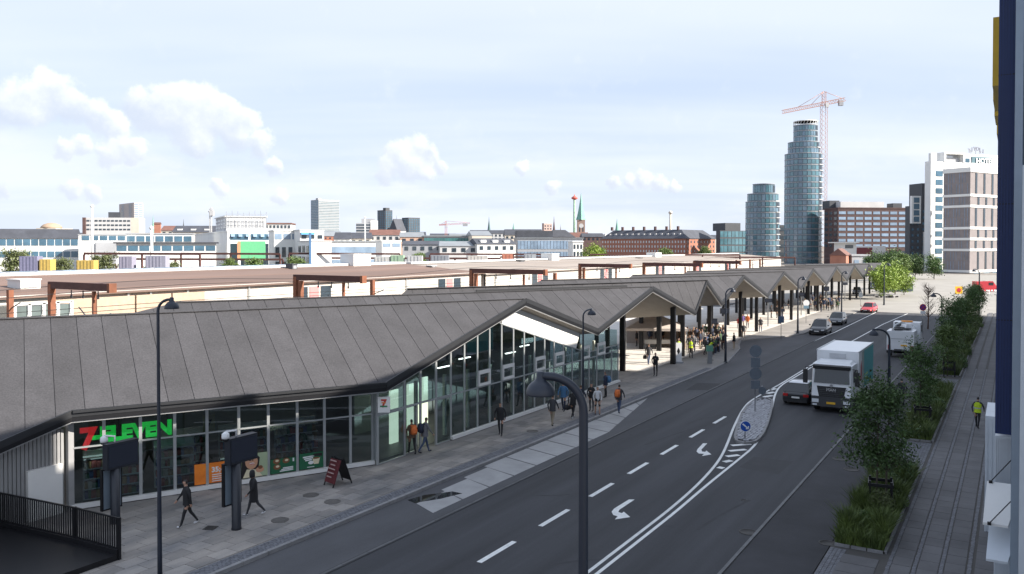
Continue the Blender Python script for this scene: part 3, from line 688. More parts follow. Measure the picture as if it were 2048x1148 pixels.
b = bl('market_hall', 'big white hall with tilted-open windows along its top', b_white, 455, 463, 285, 378, 582, 26)
b.grid('R', 3, 1, b.zy(480), b.zy(467), .88, .92, w_blue, .02, .98); b.flat(b_white, .2, .4)
for i in range(8):
    u = b.wr*(.08+i*.115); p = b.P(u, -.45, b.zy(471)); MB().box(p, (1.3, .08, 1.1), math.atan2(b.dr.y, b.dr.x), tilt=(R(-35), 'X')).obj('open_light', w_sky, b.par)
b.grid('R', 6, 1, 0.5, b.zy(484), .7, .9, w_dark, .02, .98)
b.box(0, b.wr*.95, 4, 9, b.h, b.h+1.3, b_grey, 'roof_upstand')
# scaffolded structure on top of the hall
t = thing('rooftop_structure', 'pale vaulted plant house wrapped in scaffolding on the white hall', 'building'); t.location = (0, 0, 0)
b = Blk(452, 433, 315, 432, 532, 26, z0=5); b.par = t; b.body(t, b_pale); b.flat(b_white, .6, .4)
b.grid('R', 11, 1, b.zy(456), b.zy(440), .62, .9, b_grey, name='vault_rib'); b.grid('L', 4, 3, b.zy(458), b.zy(436), .8, .5, w_dark)
sca = MB()
for i in range(8):
    u = b.wr*i/7; sca.beam(b.P(u, -1.2, b.zy(462)), b.P(u, -1.2, b.h+1.5+rnd.uniform(0, 1)), .12, .12)
for z in (b.zy(455), b.zy(446), b.zy(438), b.h+.9): sca.beam(b.P(0, -1.2, z), b.P(b.wr, -1.2, z), .14, .14)
sca.obj('scaffold', b_metal, t)
b = bl('saw_roof_hall', 'pale hall with scalloped roof behind the scaffolded plant house', b_pale, 530, 448, 330, 530, 582, 8); b.grid('R', 7, 1, b.zy(457), b.zy(450), .55, .8, w_dark); b.flat(r_red, .3, .5)
# green billboard
p = PZ(506, 500, 262); wbb = 48*262/F; hb = 35*262/F
t = thing('billboard', 'big bright green billboard with an orange left edge', 'billboard', (p.x, p.y, 0), PSI+R(8))
MB().box((0, 0, p.z), (wbb, .3, hb)).obj('panel', mat('billboard_green', (.16, .55, .27), .6, var=.05), t); MB().box((-wbb/2-.5, 0, p.z), (.95, .36, hb)).obj('edge_strip', mat('billboard_orange', (.75, .36, .2), .6, var=.05), t)
for x in (-wbb/3, wbb/3): MB().bx(x-.15, x+.15, .16, .4, 0, p.z+hb/2-.5).obj('post', b_metal, t)
for i, (nm, lb, m, a, rows) in enumerate((
    ('white_block', 'white block with pale blue top storey right of the green billboard', b_white, (548, 462, 268, 548, 600, 26), 0),
    ('white_block', 'white block with a light blue awning near the tall striped hotel', b_white, (600, 461, 262, 600, 648, 26), 1),
    ('white_block', 'small white stepped block with a blue pilaster', b_white, (620, 483, 240, 596, 663, 26), 2))):
    b = bl(nm, lb, m, *a, depth=10); b.flat(b_pale, .2, .3)
    if i == 0: b.grid('R', 3, 1, b.zy(480), b.zy(466), .8, .8, w_sky); b.grid('R', 4, 2, 1, b.zy(490), .6, .7, w_dark)
    if i == 1: b.grid('R', 3, 1, b.zy(478), b.zy(469), .6, .8, w_dark); MB().box(b.P(b.wr*.3, -.6, b.zy(467)), (4.2, 1.2, .7), math.atan2(b.dr.y, b.dr.x)).obj('awning', mat('awning_blue', (.12, .36, .62), .6), b.par)
    if i == 2: b.grid('L', 3, 3, 1, b.zy(487), .6, .6, w_dark); b.box(-.25, .35, -.25, .3, 0, b.h+2.6, mat('pilaster_blue', (.06, .14, .27), .6), 'pilaster')
# apartment block pair far left
b = bl('pale_block', 'pale slab block with brown end walls behind the slate roof', b_pale, 172, 435, 430, 148, 262, 10); b.grid('R', 11, 3, b.zy(463), b.zy(437), .7, .35, w_dark); b.box(-1.5, 0, -1, 6, 0, b.h, b_brown, 'end_wall'); b.box(b.wr, b.wr+4, 0, 12, 0, b.h, b_cream, 'end_wall'); b.box(10, 16, 3, 7, b.h, b.h+3, b_dark, 'plant_room')
b = bl('apartment_tower', 'grey-beige apartment tower with a dark left face', mat('tower_beige', (.42, .38, .36), .8, var=.06), 268, 405, 800, 239, 287, 42); b.grid('R', 2, 14, b.zy(462), b.zy(407), .8, .5, w_sky); b.grid('L', 2, 14, b.zy(462), b.zy(407), .35, .9, b_grey, name='wall_panel')
b = bl('domed_hall', 'low tan domed roof rising behind the slate roof', b_cream, 72, 456, 520, 72, 112, 0, depth=20)
c = b.P(b.wr/2, b.wr/2, b.h); MB().lathe([(b.wr/2+.3, 0), (b.wr*.47, 1.2), (b.wr*.36, 2.4), (b.wr*.18, 3.2), (0, 3.5)], c, 20).obj('dome', mat('dome_tan', (.38, .28, .2), .8, var=.1), b.par)
# tall striped hotel
b = bl('hotel_tower', 'tall pale slab hotel striped with horizontal window bands', mat('slab_grey', (.36, .37, .38), .8, var=.05), 637, 399, 1050, 622, 679, 38)
b.grid('R', 1, 20, b.zy(466), b.zy(402), .98, .45, glz('band_pale', (.13, .18, .21), .2), name='window_band'); b.grid('L', 1, 20, b.zy(466), b.zy(400), .98, .82, w_blue, name='window_band'); b.box(0, 5, 2, 8, b.h, b.h+2, b_grey, 'plant_room')
b = bl('stepped_office', 'stepped grey office left of the dark tower', b_grey, 712, 446, 620, 708, 752, 10, depth=20); b.bands('R', 3, b.zy(464), b.zy(447), .5, w_dark); b.box(4, 14, 3, 14, b.h, b.zy(437), b_grey, 'upper_storey'); b.box(b.wr-4, b.wr+1.5, -.4, 2, 0, b.zy(441), b_white, 'stair_tower')
b = bl('dark_tower', 'taller of two dark window-gridded towers', b_dark, 771, 420, 700, 755, 785, 45); b.grid('R', 4, 11, b.zy(462), b.zy(422), .6, .6, w_blue); b.grid('L', 4, 11, b.zy(462), b.zy(422), .6, .6, w_blue)
b.box(1, 5, 1, 5, b.h, b.h+2, b_dark, 'plant_room')
b = bl('dark_tower', 'shorter and broader of two dark window-gridded towers', b_dark, 817, 435, 690, 804, 840, 40); b.grid('R', 5, 8, b.zy(464), b.zy(437), .6, .6, w_blue); b.grid('L', 4, 8, b.zy(464), b.zy(437), .6, .6, w_blue)
# low town houses
for k, (lb, m, rm, a, rise, rows) in enumerate((
    ('black-gabled house with white gable left of the stepped office', b_white, r_dark, (668, 478, 420, 668, 700, 6), 3.5, 1),
    ('second black-gabled house with white gable beside the thin mast', b_cream, r_dark, (700, 477, 430, 700, 742, 6), 3.2, 1),
    ('house with broad dark red roof below the dark tower', b_pale, r_red, (738, 470, 440, 738, 800, 6), 3.0, 1),
    ('pinkish house with grey roof under the shorter dark tower', mat('render_pink', (.50, .33, .25), .8, var=.1), r_grey, (800, 474, 430, 800, 848, 8), 2.6, 2),
    ('white house with dark mansard roof and dormers', b_white, r_dark, (955, 488, 340, 955, 1031, 25), 2.4, 1),
    ('low pale house with patched grey roof left of the white mansard house', b_pale, r_grey, (880, 492, 340, 880, 955, 8), 2.0, 1),
    ('low dark-roofed shed row below the glass hall', b_grey, r_dark, (805, 489, 350, 805, 885, 5), 1.6, 1),
    ('long slate-roofed house right of the cream gable', b_cream, r_dark, (1010, 470, 560, 1010, 1085, 5), 4, 2),
    ('long dark-roofed house behind the tower crane', b_pale, r_dark, (940, 467, 700, 940, 1012, 4), 3, 2),
    ('brown-roofed house left of the copper spires', b_cream, r_red, (322, 461, 500, 322, 385, 6), 3, 2),
    ('dormered grey-roofed house under the dark spire', b_cream, r_dark, (345, 464, 430, 345, 432, 4), 3.4, 2),
    ('slate-roofed house just left of the brick palace', b_brown, r_dark, (1165, 474, 640, 1165, 1208, 6), 3, 1))):
    b = bl('town_house', lb, m, *a, depth=11); b.gable(rise, rm, .4); n = max(3, int(b.wr/3.2)); b.grid('R', n, rows, b.h-3.0*rows, b.h-.3, .45, .6, w_dark)
    if k in (4, 10):
        for i in range(3): b.box(2+i*b.wr/3.2, 4.5+i*b.wr/3.2, 1.2, 3.5, b.h, b.h+1.7, b_white, 'dormer')
b = bl('wide_low_office', 'wide low blue-grey glazed office in front of the town roofs', b_pale, 662, 484, 300, 662, 760, 22, depth=14); b.bands('R', 2, 1.5, b.h-.6, .5, w_sky); b.flat(r_grey, .3, .4)
b = bl('pavilion', 'small white pavilion with big panes beside the wide low office', b_white, 764, 483, 285, 764, 802, 25, depth=8); b.grid('R', 2, 1, b.zy(494), b.zy(486), .8, .9, w_sky); b.flat(b_white, .2, .4)
b = bl('glass_hall', 'green-tinted glass hall with flat roof below the red crane', b_grey, 848, 473, 430, 848, 944, 5, depth=30)
b.grid('R', 16, 2, 1, b.h-.5, .9, .9, glz('pane_green', (.05, .16, .16), .1)); b.flat(r_grey, .6, .6)
b = bl('cream_gable_hall', 'cream sloping-ended hall right of the green glass hall', b_cream, 944, 471, 420, 944, 984, 12, depth=20); b.gable(2.5, r_grey, .2)
b = bl('long_glazed_office', 'long low grey glazed office left of the brick palace', b_grey, 1035, 477, 420, 1035, 1166, 5, depth=20); b.grid('R', 20, 2, 2, b.h-.4, .84, .75, w_sky); b.flat(r_grey, .4, .5); b.box(0, b.wr*.55, 3, 15, b.h+.4, b.h+4, r_dark, 'roof_storey')
b = bl('white_corner_house', 'small white corner house at the end of the long glazed office', b_white, 1146, 484, 395, 1146, 1166, 10, depth=10); b.grid('R', 3, 3, 1, b.h-.5, .5, .6, w_dark); b.flat(b_white)
# brick palace with hipped slate roof
b = bl('brick_palace', 'long red brick palace with hipped slate roof and rows of pale windows', b_red, 1372, 477, 520, 1203, 1430, 52)
b.grid('L', 30, 4, 2, b.h-.6, .42, .5, b_pale); b.grid('R', 9, 4, 2, b.h-.6, .3, .45, w_dark)
h = b.h; W, D = b.wr, b.wl; rr = 5.8
a4 = [b.P(u, v, h) for u, v in ((-.6, -.6), (W+.6, -.6), (W+.6, D+.6), (-.6, D+.6))]; r4 = [b.P(u, v, h+rr) for u, v in ((6, 6), (W-6, 6), (W-6, D-6), (6, D-6))]
MB().add(a4+r4, [(0, 1, 5, 4), (1, 2, 6, 5), (2, 3, 7, 6), (3, 0, 4, 7), (4, 5, 6, 7), (3, 2, 1, 0)]).obj('roof', r_dark, b.par)
for i in range(14): b.box(2.2, 3.6, 5+i*D/14.5, 6.2+i*D/14.5, h+1.2, h+3.4, b_pale, 'dormer')
for i in range(7): b.box(5.5, 7, 8+i*D/7.6, 9.2+i*D/7.6, h+rr-.2, h+rr+2.2, b_brown, 'chimney')
b = bl('low_glass_office', 'low blue glass office left of the smaller glass tower', b_dark, 1440, 461, 520, 1432, 1492, 20); b.grid('R', 7, 4, 1, b.h, .86, .8, w_teal); b.box(8, b.wr, 6, 20, b.h, b.h+5, b_dark, 'upper_storey')
# spires
def spire(name, label, px, ytop, yb, Z, wpx, hs, tm, sm, n=8, finial=True, clock=False, ysq=None):
    p = PZ(px, ytop, Z); r = wpx*Z/F/2; zt = p.z; zs = zt-(zt-CZ)*hs
    t = thing(name, label, 'spire', (p.x, p.y, 0), PSI); MB().bx(-r, r, -r, r, -1, zs).obj('tower', tm, t)
    MB().lathe([(r*1.35, zs), (r*1.05, zs+(zt-zs)*.12), (r*.7, zs+(zt-zs)*.35), (r*.22, zs+(zt-zs)*.75), (.05, zt)], (0, 0, 0), n, smooth=False).obj('spire_cap', sm, t)
    MB().lathe([(r*1.2, zs-.8), (r*1.2, zs)], (0, 0, 0), 8, smooth=False).obj('cornice', tm, t)
    if clock: MB().lathe([(r*.6, -r-.15), (r*.6, -r+.02)], (0, 0, zs-r*1.6), 20, axis='Y').obj('clock_face', b_pale, t)
    for s_ in (-1, 1): MB().box((s_*r*.45, -r, zs-r*2.6), (r*.3, .3, r*1.2)).obj('opening', w_dark, t)
spire('city_hall_tower', 'tall brick clock tower with green pointed spire', 1162, 385, 470, 1450, 15, .52, mat('tower_brick', (.27, .19, .16), .85, var=.15, scale=.1), cop, 4, clock=True)
spire('church_spire', 'slim dark green spire left of the pair over the town roofs', 978, 433, 466, 1300, 7, .62, b_dark, mat('copper_dark', (.08, .15, .15), .7))
spire('church_spire', 'short green-capped turret right of the slim dark spire', 1027, 446, 466, 1200, 8, .55, b_brown, cop)
spire('church_spire', 'dark reddish needle spire between the brick block and the clock tower', 1108, 432, 462, 1300, 7, .75, b_brown, b_brown)
spire('church_spire', 'tiny dark turret just right of the needle spire', 1121, 449, 462, 1300, 3.5, .6, b_brown, b_brown)
spire('church_spire', 'green stepped copper spire over the left end of the brick palace', 1234, 437, 465, 1100, 8, .55, cop, cop)
spire('church_spire', 'small dark spire over the dormered grey roof', 367, 438, 458, 800, 5, .6, b_dark, b_dark)
spire('church_spire', 'brick church tower with a broad green copper spire', 306, 430, 460, 700, 9, .8, b_red, cop, 4)
b = bl('brick_church', 'red brick church body beside the broad green spire', b_red, 308, 448, 690, 306, 321, 10, depth=8); b.gable(1.5, r_red)
spire('church_spire', 'thin dark spire between the two dark towers', 793, 431, 460, 690, 5, .7, b_brown, b_dark)
b = bl('white_gable_church', 'steep dark church roof with tall white gable between the dark towers', b_white, 795, 462, 600, 778, 812, 40); b.gable(9, r_dark, .3)
b = bl('brick_block_tower', 'square pale brick tower house left of the needle spire', mat('brick_pale', (.38, .28, .25), .85, var=.1), 1088, 447, 1150, 1084, 1104, 30); b.grid('R', 3, 3, b.zy(466), b.zy(449), .5, .5, w_dark); b.flat(b_pale)
b = bl('station_hall', 'big dark hipped hall roof below the clock tower', b_brown, 1088, 474, 800, 1086, 1150, 5, depth=30); b.gable(7, r_dark, .5, hip=9)
def mast(name, label, px, yt, Z, wd, m, cat='mast', top=None):
    p = PZ(px, yt, Z); t = thing(name, label, cat, (p.x, p.y, 0), PSI); MB().lathe([(wd/2, -.5), (wd/2*.8, p.z)], (0, 0, 0), 8).obj('shaft', m, t)
    if top: MB().lathe([(wd*.4, p.z-6), (wd*1.1, p.z-4.5), (wd*1.1, p.z-2.5), (wd*.3, p.z), (.1, p.z+3)], (0, 0, 0), 10).obj('crown', top, t)
    else: MB().lathe([(wd*.7, p.z), (wd*.7, p.z+wd*.5), (.05, p.z+wd)], (0, 0, 0), 8).obj('cap', m, t)
mast('ride_tower', 'green lattice fairground tower with a red top beside the clock tower', 1149, 392, 1350, 4.6, mat('ride_green', (.25, .38, .28), .7, var=.3, scale=.2), 'tower', mat('ride_red', (.5, .1, .08), .6))
mast('brick_chimney', 'tall thin tan chimney above the brick palace', 1341, 427, 900, 3.2, b_cream, 'chimney')
mast('flue_mast', 'tall white mast rising from the white office wing', 184, 414, 240, .75, b_white)
mast('flue_mast', 'white mast standing before the dark red roof', 730, 436, 380, .7, b_white)
mast('flue_pipe', 'white flue pipe on the low office roof', 303, 458, 270, 1.1, b_white)
# cranes
def crane(label, px, yt, Z, wd, jib, tilt, m, scale=1.0, yb=470):
    p = PZ(px, yt, Z); t = thing('tower_crane', label, 'crane', (p.x, p.y, 0), PSI); H = p.z; k = Z/F
    def lat(a, b, wv, name, par=t, n=14, th=.16):
        a, b = Vector(a), Vector(b); mb = MB(); ax = (b-a).normalized(); u = ax.cross(Vector((0, 1, 0))).normalized(); v = ax.cross(u)
        cs = [u*i*wv/2+v*j*wv/2 for i, j in ((-1, -1), (1, -1), (1, 1), (-1, 1))]
        for c in cs: mb.beam(a+c, b+c, th, th)
        for i in range(n):
            q0, q1 = a+(b-a)*(i/n), a+(b-a)*((i+1)/n)
            for j in range(4): mb.beam(q0+cs[j], q1+cs[(j+1) % 4], th*.7, th*.7)
        return mb.obj(name, m, par)
    zj = H-jib[2]*k; lat((0, 0, 0), (0, 0, zj), wd, 'mast', n=34)
    L1, L2 = jib[0]*k, jib[1]*k; dz1, dz2 = -L1*tilt, L2*tilt
    lat((-L1, 0, zj+dz1), (0, 0, zj), wd*.6, 'jib', n=22, th=.2); lat((0, 0, zj), (L2, 0, zj+dz2), wd*.6, 'counter_jib', n=8, th=.22)
    lat((0, 0, zj), (0, 0, H), wd*.6, 'apex_tower', n=4)
    st = MB()
    for q in ((-L1*.62, zj+dz1*.62+1), (-L1*.3, zj+dz1*.3+1), (L2*.85, zj+dz2*.85+1)): st.tube([(0, 0, H), (q[0], 0, q[1])], .14, 5)
    st.obj('tie_bar', m, t)
    MB().box((L2*.8, 0, zj+dz2*.8-1.6), (L2*.2, 2, 3)).obj('counterweight', b_grey, t); MB().box((1.2, -1.4, zj-1.2), (1.8, 1.6, 2.2)).obj('cab', b_pale, t)
    return t
m_crane = mat('crane_red', (.48, .27, .21), .6, var=.1)
crane('tall reddish lattice tower crane beside the taller glass tower', 1648, 183, 468, 3.0, (83, 42, 24), .20, m_crane)
crane('distant red tower crane over the green glass hall', 892, 442, 900, 2.2, (14, 48, 7), .06, mat('crane_pink', (.5, .2, .18), .6, var=.1))
crane('small pale crane rising left of the scaffolded plant house', 421, 416, 420, .9, (4, 5, 6), .4, b_pale)
# glass towers: drums of glazing stepped at the top
def gtower(label, px0, px1, tiers, Z, floors, seed):
    pc = PZ((px0+px1)/2, 480, Z); t = thing('glass_tower', label, 'tower', (pc.x, pc.y, 0), PSI); Rr = (px1-px0)/2*Z/F; rq = random.Random(seed); n = 26
    zb = 0
    for k, (xa, xb_, yt) in enumerate(tiers):
        r = (xb_-xa)/2*Z/F; cx = ((xa+xb_)/2-(px0+px1)/2)*Z/F; cy = Rr-r; zt = PZ(px0, yt, Z).z
        MB().lathe([(r, zb), (r, zt)], (cx, cy, 0), n, smooth=False).obj('core', mat('tower_spandrel', (.11, .15, .18), .3, .2, var=.15, scale=.4), t)
        fh = 3.1; nf = max(1, int((zt-zb)/fh)); fh = (zt-zb)/nf; wd = 2*r*math.sin(math.pi/n)
        me = {}
        for key, mm, fr in (('a', w_teal, .86), ('b', glz('pane_steel', (.12, .19, .25), .1), .86), ('c', w_dark, .86)): me[key] = MB().box((0, 0, 0), (wd*.82, .22, fh*.66)).mesh('pane', mm)
        mf = MB().box((0, 0, 0), (wd*1.02, .36, fh*.12)).mesh('floor_edge', b_pale)
        for j in range(nf):
            for i in range(n):
                a = (i+.5)*2*math.pi/n; 
                if math.sin(a) > .25: continue
                if a < math.pi: a = a
                right = math.cos(a) > .52
                key = rq.choice('aaabb') if not right else rq.choice('acccb')
                q = (cx+math.cos(a)*r*math.cos(math.pi/n), cy+math.sin(a)*r*math.cos(math.pi/n), zb+fh*(j+.5))
                mobj('pane', me[key], t, q, a+math.pi/2)
                if right and k < 2: mobj('balcony', mf, t, (q[0]+math.cos(a)*.4, q[1]+math.sin(a)*.4, zb+fh*(j+.06)), a+math.pi/2)
        for j in range(0, nf+1): MB().lathe([(r+.13, zb+fh*j-.16), (r+.13, zb+fh*j+.16)], (cx, cy, 0), n, smooth=False).obj('floor_ring', b_grey, t)
        zb = zt
    return t, cx, cy, r, zt
gtower('smaller of two round stepped blue glass towers', 1492, 1557, ((1492, 1557, 404), (1496, 1556, 388), (1509, 1552, 368)), 500, 20, 3)
t, cx, cy, r, zt = gtower('taller of two round stepped blue glass towers', 1570, 1641, ((1570, 1641, 309), (1578, 1638, 285), (1591, 1637, 250)), 463, 30, 5)
cr = MB()
for i in range(24): a = i*math.pi/12; cr.beam((cx+r*math.cos(a), cy+r*math.sin(a), zt), (cx+r*math.cos(a+.13), cy+r*math.sin(a+.13), zt+2.2), .2, .2)
cr.lathe([(r+.1, zt+2.1), (r+.1, zt+2.5), (r-.3, zt+2.5), (r-.3, zt+2.1)], (cx, cy, 0), 24); cr.obj('crown_ring', b_white, t)
b = bl('dark_link_block', 'low dark block between the two glass towers', b_dark, 1557, 450, 520, 1557, 1574, 5, depth=14)
for a_ in (b,): a_.bands('R', 4, 2, a_.h, .4, w_dark)
# brown brick office
b = bl('brick_office', 'dark brown brick office with rows of wide sky-blue windows', b_brown, 1676, 417, 430, 1648, 1812, 6)
b.grid('R', 8, 7, b.zy(497), b.zy(420), .80, .5, w_sky); b.grid('L', 3, 7, b.zy(497), b.zy(420), .6, .5, w_dark); b.flat(b_brown, .2, .6)
b.grid('R', 8, 2, 1.5, b.zy(500), .8, .7, w_dark)
b.box(4, b.wr*.75, 5, 20, b.h, b.zy(402), b_pale, 'penthouse'); b.box(.5, 6, 10, 18, b.h, b.zy(399), b_dark, 'plant_room'); b.box(b.wr-5, b.wr, 4, 10, b.h, b.zy(405), b_dark, 'plant_room')
b = bl('white_depot', 'white depot box with dark red side near the brown office', b_white, 1745, 492, 330, 1712, 1771, 35); b.grid('R', 1, 2, 2, b.h-1, .8, .25, b_pale, name='wall_panel'); MB().prism([tuple(b.P(u, v, 0).to_2d()) for u, v in ((-.15, 0), (-.05, 0), (-.05, b.wl*.95), (-.15, b.wl*.95))], 1, b.h-.6).obj('red_side', mat('panel_oxblood', (.16, .03, .035), .6), b.par)
b = bl('signal_house', 'white flat-topped signal house beside the tracks', b_white, 1690, 486, 320, 1668, 1706, 15); b.bands('R', 1, b.h-2.2, b.h-.6, .8, w_dark); b.flat(b_white, 1.6, .4); b.box(b.wr, b.wr+1.5, 0, 3, 0, b.h+.5, b_white, 'chimney')
b = bl('brick_shed', 'small red brick gabled shed beside the white depot', b_red, 1692, 511, 260, 1660, 1702, 60); b.gable(2.2, r_red, .3)
b = bl('blue_hut', 'small blue-grey hut between shed and white depot', b_grey, 1704, 512, 265, 1704, 1740, 8, depth=6); b.grid('R', 2, 1, .5, b.h-.4, .5, .7, w_sky); b.flat(b_grey)
# dark / white stepped building, hotel, grey brick block
b = bl('dark_block', 'dark clad block with a white framed window bay', b_dark, 1820, 412, 350, 1816, 1862, 12, depth=20); b.grid('R', 4, 9, 3, b.h-1, .35, .4, w_blue)
b.box(0, b.wr*.42, -1.2, 0, b.zy(447), b.zy(392), b_white, 'bay_frame'); b.grid('R', 1, 4, b.zy(445), b.zy(394), .8, .8, w_blue, .06, .36, out=2.7); b.box(b.wr*.55, b.wr*.95, 0, 8, b.h, b.zy(366), b_dark, 'roof_box'); b.box(b.wr*.60, b.wr*.66, -.6, -.2, 6, 16, b_white, 'banner')
b = bl('hotel', 'tall white hotel with a column of dark windows and rooftop lettering', b_white, 1862, 322, 335, 1857, 2030, 20)
H = b.h
U = b.upx; q = lambda px: U(px)/b.wr
b.grid('R', 1, 12, b.zy(545), b.zy(338), .62, .62, w_blue, q(1866), q(1888)); b.grid('R', 1, 1, b.zy(352), b.zy(338), .8, .7, w_blue, q(1888), q(1902))
b.box(0, U(1872), 0, 1.2, H-.01, b.zy(306), b_white, 'fin_wall')
for u in (U(1886), U(1924)): b.box(u, u+.9, -.3, 5, H, b.zy(306), b_white, 'roof_frame')
b.box(U(1886), U(1924)+.9, -.3, 5, b.zy(306), b.zy(303), b_white, 'roof_frame')
b.box(U(1890), U(1922), 1.5, 5, H, b.zy(313), b_grey, 'terrace_room'); b.box(U(1926), b.wr, .5, 9, H, b.zy(304), b_white, 'upper_storey')
p_ = Blk.P
MB().prism([tuple(b.P(u, v, 0).to_2d()) for u, v in ((U(1943), .15), (U(1984), .15), (U(1984), .45), (U(1943), .45))], b.zy(331), b.zy(309)).obj('sign_board', mat('sign_teal', (.08, .16, .19), .5), b.par)
MB().prism([tuple(b.P(u, v, 0).to_2d()) for u, v in ((U(1929), .3), (U(1939), .3), (U(1939), .48), (U(1929), .48))], b.zy(333), b.zy(313)).obj('window', w_blue, b.par)
m_let = mat('letter_white', (.85, .85, .85), .5, var=0)
text_mesh('lettering', 'HOTEL', 3.2, m_let, b.par, frame(b.P(U(1968), -.05, b.zy(318)), b.dr), .1, bold=.08)
tv = thing('roof_sign', 'arched rooftop lettering on a frame above the white hotel', 'sign'); uc = U(1963)
for i, ch in enumerate('TIVOLI'):
    x = (i-2.5)*1.55; p = b.P(uc+x, 3, b.zy(291)-.06*x*x); text_mesh('letter', ch, 2.3, mat('letter_grey', (.20, .21, .25), .5), tv, frame(p, b.dr), .12, bold=.04)
fr = MB()
for x in (-2.2, 0, 2.2): fr.beam(b.P(uc+x, 3.3, b.zy(305)), b.P(uc+x*1.3, 3.3, b.zy(294)), .18, .18)
fr.beam(b.P(uc-3.8, 3.2, b.zy(297)), b.P(uc+3.8, 3.2, b.zy(297)), .18, .18); fr.obj('frame', b_metal, tv)
b = bl('grey_brick_block', 'grey-brown brick block with white bands and slot windows at the corner', b_tan, 1941, 337, 300, 1886, 2040, 33)
bandz = [b.zy(y) for y in (543, 500, 478, 456, 412, 390, 341)]
for z in bandz:
    MB().prism([tuple(b.P(u, v, 0).to_2d()) for u, v in ((-.25, -.25), (b.wr+.25, -.25), (b.wr+.25, b.wl+.25), (-.25, b.wl+.25))], z-.45, z+.45 if z < b.h-2 else b.h+.5).obj('white_band', b_white, b.par)
for (za, zb_, k) in zip(bandz[:-1], bandz[1:], range(9)):
    rows = 1 if zb_-za < 6 else 2
    b.grid('R', 6, 1, za+.5, zb_-.5, .22, .94, w_dark, .03 if k % 2 else .08, .97); b.grid('L', 9, rows, za+.5, zb_-.5, .10, .9, w_sky, .04, .96, name='window', skip=lambda i, j: (i*7+j*3+k) % 4 == 0)
MB().prism([tuple(b.P(u, v, 0).to_2d()) for u, v in ((-.06, -.06), (b.wr, -.06), (b.wr, b.wl), (-.06, b.wl))], 0, bandz[0]-.5).obj('ground_floor', b_dark, b.par)
b.grid('R', 5, 1, .3, bandz[0]-1, .7, .8, w_blue, .05, .95, name='shop_window')
# hazy rows of distant roofs closing the skyline
rq = random.Random(11)
for k in range(34):
    px = -20+k*46+rq.uniform(-8, 8)
    if 1480 < px < 1900: continue
    Z = rq.uniform(760, 1000); yt = rq.uniform(471, 478); wpx = rq.uniform(40, 58)
    b = Blk(px, yt, Z, px, px+wpx, rq.uniform(-6, 16), depth=16); wi, ri = rq.randrange(4), rq.choice([0, 1, 0, 2]); t = T('distant_house', 'distant %s house with %s roof on the skyline' % (('cream', 'red brick', 'pale stone', 'grey-brown')[wi], ('dark slate', 'red tiled', 'grey metal')[ri]), 'building', b, 'distant houses along the skyline')
    b.body(t, [b_cream, b_red, b_pale, b_tan][wi]); b.gable(rq.uniform(3, 5.5), [r_dark, r_red, r_grey][ri], .5)
    b.grid('R', max(4, int(b.wr/4)), 2, b.h-6.5, b.h-.5, .4, .5, w_dark)
# ================================================================ railway yard behind the terminal
m_rust = mat('rust_red', (.20, .075, .04), .8, var=.25, scale=1.5); m_rustd = mat('rust_dark', (.085, .035, .03), .8, var=.2, scale=1)
m_brn = mat('roof_brown', (.165, .11, .09), .85, var=.18, scale=.12, detail=8, stretch=(1, .15, 1)); m_beige = mat('roof_beige', (.29, .25, .22), .85, var=.12, scale=.15, detail=7, stretch=(1, .2, 1))
m_wall = mat('shed_wall', (.50, .46, .42), .8, var=.06, scale=.3); m_pink = mat('door_pink', (.62, .22, .22), .6, var=.05)
structure('railway_ballast', MB().add([(-190, -60, -.03), (-53, -60, -.03), (-53, 420, -.03), (-190, 420, -.03)], [(0, 1, 2, 3)]), mat('ballast', (.17, .15, .135), .95, var=.25, scale=.6, detail=8))
structure('back_road', MB().add([(-51.9, 20, .0), (-43, 20, .0), (-43, 150, .0), (-51.9, 150, .0)], [(0, 1, 2, 3)]).add([(-51.9, 20, .104), (-42, 20, .104), (-42, 150, .104), (-51.9, 150, .104)], [(0, 1, 2, 3)]), m_asph3)
structure('grass_strip', MB().bx(-56, -52.2, 20, 200, -.03, .14), mat('grass_lit', (.22, .22, .07), .9, var=.2, scale=.5))
def shed(name, label, s0, s1, xe, ze, xr, zr, rm, strips):
    t = thing(name, label, 'shed')
    MB().bx(xe-.2, xe, s0, s1, -.1, ze).obj('wall', m_wall, t); MB().bx(2*xr-xe, 2*xr-xe+.2, s0, s1, -.1, ze).obj('wall', m_wall, t)
    for s in (s0, s1-.2): MB().add([(xe, s, -.1), (2*xr-xe, s, -.1), (2*xr-xe, s, ze), (xr, s, zr-.1), (xe, s, ze), (xe, s+.2, -.1), (2*xr-xe, s+.2, -.1), (2*xr-xe, s+.2, ze), (xr, s+.2, zr-.1), (xe, s+.2, ze)], [(4, 3, 2, 1, 0), (5, 6, 7, 8, 9), (0, 1, 6, 5), (1, 2, 7, 6), (2, 3, 8, 7), (3, 4, 9, 8), (4, 0, 5, 9)]).obj('gable_wall', m_wall, t)
    for sg in (1, -1):
        for i in range(strips):
            a, b = i/strips, (i+1)/strips; xa, xb2 = xe+.5, xr; f = lambda q: (xr+sg*((xa+(xb2-xa)*q)-xr), ze-.1+(zr-ze+.1)*q)
            (x0, z0), (x1, z1) = f(a), f(b-.006); o = .04 if i % 2 else 0
            MB().add([(x0, s0-.4, z0+o), (x0, s1+.4, z0+o), (x1, s1+.4, z1+o), (x1, s0-.4, z1+o), (x0, s0-.4, z0-.15), (x0, s1+.4, z0-.15), (x1, s1+.4, z1-.15), (x1, s0-.4, z1-.15)], [(0, 1, 2, 3), (7, 6, 5, 4), (0, 4, 5, 1), (1, 5, 6, 2), (2, 6, 7, 3), (3, 7, 4, 0)]).obj('roof_sheet', rm, t)
    return t
XS = -78
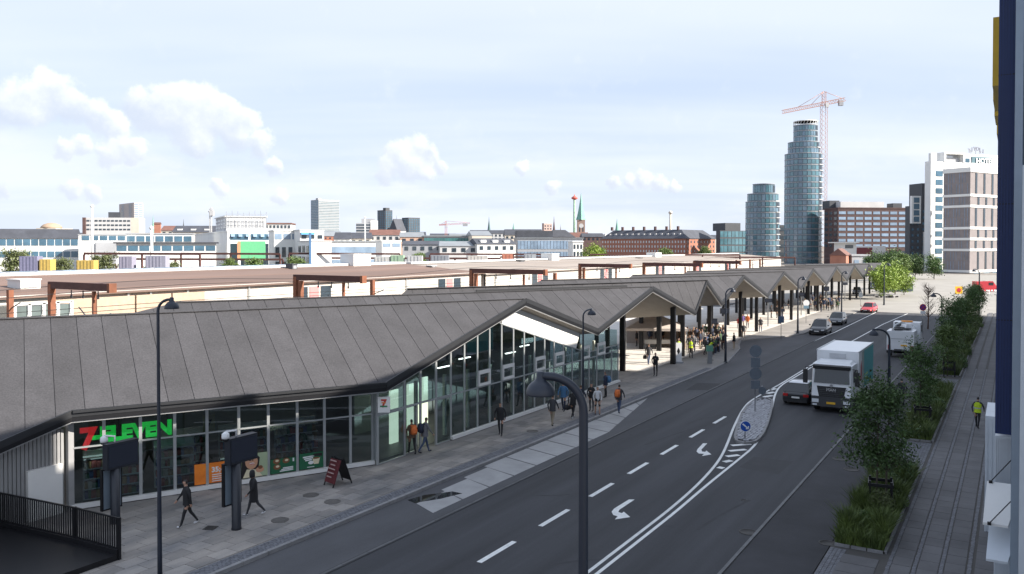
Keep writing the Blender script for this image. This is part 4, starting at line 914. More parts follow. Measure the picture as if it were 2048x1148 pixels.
ts = shed('railway_shed', 'long railway shed with brown roof behind the terminal', 12, 118, XS, 5.75, -96, 7.05, m_brn, 6)
tp = shed('railway_shed', 'long railway shed with pale beige roof further along the tracks', 119, 330, XS, 5.5, -96, 6.9, m_beige, 5)
MB().bx(-97.5, -94.5, 36, 118, 6.9, 7.35).obj('ridge_light', b_pale, ts); MB().bx(-97.5, -94.5, 119.5, 330, 6.9, 7.25).obj('ridge_light', b_pale, tp)
me_rl = MB().box((0, 0, 0), (2.4, 2.2, .08)).mesh('roof_light_pane', w_sky)
for i in range(26): mobj('roof_light_pane', me_rl, ts, (-95.9, 38+i*3, 7.37))
def door_group(par, px):
    s = PX(px, 565, XS).y
    for k, (o, wd, m, n) in enumerate(((-1.7, 1.5, w_dark, 'window'), (0, 1.3, m_pink, 'door'), (1.7, 1.5, w_dark, 'window'))): MB().bx(XS-.05, XS+.08, s+o*1.25-wd*.62, s+o*1.25+wd*.62, .4, 5.0).obj(n, m, par)
for px, p in ((628, ts), (899, ts), (1080, tp), (1212, tp), (1320, tp), (1395, tp), (1455, tp)): door_group(p, px)
for px in (255, 300, 374, 497, 745, 812, 990): s = PX(px, 590, XS).y; MB().bx(XS, XS+.18, s-.12, s+.12, 0, 5.6).obj('wall_post', m_alu, ts)
for i in range(9): s = 27+i*5.2; MB().bx(XS+.0, XS+.06, s, s+4, 1.0, 1.9).obj('low_window', w_dark, ts) if i < 5 else None
tr = thing('glazed_porch', 'glazed porch of white steel posts and bracing on the brown shed', 'porch')
ya, yb_ = PX(28, 610, -74).y, PX(142, 610, -74).y
MB().bx(-77.9, -74.05, ya, yb_, 0, 5.0).obj('glazing', glz('pane_porch', (.12, .15, .15), .2), tr)
for i in range(5):
    s = ya+(yb_-ya)*i/4; MB().bx(-74.05, -73.85, s-.14, s+.14, 0, 5.3).obj('post', b_white, tr)
    if i < 4: MB().beam((-73.95, s, .6), (-73.95, s+(yb_-ya)/4, 4.6), .08, .1).obj('brace', b_white, tr)
for z in (5.2, 2.8): MB().beam((-73.9, ya, z), (-73.9, yb_, z), .1, .12).obj('rail', b_white, tr)
tc_ = thing('tan_panelling', 'tan boarded wall panels with low windows beside the glazed porch', 'wall panels')
for i in range(4):
    s = yb_+.4+i*4.3; MB().bx(XS+.2, XS+.5, s, s+4.1, 2.9, 5.2).obj('panel', mat('board_tan', (.42, .32, .24), .8, var=.1), tc_); MB().bx(XS+.2, XS+.4, s+.2, s+3.8, 1.6, 2.7).obj('window', w_dark, tc_)
# things standing on the shed roofs
def on_roof(x): return 5.6+(7.0-5.6)*min(1, (x-(XS+.5))/(-96-(XS+.5)))
def rbox(name, label, px0, px1, yt, yb, x, dx, m, lid=None):
    a, b = PX(px0, yb, x), PX(px1, yb, x); z0 = on_roof(x)-.1; zt = PX((px0+px1)/2, yt, x).z; t = thing(name, label, 'roof unit', (x, (a.y+b.y)/2, z0)); L = abs(b.y-a.y)
    MB().bx(-dx/2, dx/2, -L/2, L/2, -.3, zt-z0).obj('casing', m, t); MB().bx(-dx/2-.08, dx/2+.08, -L/2-.08, L/2+.08, zt-z0, zt-z0+.12).obj('lid', lid or m, t)
    MB().bx(dx/2, dx/2+.04, -L*.3, L*.3, .2, (zt-z0)*.8).obj('louvre', b_grey, t)
rbox('roof_cabinet', 'large white cabinet on the brown shed ridge', 694, 728, 509, 535, -95, 3, b_white)
rbox('roof_cabinet', 'white cabinet on the pale shed ridge', 1093, 1107, 508, 524, -95, 3, b_white)
rbox('roof_cabinet', 'distant white cabinet far along the pale shed ridge', 1302, 1314, 506, 517, -95, 3, b_white)
rbox('roof_vent', 'dark box vent at the top of the brown roof', 578, 588, 529, 542, -93, 1.4, b_dark)
rbox('roof_vent', 'black and white cowl vent half way up the brown roof', 858, 867, 532, 544, -88, 1.2, b_dark, b_white)
rbox('roof_vent', 'small black vent on the ridge of the pale roof', 1036, 1044, 521, 530, -94, 1.4, b_dark)
rbox('roof_vent', 'small dark vent far along the pale roof', 1275, 1281, 516, 523, -92, 1.3, b_dark)
rbox('roof_light', 'raised white skylight low on the brown roof', 28, 68, 560, 572, -84, 2.4, b_white)
# catenary gantries: rusty portal arms across the tracks
def gantry(label, px, yt, pxe, double=False, H=7.5, wd=.42):
    p = PV(px, yt, (0, 0), (0, 1)) if False else None
    r = ray(px, yt); p = CAM+r*((H-CZ)/r.z); r2 = ray(pxe, yt+4); p2 = CAM+r2*((H-CZ)/r2.z); L = max(3, p2.x-p.x)
    t = thing('catenary_gantry', label, 'gantry', (p.x, p.y, 0))
    MB().bx(-wd/2, wd/2, -wd/2, wd/2, -.05, H-.2).obj('post', m_rust, t)
    MB().bx(-wd/2, L, -wd*.45, wd*.45, H-.55, H).obj('arm', m_rustd, t); MB().bx(L, L+.3, -.3, .3, H-.66, H+.04).obj('arm_end', m_rust, t)
    if double: MB().bx(wd*1.2, wd*1.2+wd*.8, -wd/2, wd/2, -.05, H-.62).obj('post', m_rust, t)
    MB().bx(L*.72, L*.72+.2, -.12, .12, 2.0, H-.62).obj('drop_post', m_rust, t)
    for q in (.35, .55, .8):
        mb = MB().tube([(L*q, 0, H-.6), (L*q, 0, H-1.05)], .05, 6); mb.lathe([(.05, 0), (.12, .05), (.05, .1), (.12, .15), (.05, .2)], (L*q, 0, H-1.2), 8); mb.obj('insulator', b_dark, t)
    MB().tube([(L*.72, .0, 4.3), (L*.72-1.9, 0, 5.6)], .05, 6).obj('bracket', b_dark, t); MB().tube([(L*.72, 0, 4.4), (L*.72+2.2, 0, 5.3)], .05, 6).obj('bracket', b_dark, t)
gantry('rust-red gantry with long arm before the glazed porch', 103, 563, 240); gantry('double-post rust-red gantry beside the shed door group', 592, 549, 712, True)
gantry('rust-red gantry with long arm before the middle of the pale shed', 943, 537, 1062, True); gantry('short-armed rust gantry before the pale shed', 1160, 527, 1205, True)
gantry('rust gantry far along the pale shed', 1288, 525, 1356); gantry('rust gantry near the far end of the pale shed', 1390, 521, 1425)
for k, (px, yt) in enumerate(((20, 580), (745, 560), (1110, 546), (1388, 522), (1473, 520), (1500, 519), (1520, 518))):
    r = ray(px, yt); H = 6.6; p = CAM+r*((H-CZ)/r.z); t = thing('catenary_post', ['lone rusty track post left of the long-armed gantry', 'lone rusty post between two gantries on the brown shed side', 'lone rusty post before the pale shed', 'lone post by the far gantry', 'thin far post left of the tower foot', 'middle far post under the smaller tower', 'far post under the glass tower'][k], 'post', (p.x, p.y, 0))
    MB().bx(-.2, .2, -.2, .2, -.05, H).obj('shaft', m_rust, t); MB().tube([(0, 0, 5), (1.6, 0, 5.6)], .05, 6).obj('bracket', b_dark, t)
for k, (pa, pb, y) in enumerate(((168, 400, 507), (158, 232, 529), (243, 566, 518), (362, 560, 507), (578, 800, 507), (640, 1000, 516), (860, 1110, 508), (1000, 1330, 514), (1180, 1480, 509), (1330, 1590, 514))):
    Z = 205+k*9; a, b = PZ(pa, y, Z), PZ(pb, y+1, Z); t = thing('track_portal', 'dark rusty portal spanning the far tracks beyond the sheds', 'portal', (0, 0, 0), 0, 'portals over the far tracks')
    MB().beam(a, b, .4, .55).obj('beam', m_rustd, t); n = max(2, int((b-a).length/11)); 
    for i in range(n+1): q = a+(b-a)*(i/n); MB().bx(q.x-.2, q.x+.2, q.y-.2, q.y+.2, -.05, a.z-.25).obj('leg', m_rustd, t)
for k, (x, z) in enumerate(((-60.5, 5.6), (-60.5, 6.7), (-56.5, 5.6), (-66, 6.9))):
    pts = [(x, -10+i*8, z+.35*math.cos(i*math.pi/3.5)*(1 if k % 2 else .1)) for i in range(45)]
    tag(MB().tube(pts, .022, 4).obj('contact_wire', m_black), 'thin overhead railway wire strung along the tracks before the sheds', 'wire', 'overhead wires')
# wagons and containers on the far tracks
rq = random.Random(4)
for k, (px, wpx, y, c) in enumerate(((62, 36, 522, (.20, .20, .30)), (95, 22, 528, (.50, .36, .10)), (175, 34, 530, (.50, .36, .10)), (255, 26, 522, (.27, .26, .33)), (315, 40, 521, (.30, .30, .37)), (765, 30, 523, (.5, .5, .48)), (795, 26, 520, (.30, .42, .30)), (830, 30, 521, (.5, .5, .5)), (880, 36, 520, (.25, .27, .3)), (955, 40, 521, (.5, .48, .45)), (1015, 22, 518, (.45, .18, .12)), (1060, 24, 518, (.3, .32, .34)))):
    p = PZ(px, y-7, 196); L = wpx*196/F
    t = thing('freight_container', ['lavender', 'yellow', 'broad yellow', 'violet', 'pale violet', 'off-white', 'pale green', 'light grey', 'dark grey', 'cream', 'rust red', 'slate grey'][k]+' container on the far tracks beyond the sheds', 'container', (p.x, p.y, 0), PSI)
    m = mat('container_%d' % k, c, .6, var=.1); MB().bx(-L/2, L/2, -1.2, 1.2, .9, p.z+.3).obj('body', m, t)
    for i in range(max(3, int(L/.8))): MB().bx(-L/2+.2+i*.8, -L/2+.5+i*.8, -1.26, -1.2, 1.0, p.z+.2).obj('rib', m, t)
    MB().bx(-L/2, L/2, -1, 1, .5, .9).obj('chassis', m_black, t)
    for sx in (-L*.35, L*.35): MB().lathe([(.45, -1.1), (.45, 1.1)], (sx, 0, .42), 12, axis='Y').obj('wheelset', m_black, t)
# ================================================================ lamps, signs, shop graphics, street furniture
m_lamp = mat('lamp_paint', (.018, .024, .038), .45, 0, var=.06); m_lens = mat('lamp_lens', (.6, .6, .55), .4, var=0)
def lamp(label, x, y, z0, H, arm, ang, r, pr=.055, cat='street lamp', name='street_lamp', group=None):
    t = thing(name, label, cat, (x, y, z0), ang, group); h = H-z0; a = min(arm*.85, .7)
    pts = [(0, 0, 0), (0, 0, .9), (0, 0, h*.6), (0, 0, h-a)]+[(a*(1-math.cos(k*math.pi/16)), 0, h-a+a*math.sin(k*math.pi/16)) for k in range(1, 9)]+[(arm, 0, h)]
    rs = [pr*1.5, pr*1.4, pr*1.0, pr*.9]+[pr*.85]*8+[pr*.8]
    MB().tube(pts, rs, 12).obj('pole', m_lamp, t)
    MB().lathe([(pr*2.4, 0), (pr*2.4, .04), (pr*1.7, .12)], (0, 0, 0), 14).obj('base_plate', m_lamp, t)
    R_ = r; prof = [(R_*.20, .10), (R_*.28, .07), (R_*.30, 0)]+[(R_*math.sin(k*math.pi/14), -R_*.1-R_*(1-math.cos(k*math.pi/14))*.95) for k in range(2, 8)]+[(R_*1.0, -R_*1.15), (R_*.97, -R_*1.17)]
    s_ = MB().lathe(prof, (arm, 0, h-.03), 24).obj('shade', m_lamp, t)
    MB().lathe([(R_*.9, -R_*1.12), (R_*.6, -R_*1.0), (0, -R_*.95)], (arm, 0, h-.03), 20).obj('lens', m_lens, s_)
    return t
aR = PSI; aL = PSI+math.pi
p = PZ(318, 900, 25); lamp('tall slim lamp on the pavement before the shop windows', p.x, p.y, .1, PZ(318, 599, 25).z, .42, aR, .215, .05)
p = PZ(1167, 900, 12.2); lamp('thick dark lamp standing beside the cycle track, its dome over the roadway', p.x, p.y, .1, PZ(1100, 752, 12.2).z, .64, aL, .215, .074)
p = PX(1166, 800, -21.62); lamp('slim lamp on the kerb before the white gable panel', p.x, p.y, .1, PX(1166, 619, -21.62).z, .5, aR, .25)
p = G(1451, 725, .1); lamp('lamp on the kerb beside the bus bay', p.x, p.y, .1, PX(1451, 577, p.x).z, .62, aR, .25, .075)
p = G(1595.5, 667, .1); lamp('lamp on the kerb beside the black parked car', p.x, p.y, .1, PX(1595, 554, p.x).z, .7, aR, .28, .08)
p = G(1683, 630, .1); lamp('lamp on the kerb left of the red car', p.x, p.y, .1, PX(1683, 543, p.x).z, .7, aR, .28, .08)
p = PZ(1778, 800, 54); lamp('curved lamp at the cycle track beside the white truck', p.x, p.y, .1, PZ(1778, 659, 54).z, 1.05, aL, .3, .075)
p = PZ(1883, 700, 97); lamp('curved lamp among the planting beds beside the purple round sign', p.x, p.y, .1, PZ(1883, 587, 97).z, 1.0, aL, .32, .075)
p = G(1768, 609, .1); lamp('far lamp near the bright green young trees', p.x, p.y, 0, 7.2, .8, aR, .3, .09)
p = G(1958, 628, .1); lamp('far lamp right of the last planting bed', p.x, p.y, 0, 6.8, .8, aL, .3, .09)

m_scr = mat('display_case', (.022, .025, .033), .4, var=.05); m_box = mat('lightbox_face', (.16, .20, .24), .3, var=.05)
m_cam = mat('camera_white', (.75, .75, .75), .35, var=0)
def totem(label, px, py, panel, flip, caml):
    g = G(px, py, .12); Z = (g-CAM).dot(FH); t = thing('info_totem', label, 'information post', (g.x, g.y, .1), 0)
    ztop = PZ(px, panel[3], Z).z
    MB().lathe([(.19, 0), (.17, .1), (.165, ztop+.2)], (0, 0, 0), 16).obj('column', m_scr, t)
    L = 1.25; zc = (PZ(px, panel[1], Z).z+PZ(px, panel[3], Z).z)/2-.1; hh = .95
    b_ = MB().box((.02, .22*flip, zc), (.30, L, hh)).obj('display', m_scr, t)
    MB().box((.175, .22*flip, zc), (.02, L*.92, hh*.84)).obj('screen', mat('screen_off', (.03, .035, .05), .25, var=0), b_)
    MB().box((-.22, -.02, zc-1.25), (.12, .8, 1.55)).obj('poster_case', m_black, t); MB().box((-.15, -.02, zc-1.25), (.02, .68, 1.42)).obj('poster_face', m_box, t); MB().box((-.29, -.02, zc-1.25), (.02, .68, 1.42)).obj('poster_face', m_box, t)
    cx, cy = caml; cz = zc+hh/2
    MB().tube([(0, 0, cz-.05), (0, 0, cz+.22), (cx, cy, cz+.24)], .035, 8).obj('camera_arm', m_cam, t)
    c = MB().lathe([(.05, .24), (.13, .17), (.14, .05), (.13, .0)], (cx, cy, cz), 16).obj('camera_dome', m_cam, t); MB().lathe([(.125, 0), (.1, -.08), (.0, -.12)], (cx, cy, cz), 16).obj('lens_dome', m_black, c)
totem('dark information post with blank display before the portrait poster', 473, 1058, (457, 873, 523, 925), 1, (-.05, -.42))
totem('dark information post standing at the end of the black railing', 231, 1046, (235, 880, 280, 940), 1, (-.35, -.2))

# ---- shop lettering and posters on the glass
def wplace(px, py, o=.05): q = PV(px, py, W0, n7); return q+Vector((n7[0], n7[1], 0))*o
m_g7 = mat('letter_green', (.02, .30, .05), .5, var=0, emit=(.02, .55, .06), estr=.55); m_r7 = mat('letter_red', (.5, .02, .02), .5, var=0, emit=(.8, .03, .03), estr=.5)
D7 = Vector((d7.x, d7.y, 0))
sg = thing('shop_sign', 'glowing shop lettering with red numeral and green letters behind the top panes', 'sign')
c0 = wplace(177, 882, -.25); text_mesh('numeral', '7', 1.15, m_r7, sg, frame(c0, D7), .03, bold=.05)
c1 = wplace(268, 866, -.25); text_mesh('lettering', '-ELEVEN', .80, m_g7, sg, frame(c1, D7), .03, bold=.045)
ps = thing('projecting_sign', 'small white projecting sign box with a red numeral at the shop corner', 'sign', (0, 0, 0))
q = PX(768, 809, -24.95); MB().box(q, (.55, .16, .72), R(30)).obj('box', m_white, ps); MB().box(q-Vector((.25, 0, .0)), (.4, .06, .06), R(10)).obj('bracket', m_alu, ps)
nx = Vector((math.cos(R(30)), math.sin(R(30)), 0)); nn = Vector((nx.y, -nx.x, 0))
text_mesh('numeral', '7', .5, mat('logo_red', (.55, .04, .03), .5, var=0), ps, frame(q+nn*.085+Vector((0, 0, .05)), nx), .006, bold=.02)
MB().box(q+nn*.088-Vector((0, 0, .07)), (.34, .012, .07), R(30)).obj('stripe', mat('logo_green', (.03, .22, .08), .5, var=0), ps); MB().box(q+nn*.092-Vector((0, 0, -.10)), (.2, .012, .05), R(30)).obj('stripe', mat('logo_orange', (.75, .25, .04), .5, var=0), ps)
def pmat(n, c): return mat(n, c, .45, var=.0)
def poster(name, label, x0, x1, yt, frac=1.0, m=None):
    a, b = PV(x0, 960, W0, n7).to_2d(), PV(x1, 960, W0, n7).to_2d(); ua, ub = (a-W0).dot(d7)+.05, (b-W0).dot(d7)-.05
    zt = PV((x0+x1)/2, yt, W0, n7).z; t = thing(name, label, 'poster'); c = at7((ua+ub)/2, (zt+.36)/2, .045); w_ = ub-ua; h_ = zt-.36
    MB().box(c, (w_, .012, h_), math.atan2(d7.y, d7.x)).obj('sheet', m, t)
    return t, c, w_, h_
def pshape(t, c, pts, m, n, o=.012):
    vs = [Vector(c)+D7*x+Vector((0, 0, z))+Vector((n7[0], n7[1], 0))*o for x, z in pts]; MB().add(vs, [tuple(range(len(vs)))]).obj(n, m, t)
def disc(x, z, rx, rz, k=14): return [(x+rx*math.cos(i*2*math.pi/k), z+rz*math.sin(i*2*math.pi/k)) for i in range(k)]
org = mat('poster_orange', (.80, .17, .02), .45, var=.15, scale=1.2, c2=(.95, .26, .03)); grn = mat('poster_green', (.02, .13, .06), .45, var=.1); wht = pmat('poster_white', (.8, .8, .78)); brn = pmat('poster_brown', (.22, .09, .04)); drk = pmat('poster_dark', (.02, .015, .015)); skn = pmat('poster_skin', (.62, .33, .20)); cre = pmat('poster_cream', (.75, .66, .45)); red = pmat('poster_red', (.5, .06, .04))
t, c, w_, h_ = poster('window_poster', 'plain orange poster sheet in the shop window', 386, 414, 928, m=org)
t, c, w_, h_ = poster('window_poster', 'orange poster with white price print and a cup', 415, 478, 922, m=org)
text_mesh('print', '35;-', .30, wht, t, frame(c+D7*(-w_*.22)+Vector((n7[0], n7[1], 0))*.012+Vector((0, 0, .12)), D7), .002, bold=.012)
for i in range(4): pshape(t, c, [(-w_*.4, -.10-i*.09), (-w_*.05, -.10-i*.09), (-w_*.05, -.06-i*.09), (-w_*.4, -.06-i*.09)], wht, 'print_line')
pshape(t, c, disc(w_*.28, -.12, .12, .16), wht, 'cup_print')
t, c, w_, h_ = poster('window_poster', 'portrait poster of a smiling dark-haired face on pale green', 480, 537, 906, m=pmat('poster_pale', (.40, .48, .30)))
pshape(t, c, [(-w_*.48, h_*.45), (-w_*.5, -h_*.5), (w_*.1, -h_*.5), (w_*.16, -.1), (w_*.2, h_*.30), (w_*.05, h_*.48)], drk, 'hair_print', .010)
pshape(t, c, disc(-w_*.12, h_*.16, .27, .33), skn, 'face_print', .013); pshape(t, c, disc(-w_*.10, h_*.07, .11, .05), wht, 'smile_print', .016); pshape(t, c, disc(-w_*.10, h_*.055, .11, .022), red, 'lip_print', .018)
for sx in (-.24, .0): pshape(t, c, disc(-w_*.12+sx*.45+.05, h_*.22, .045, .022), drk, 'eye_print', .016)
pshape(t, c, [(-w_*.16, h_*.18), (-w_*.06, h_*.10), (-w_*.14, h_*.10)], pmat('poster_skin2', (.5, .25, .15)), 'nose_print', .016)
pshape(t, c, disc(w_*.2, -h_*.22, .18, .12), skn, 'hand_print', .014); pshape(t, c, disc(w_*.22, -h_*.12, .1, .08), brn, 'food_print', .016); pshape(t, c, [(-w_*.45, -h_*.5), (w_*.3, -h_*.5), (w_*.1, -h_*.2), (-w_*.3, -h_*.15)], cre, 'blouse_print', .012)
t, c, w_, h_ = poster('window_poster', 'dark green poster with three pastries and a white slogan', 538, 594, 916, m=grn)
for x, z in ((-.3, .35), (.12, .32), (-.28, -.05)): pshape(t, c, disc(x, z*h_, .16, .12), brn, 'pastry_print'); pshape(t, c, disc(x+.02, z*h_+.02, .08, .05), cre, 'icing_print', .015)
for i in range(3): pshape(t, c, [(w_*(-.02-.06*i), -h_*(.22+.1*i)), (w_*.38, -h_*(.2+.1*i)), (w_*.38, -h_*(.13+.1*i)), (w_*(-.02-.06*i), -h_*(.15+.1*i))], wht, 'slogan_line')
pshape(t, c, [(w_*.36, h_*.2), (w_*.42, h_*.2), (w_*.42, h_*.44), (w_*.36, h_*.44)], wht, 'print_line')
t, c, w_, h_ = poster('window_poster', 'dark green poster with a coffee cup and white slogan', 596, 648, 905, m=grn)
for i in range(3): pshape(t, c, [(w_*(-.36+.05*i), h_*(.22-.11*i)), (w_*(.12-.05*i), h_*(.25-.11*i)), (w_*(.12-.05*i), h_*(.33-.11*i)), (w_*(-.36+.05*i), h_*(.30-.11*i))], wht, 'slogan_line')
pshape(t, c, [(w_*.1, -h_*.25), (w_*.3, -h_*.25), (w_*.36, h_*.12), (w_*.04, h_*.12)], cre, 'cup_print'); pshape(t, c, disc(w_*.2, h_*.13, .15, .04), brn, 'coffee_print', .015); pshape(t, c, disc(-w_*.02, -h_*.12, .13, .08), wht, 'saucer_print', .015); pshape(t, c, [(w_*.05, h_*.28), (w_*.45, h_*.22), (w_*.45, h_*.42), (w_*.1, h_*.42)], drk, 'bean_print'); pshape(t, c, [(-w_*.18, -h_*.42), (w_*.12, -h_*.42), (w_*.12, -h_*.38), (-w_*.18, -h_*.38)], wht, 'print_line')
hs = thing('inner_sign', 'cream numeral board hanging inside behind the upper pane', 'sign'); c = wplace(427, 856, -.9); MB().box(c, (.5, .04, .8), math.atan2(d7.y, d7.x)).obj('board', pmat('board_cream', (.45, .36, .2)), hs); text_mesh('numeral', '7', .5, drk, hs, frame(c+Vector((n7[0], n7[1], 0))*.03, D7), .004)
ci = thing('inner_sign', 'small cream coffee lettering inside above the green poster', 'sign'); c = wplace(562, 860, -.5); text_mesh('lettering', 'COFFEE', .24, cre, ci, frame(c, D7), .01, bold=.008)
# A-board
g = G(676, 968, .12); t = thing('sandwich_board', 'maroon folding board standing on the pavement beside the green posters', 'sign board', (g.x, g.y, .115), R(-12))
for sgn, m, n in ((1, mat('board_maroon', (.12, .02, .025), .5, var=.1), 'front_panel'), (-1, m_black, 'back_panel')):
    MB().box((0, -.26*sgn, .62), (.72, .03, 1.0), 0, tilt=(R(-20)*sgn, 'X')).obj(n, m, t)
    for sx in (-.33, .33): MB().beam((sx, -.48*sgn, 0), (sx, -.05*sgn, 1.16), .04, .04).obj('leg', m_black, t)
for i in range(5): MB().box((-.05+.04*(i % 2), -.255-.165+i*.058+.0, .40+i*.16), (.34+.1*(i % 3), .012, .05), 0, tilt=(R(-20), 'X')).obj('print_line', pmat('board_print', (.45, .3, .28)), t)
# railing and stairwell (bottom left)
rl = [PZ(238, 1040, 26.8), PZ(150, 1018, 27.9), PZ(-60, 974, 30.3)]
for q in rl: q.z = 1.47
t = thing('railing', 'black upright-bar railing around the stairwell', 'railing')
for a, b in zip(rl[:-1], rl[1:]):
    d = (b-a); n = int(d.length/.115)
    MB().beam(a, b, .05, .05).obj('top_rail', m_black, t); MB().beam(a-Vector((0, 0, 1.0)), b-Vector((0, 0, 1.0)), .05, .05).obj('bottom_rail', m_black, t)
    me = MB().box((0, 0, 0), (.05, .018, 1.0)).mesh('bar', m_black)
    for i in range(n+1): q = a+d*(i/n); mobj('bar', me, t, (q.x, q.y, .97), math.atan2(d.y, d.x)+R(90))
for q in rl[:2]: MB().box((q.x, q.y, .75), (.09, .09, 1.5)).obj('post', m_black, t)
d = (rl[2]-rl[0]).normalized(); nr = Vector((-d.y, d.x, 0)); nr = nr if nr.dot(CAM-rl[0]) > 0 else -nr
st = thing('stair_enclosure', 'black stairwell parapet below the railing', 'parapet')
f = [rl[0]+nr*.05, rl[1]+nr*.05, rl[2]+nr*.05, rl[2]+nr*5, rl[0]+nr*2.6-d*-.2]
MB().prism([tuple(q.to_2d()) for q in f], -.02, .30).obj('body', m_black, st); MB().prism([tuple(q.to_2d()) for q in (rl[0], rl[1], rl[2], rl[2]+nr*.12, rl[1]+nr*.12, rl[0]+nr*.12)], .30, .46).obj('coping', m_black, st)
# signs
m_back = mat('sign_back', (.15, .175, .205), .5, .3, var=.08); m_pole = mat('sign_pole', (.30, .31, .32), .4, .6, var=.05); m_sblue = mat('sign_blue', (.02, .09, .42), .45, var=0); m_sred = mat('sign_red', (.5, .03, .05), .45, var=0); m_swhite = mat('sign_white', (.8, .8, .8), .45, var=0)
def signpost(label, g, H, parts, yaw=PSI, cat='road sign', pr=.032, front=True):
    t = thing('road_sign', label, cat, (g.x, g.y, g.z), yaw); MB().tube([(0, 0, 0), (0, 0, H)], pr, 8).obj('pole', m_pole, t)
    for z, shp, sx, sz, m in parts:
        if shp == 'o': o = MB().lathe([(sx, -.075), (sx, -.055)], (0, 0, z), 24, axis='Y').obj('disc', m, t)
        else: o = MB().box((0, -.065, z), (sx*2, .02, sz*2)).obj('plate', m, t)
    return t
zof = lambda px, py, g: PZ(px, py, (g-CAM).dot(FH)).z-g.z
g = G(1510, 822, .12); signpost('pole with two round and two square sign backs on the cobbled island', g, zof(1511, 690, g), [(zof(1511, 702, g), 'o', .38, 0, m_back), (zof(1511, 725, g), 'b', .29, .30, m_back), (zof(1511, 747, g), 'o', .38, 0, m_back), (zof(1511, 769, g), 'b', .28, .26, m_back)])
g = G(1524, 800, .12); signpost('small low round sign back on the cobbled island', g, .95, [(zof(1524, 781, g), 'o', .26, 0, m_back)])
g = G(1490, 877, .12); t = signpost('low blue keep-right sign with white arrow on the cobbled island', g, 1.0, [(zof(1491, 852, g), 'o', .29, 0, m_swhite)]); z = zof(1491, 852, g)
MB().lathe([(.265, -.085), (.265, -.076)], (0, 0, z), 24, axis='Y').obj('blue_face', m_sblue, t)
ar = MB().box((-.02, -.095, z+.02), (.36, .012, .075), 0, tilt=(R(40), 'Y')); ar.box((.10, -.095, z-.12), (.17, .012, .06)); ar.box((.155, -.095, z-.065), (.06, .012, .17)); ar.obj('arrow', m_swhite, t)
g = PZ(1845, 668, 96); g.z = .1; t = signpost('round purple-blue no-stopping sign with red rim beside the bare tree', g, 3.4, [(3.05, 'o', .40, 0, m_sred), (2.45, 'b', .3, .16, m_swhite)]); MB().lathe([(.31, -.09), (.31, -.076)], (0, 0, 3.05), 20, axis='Y').obj('blue_face', mat('sign_violet', (.08, .05, .30), .45, var=0), t)
MB().box((0, -.096, 3.05), (.6, .01, .09), 0, tilt=(R(45), 'Y')).obj('bar', m_sred, t); MB().box((0, -.099, 3.05), (.6, .01, .09), 0, tilt=(R(-45), 'Y')).obj('bar', m_sred, t)
g = G(1562, 679, .1); signpost('blue-grey bus stop plate on a pole beside the bus bay', g, zof(1562, 630, g), [(zof(1562, 639, g), 'b', .30, .36, mat('stop_blue', (.08, .13, .20), .5))], cat='bus stop sign')
g = G(1612, 646, .1); signpost('white topped bus stop sign beside the far crowd', g, zof(1612, 600, g), [(zof(1612, 606, g), 'o', .42, 0, m_swhite), (zof(1612, 614, g), 'b', .36, .2, mat('stop_blue2', (.15, .25, .33), .5))], cat='bus stop sign')
g = G(1721, 612, .1); signpost('small grey bus stop sign left of the red car', g, zof(1721, 586, g), [(zof(1721, 590, g), 'b', .32, .4, m_back)], cat='bus stop sign')
g = G(1917, 612, .1); t = signpost('square yellow road work sign beyond the planting beds', g, zof(1917, 574, g), [(zof(1917, 580, g), 'b', .62, .62, mat('sign_yellow', (.78, .45, .03), .5, var=0))]); MB().lathe([(.36, -.10), (.36, -.08)], (0, 0, zof(1917, 580, g)), 16, axis='Y').obj('red_disc', m_sred, t)
# hanging / post-mounted departure boards
m_brd = mat('board_black', (.012, .012, .014), .4, var=0)
for k, (x0, x1, y0, y1) in enumerate(((1413, 1434, 635, 650), (1440, 1458, 615, 629), (1528, 1544, 596, 606), (1556, 1569, 616, 625), (1598, 1607, 584, 593), (1647, 1658, 572, 583), (1685, 1695, 564, 571))):
    X = -26.6 if k else -28.5; a, b = PX(x0, y1, X), PX(x1, y0, X); z0, z1 = a.z, b.z; c = (a+b)/2; Wd = (x1-x0)*(c-CAM).dot(FH)/F
    t = thing('departure_board', 'black departure board on a thin post '+['behind the crowd at the second gable', 'beside the kerb lamp at the narrow gable', 'under the fourth gable', 'behind the blue-grey bus stop plate', 'left of the white topped bus stop sign', 'above the far crowd', 'at the lamp left of the red car'][k], 'display board', (c.x, c.y, .1), PSI, 'departure boards')
    MB().box((0, 0, (z0+z1)/2-.1), (Wd, .22, abs(z1-z0)+.05)).obj('case', m_brd, t); MB().box((0, -.115, (z0+z1)/2-.1), (Wd*.92, .01, abs(z1-z0)*.85)).obj('screen', mat('screen_off', (.03, .035, .05)), t)
    MB().bx(-.06, .06, -.06, .06, 0, min(z0, z1)).obj('post', m_pole, t)
g = G(1419, 727, .1); t = thing('info_post', 'grey pillar with small green plate in front of the crowd', 'post', (g.x, g.y, .1), PSI); MB().box((0, 0, .55), (.42, .16, 1.1)).obj('pillar', m_pole, t); MB().box((0, -.02, 1.32), (.6, .14, .5)).obj('plate', mat('plate_green', (.12, .30, .22), .5), t)
g = G(1357, 726, .1); t = thing('banner_flag', 'white upright banner with a black emblem beside the black column', 'banner', (g.x, g.y, .1), PSI); MB().box((0, 0, .06), (.8, .5, .12)).obj('foot', b_grey, t); MB().box((0, 0, .95), (.55, .04, 1.65)).obj('sheet', m_swhite, t)
pd = MB().add([(0, -.03, 1.35), (-.14, -.03, 1.05), (0, -.03, .75), (.14, -.03, 1.05)], [(0, 1, 2, 3)]); pd.obj('emblem', m_black, t)
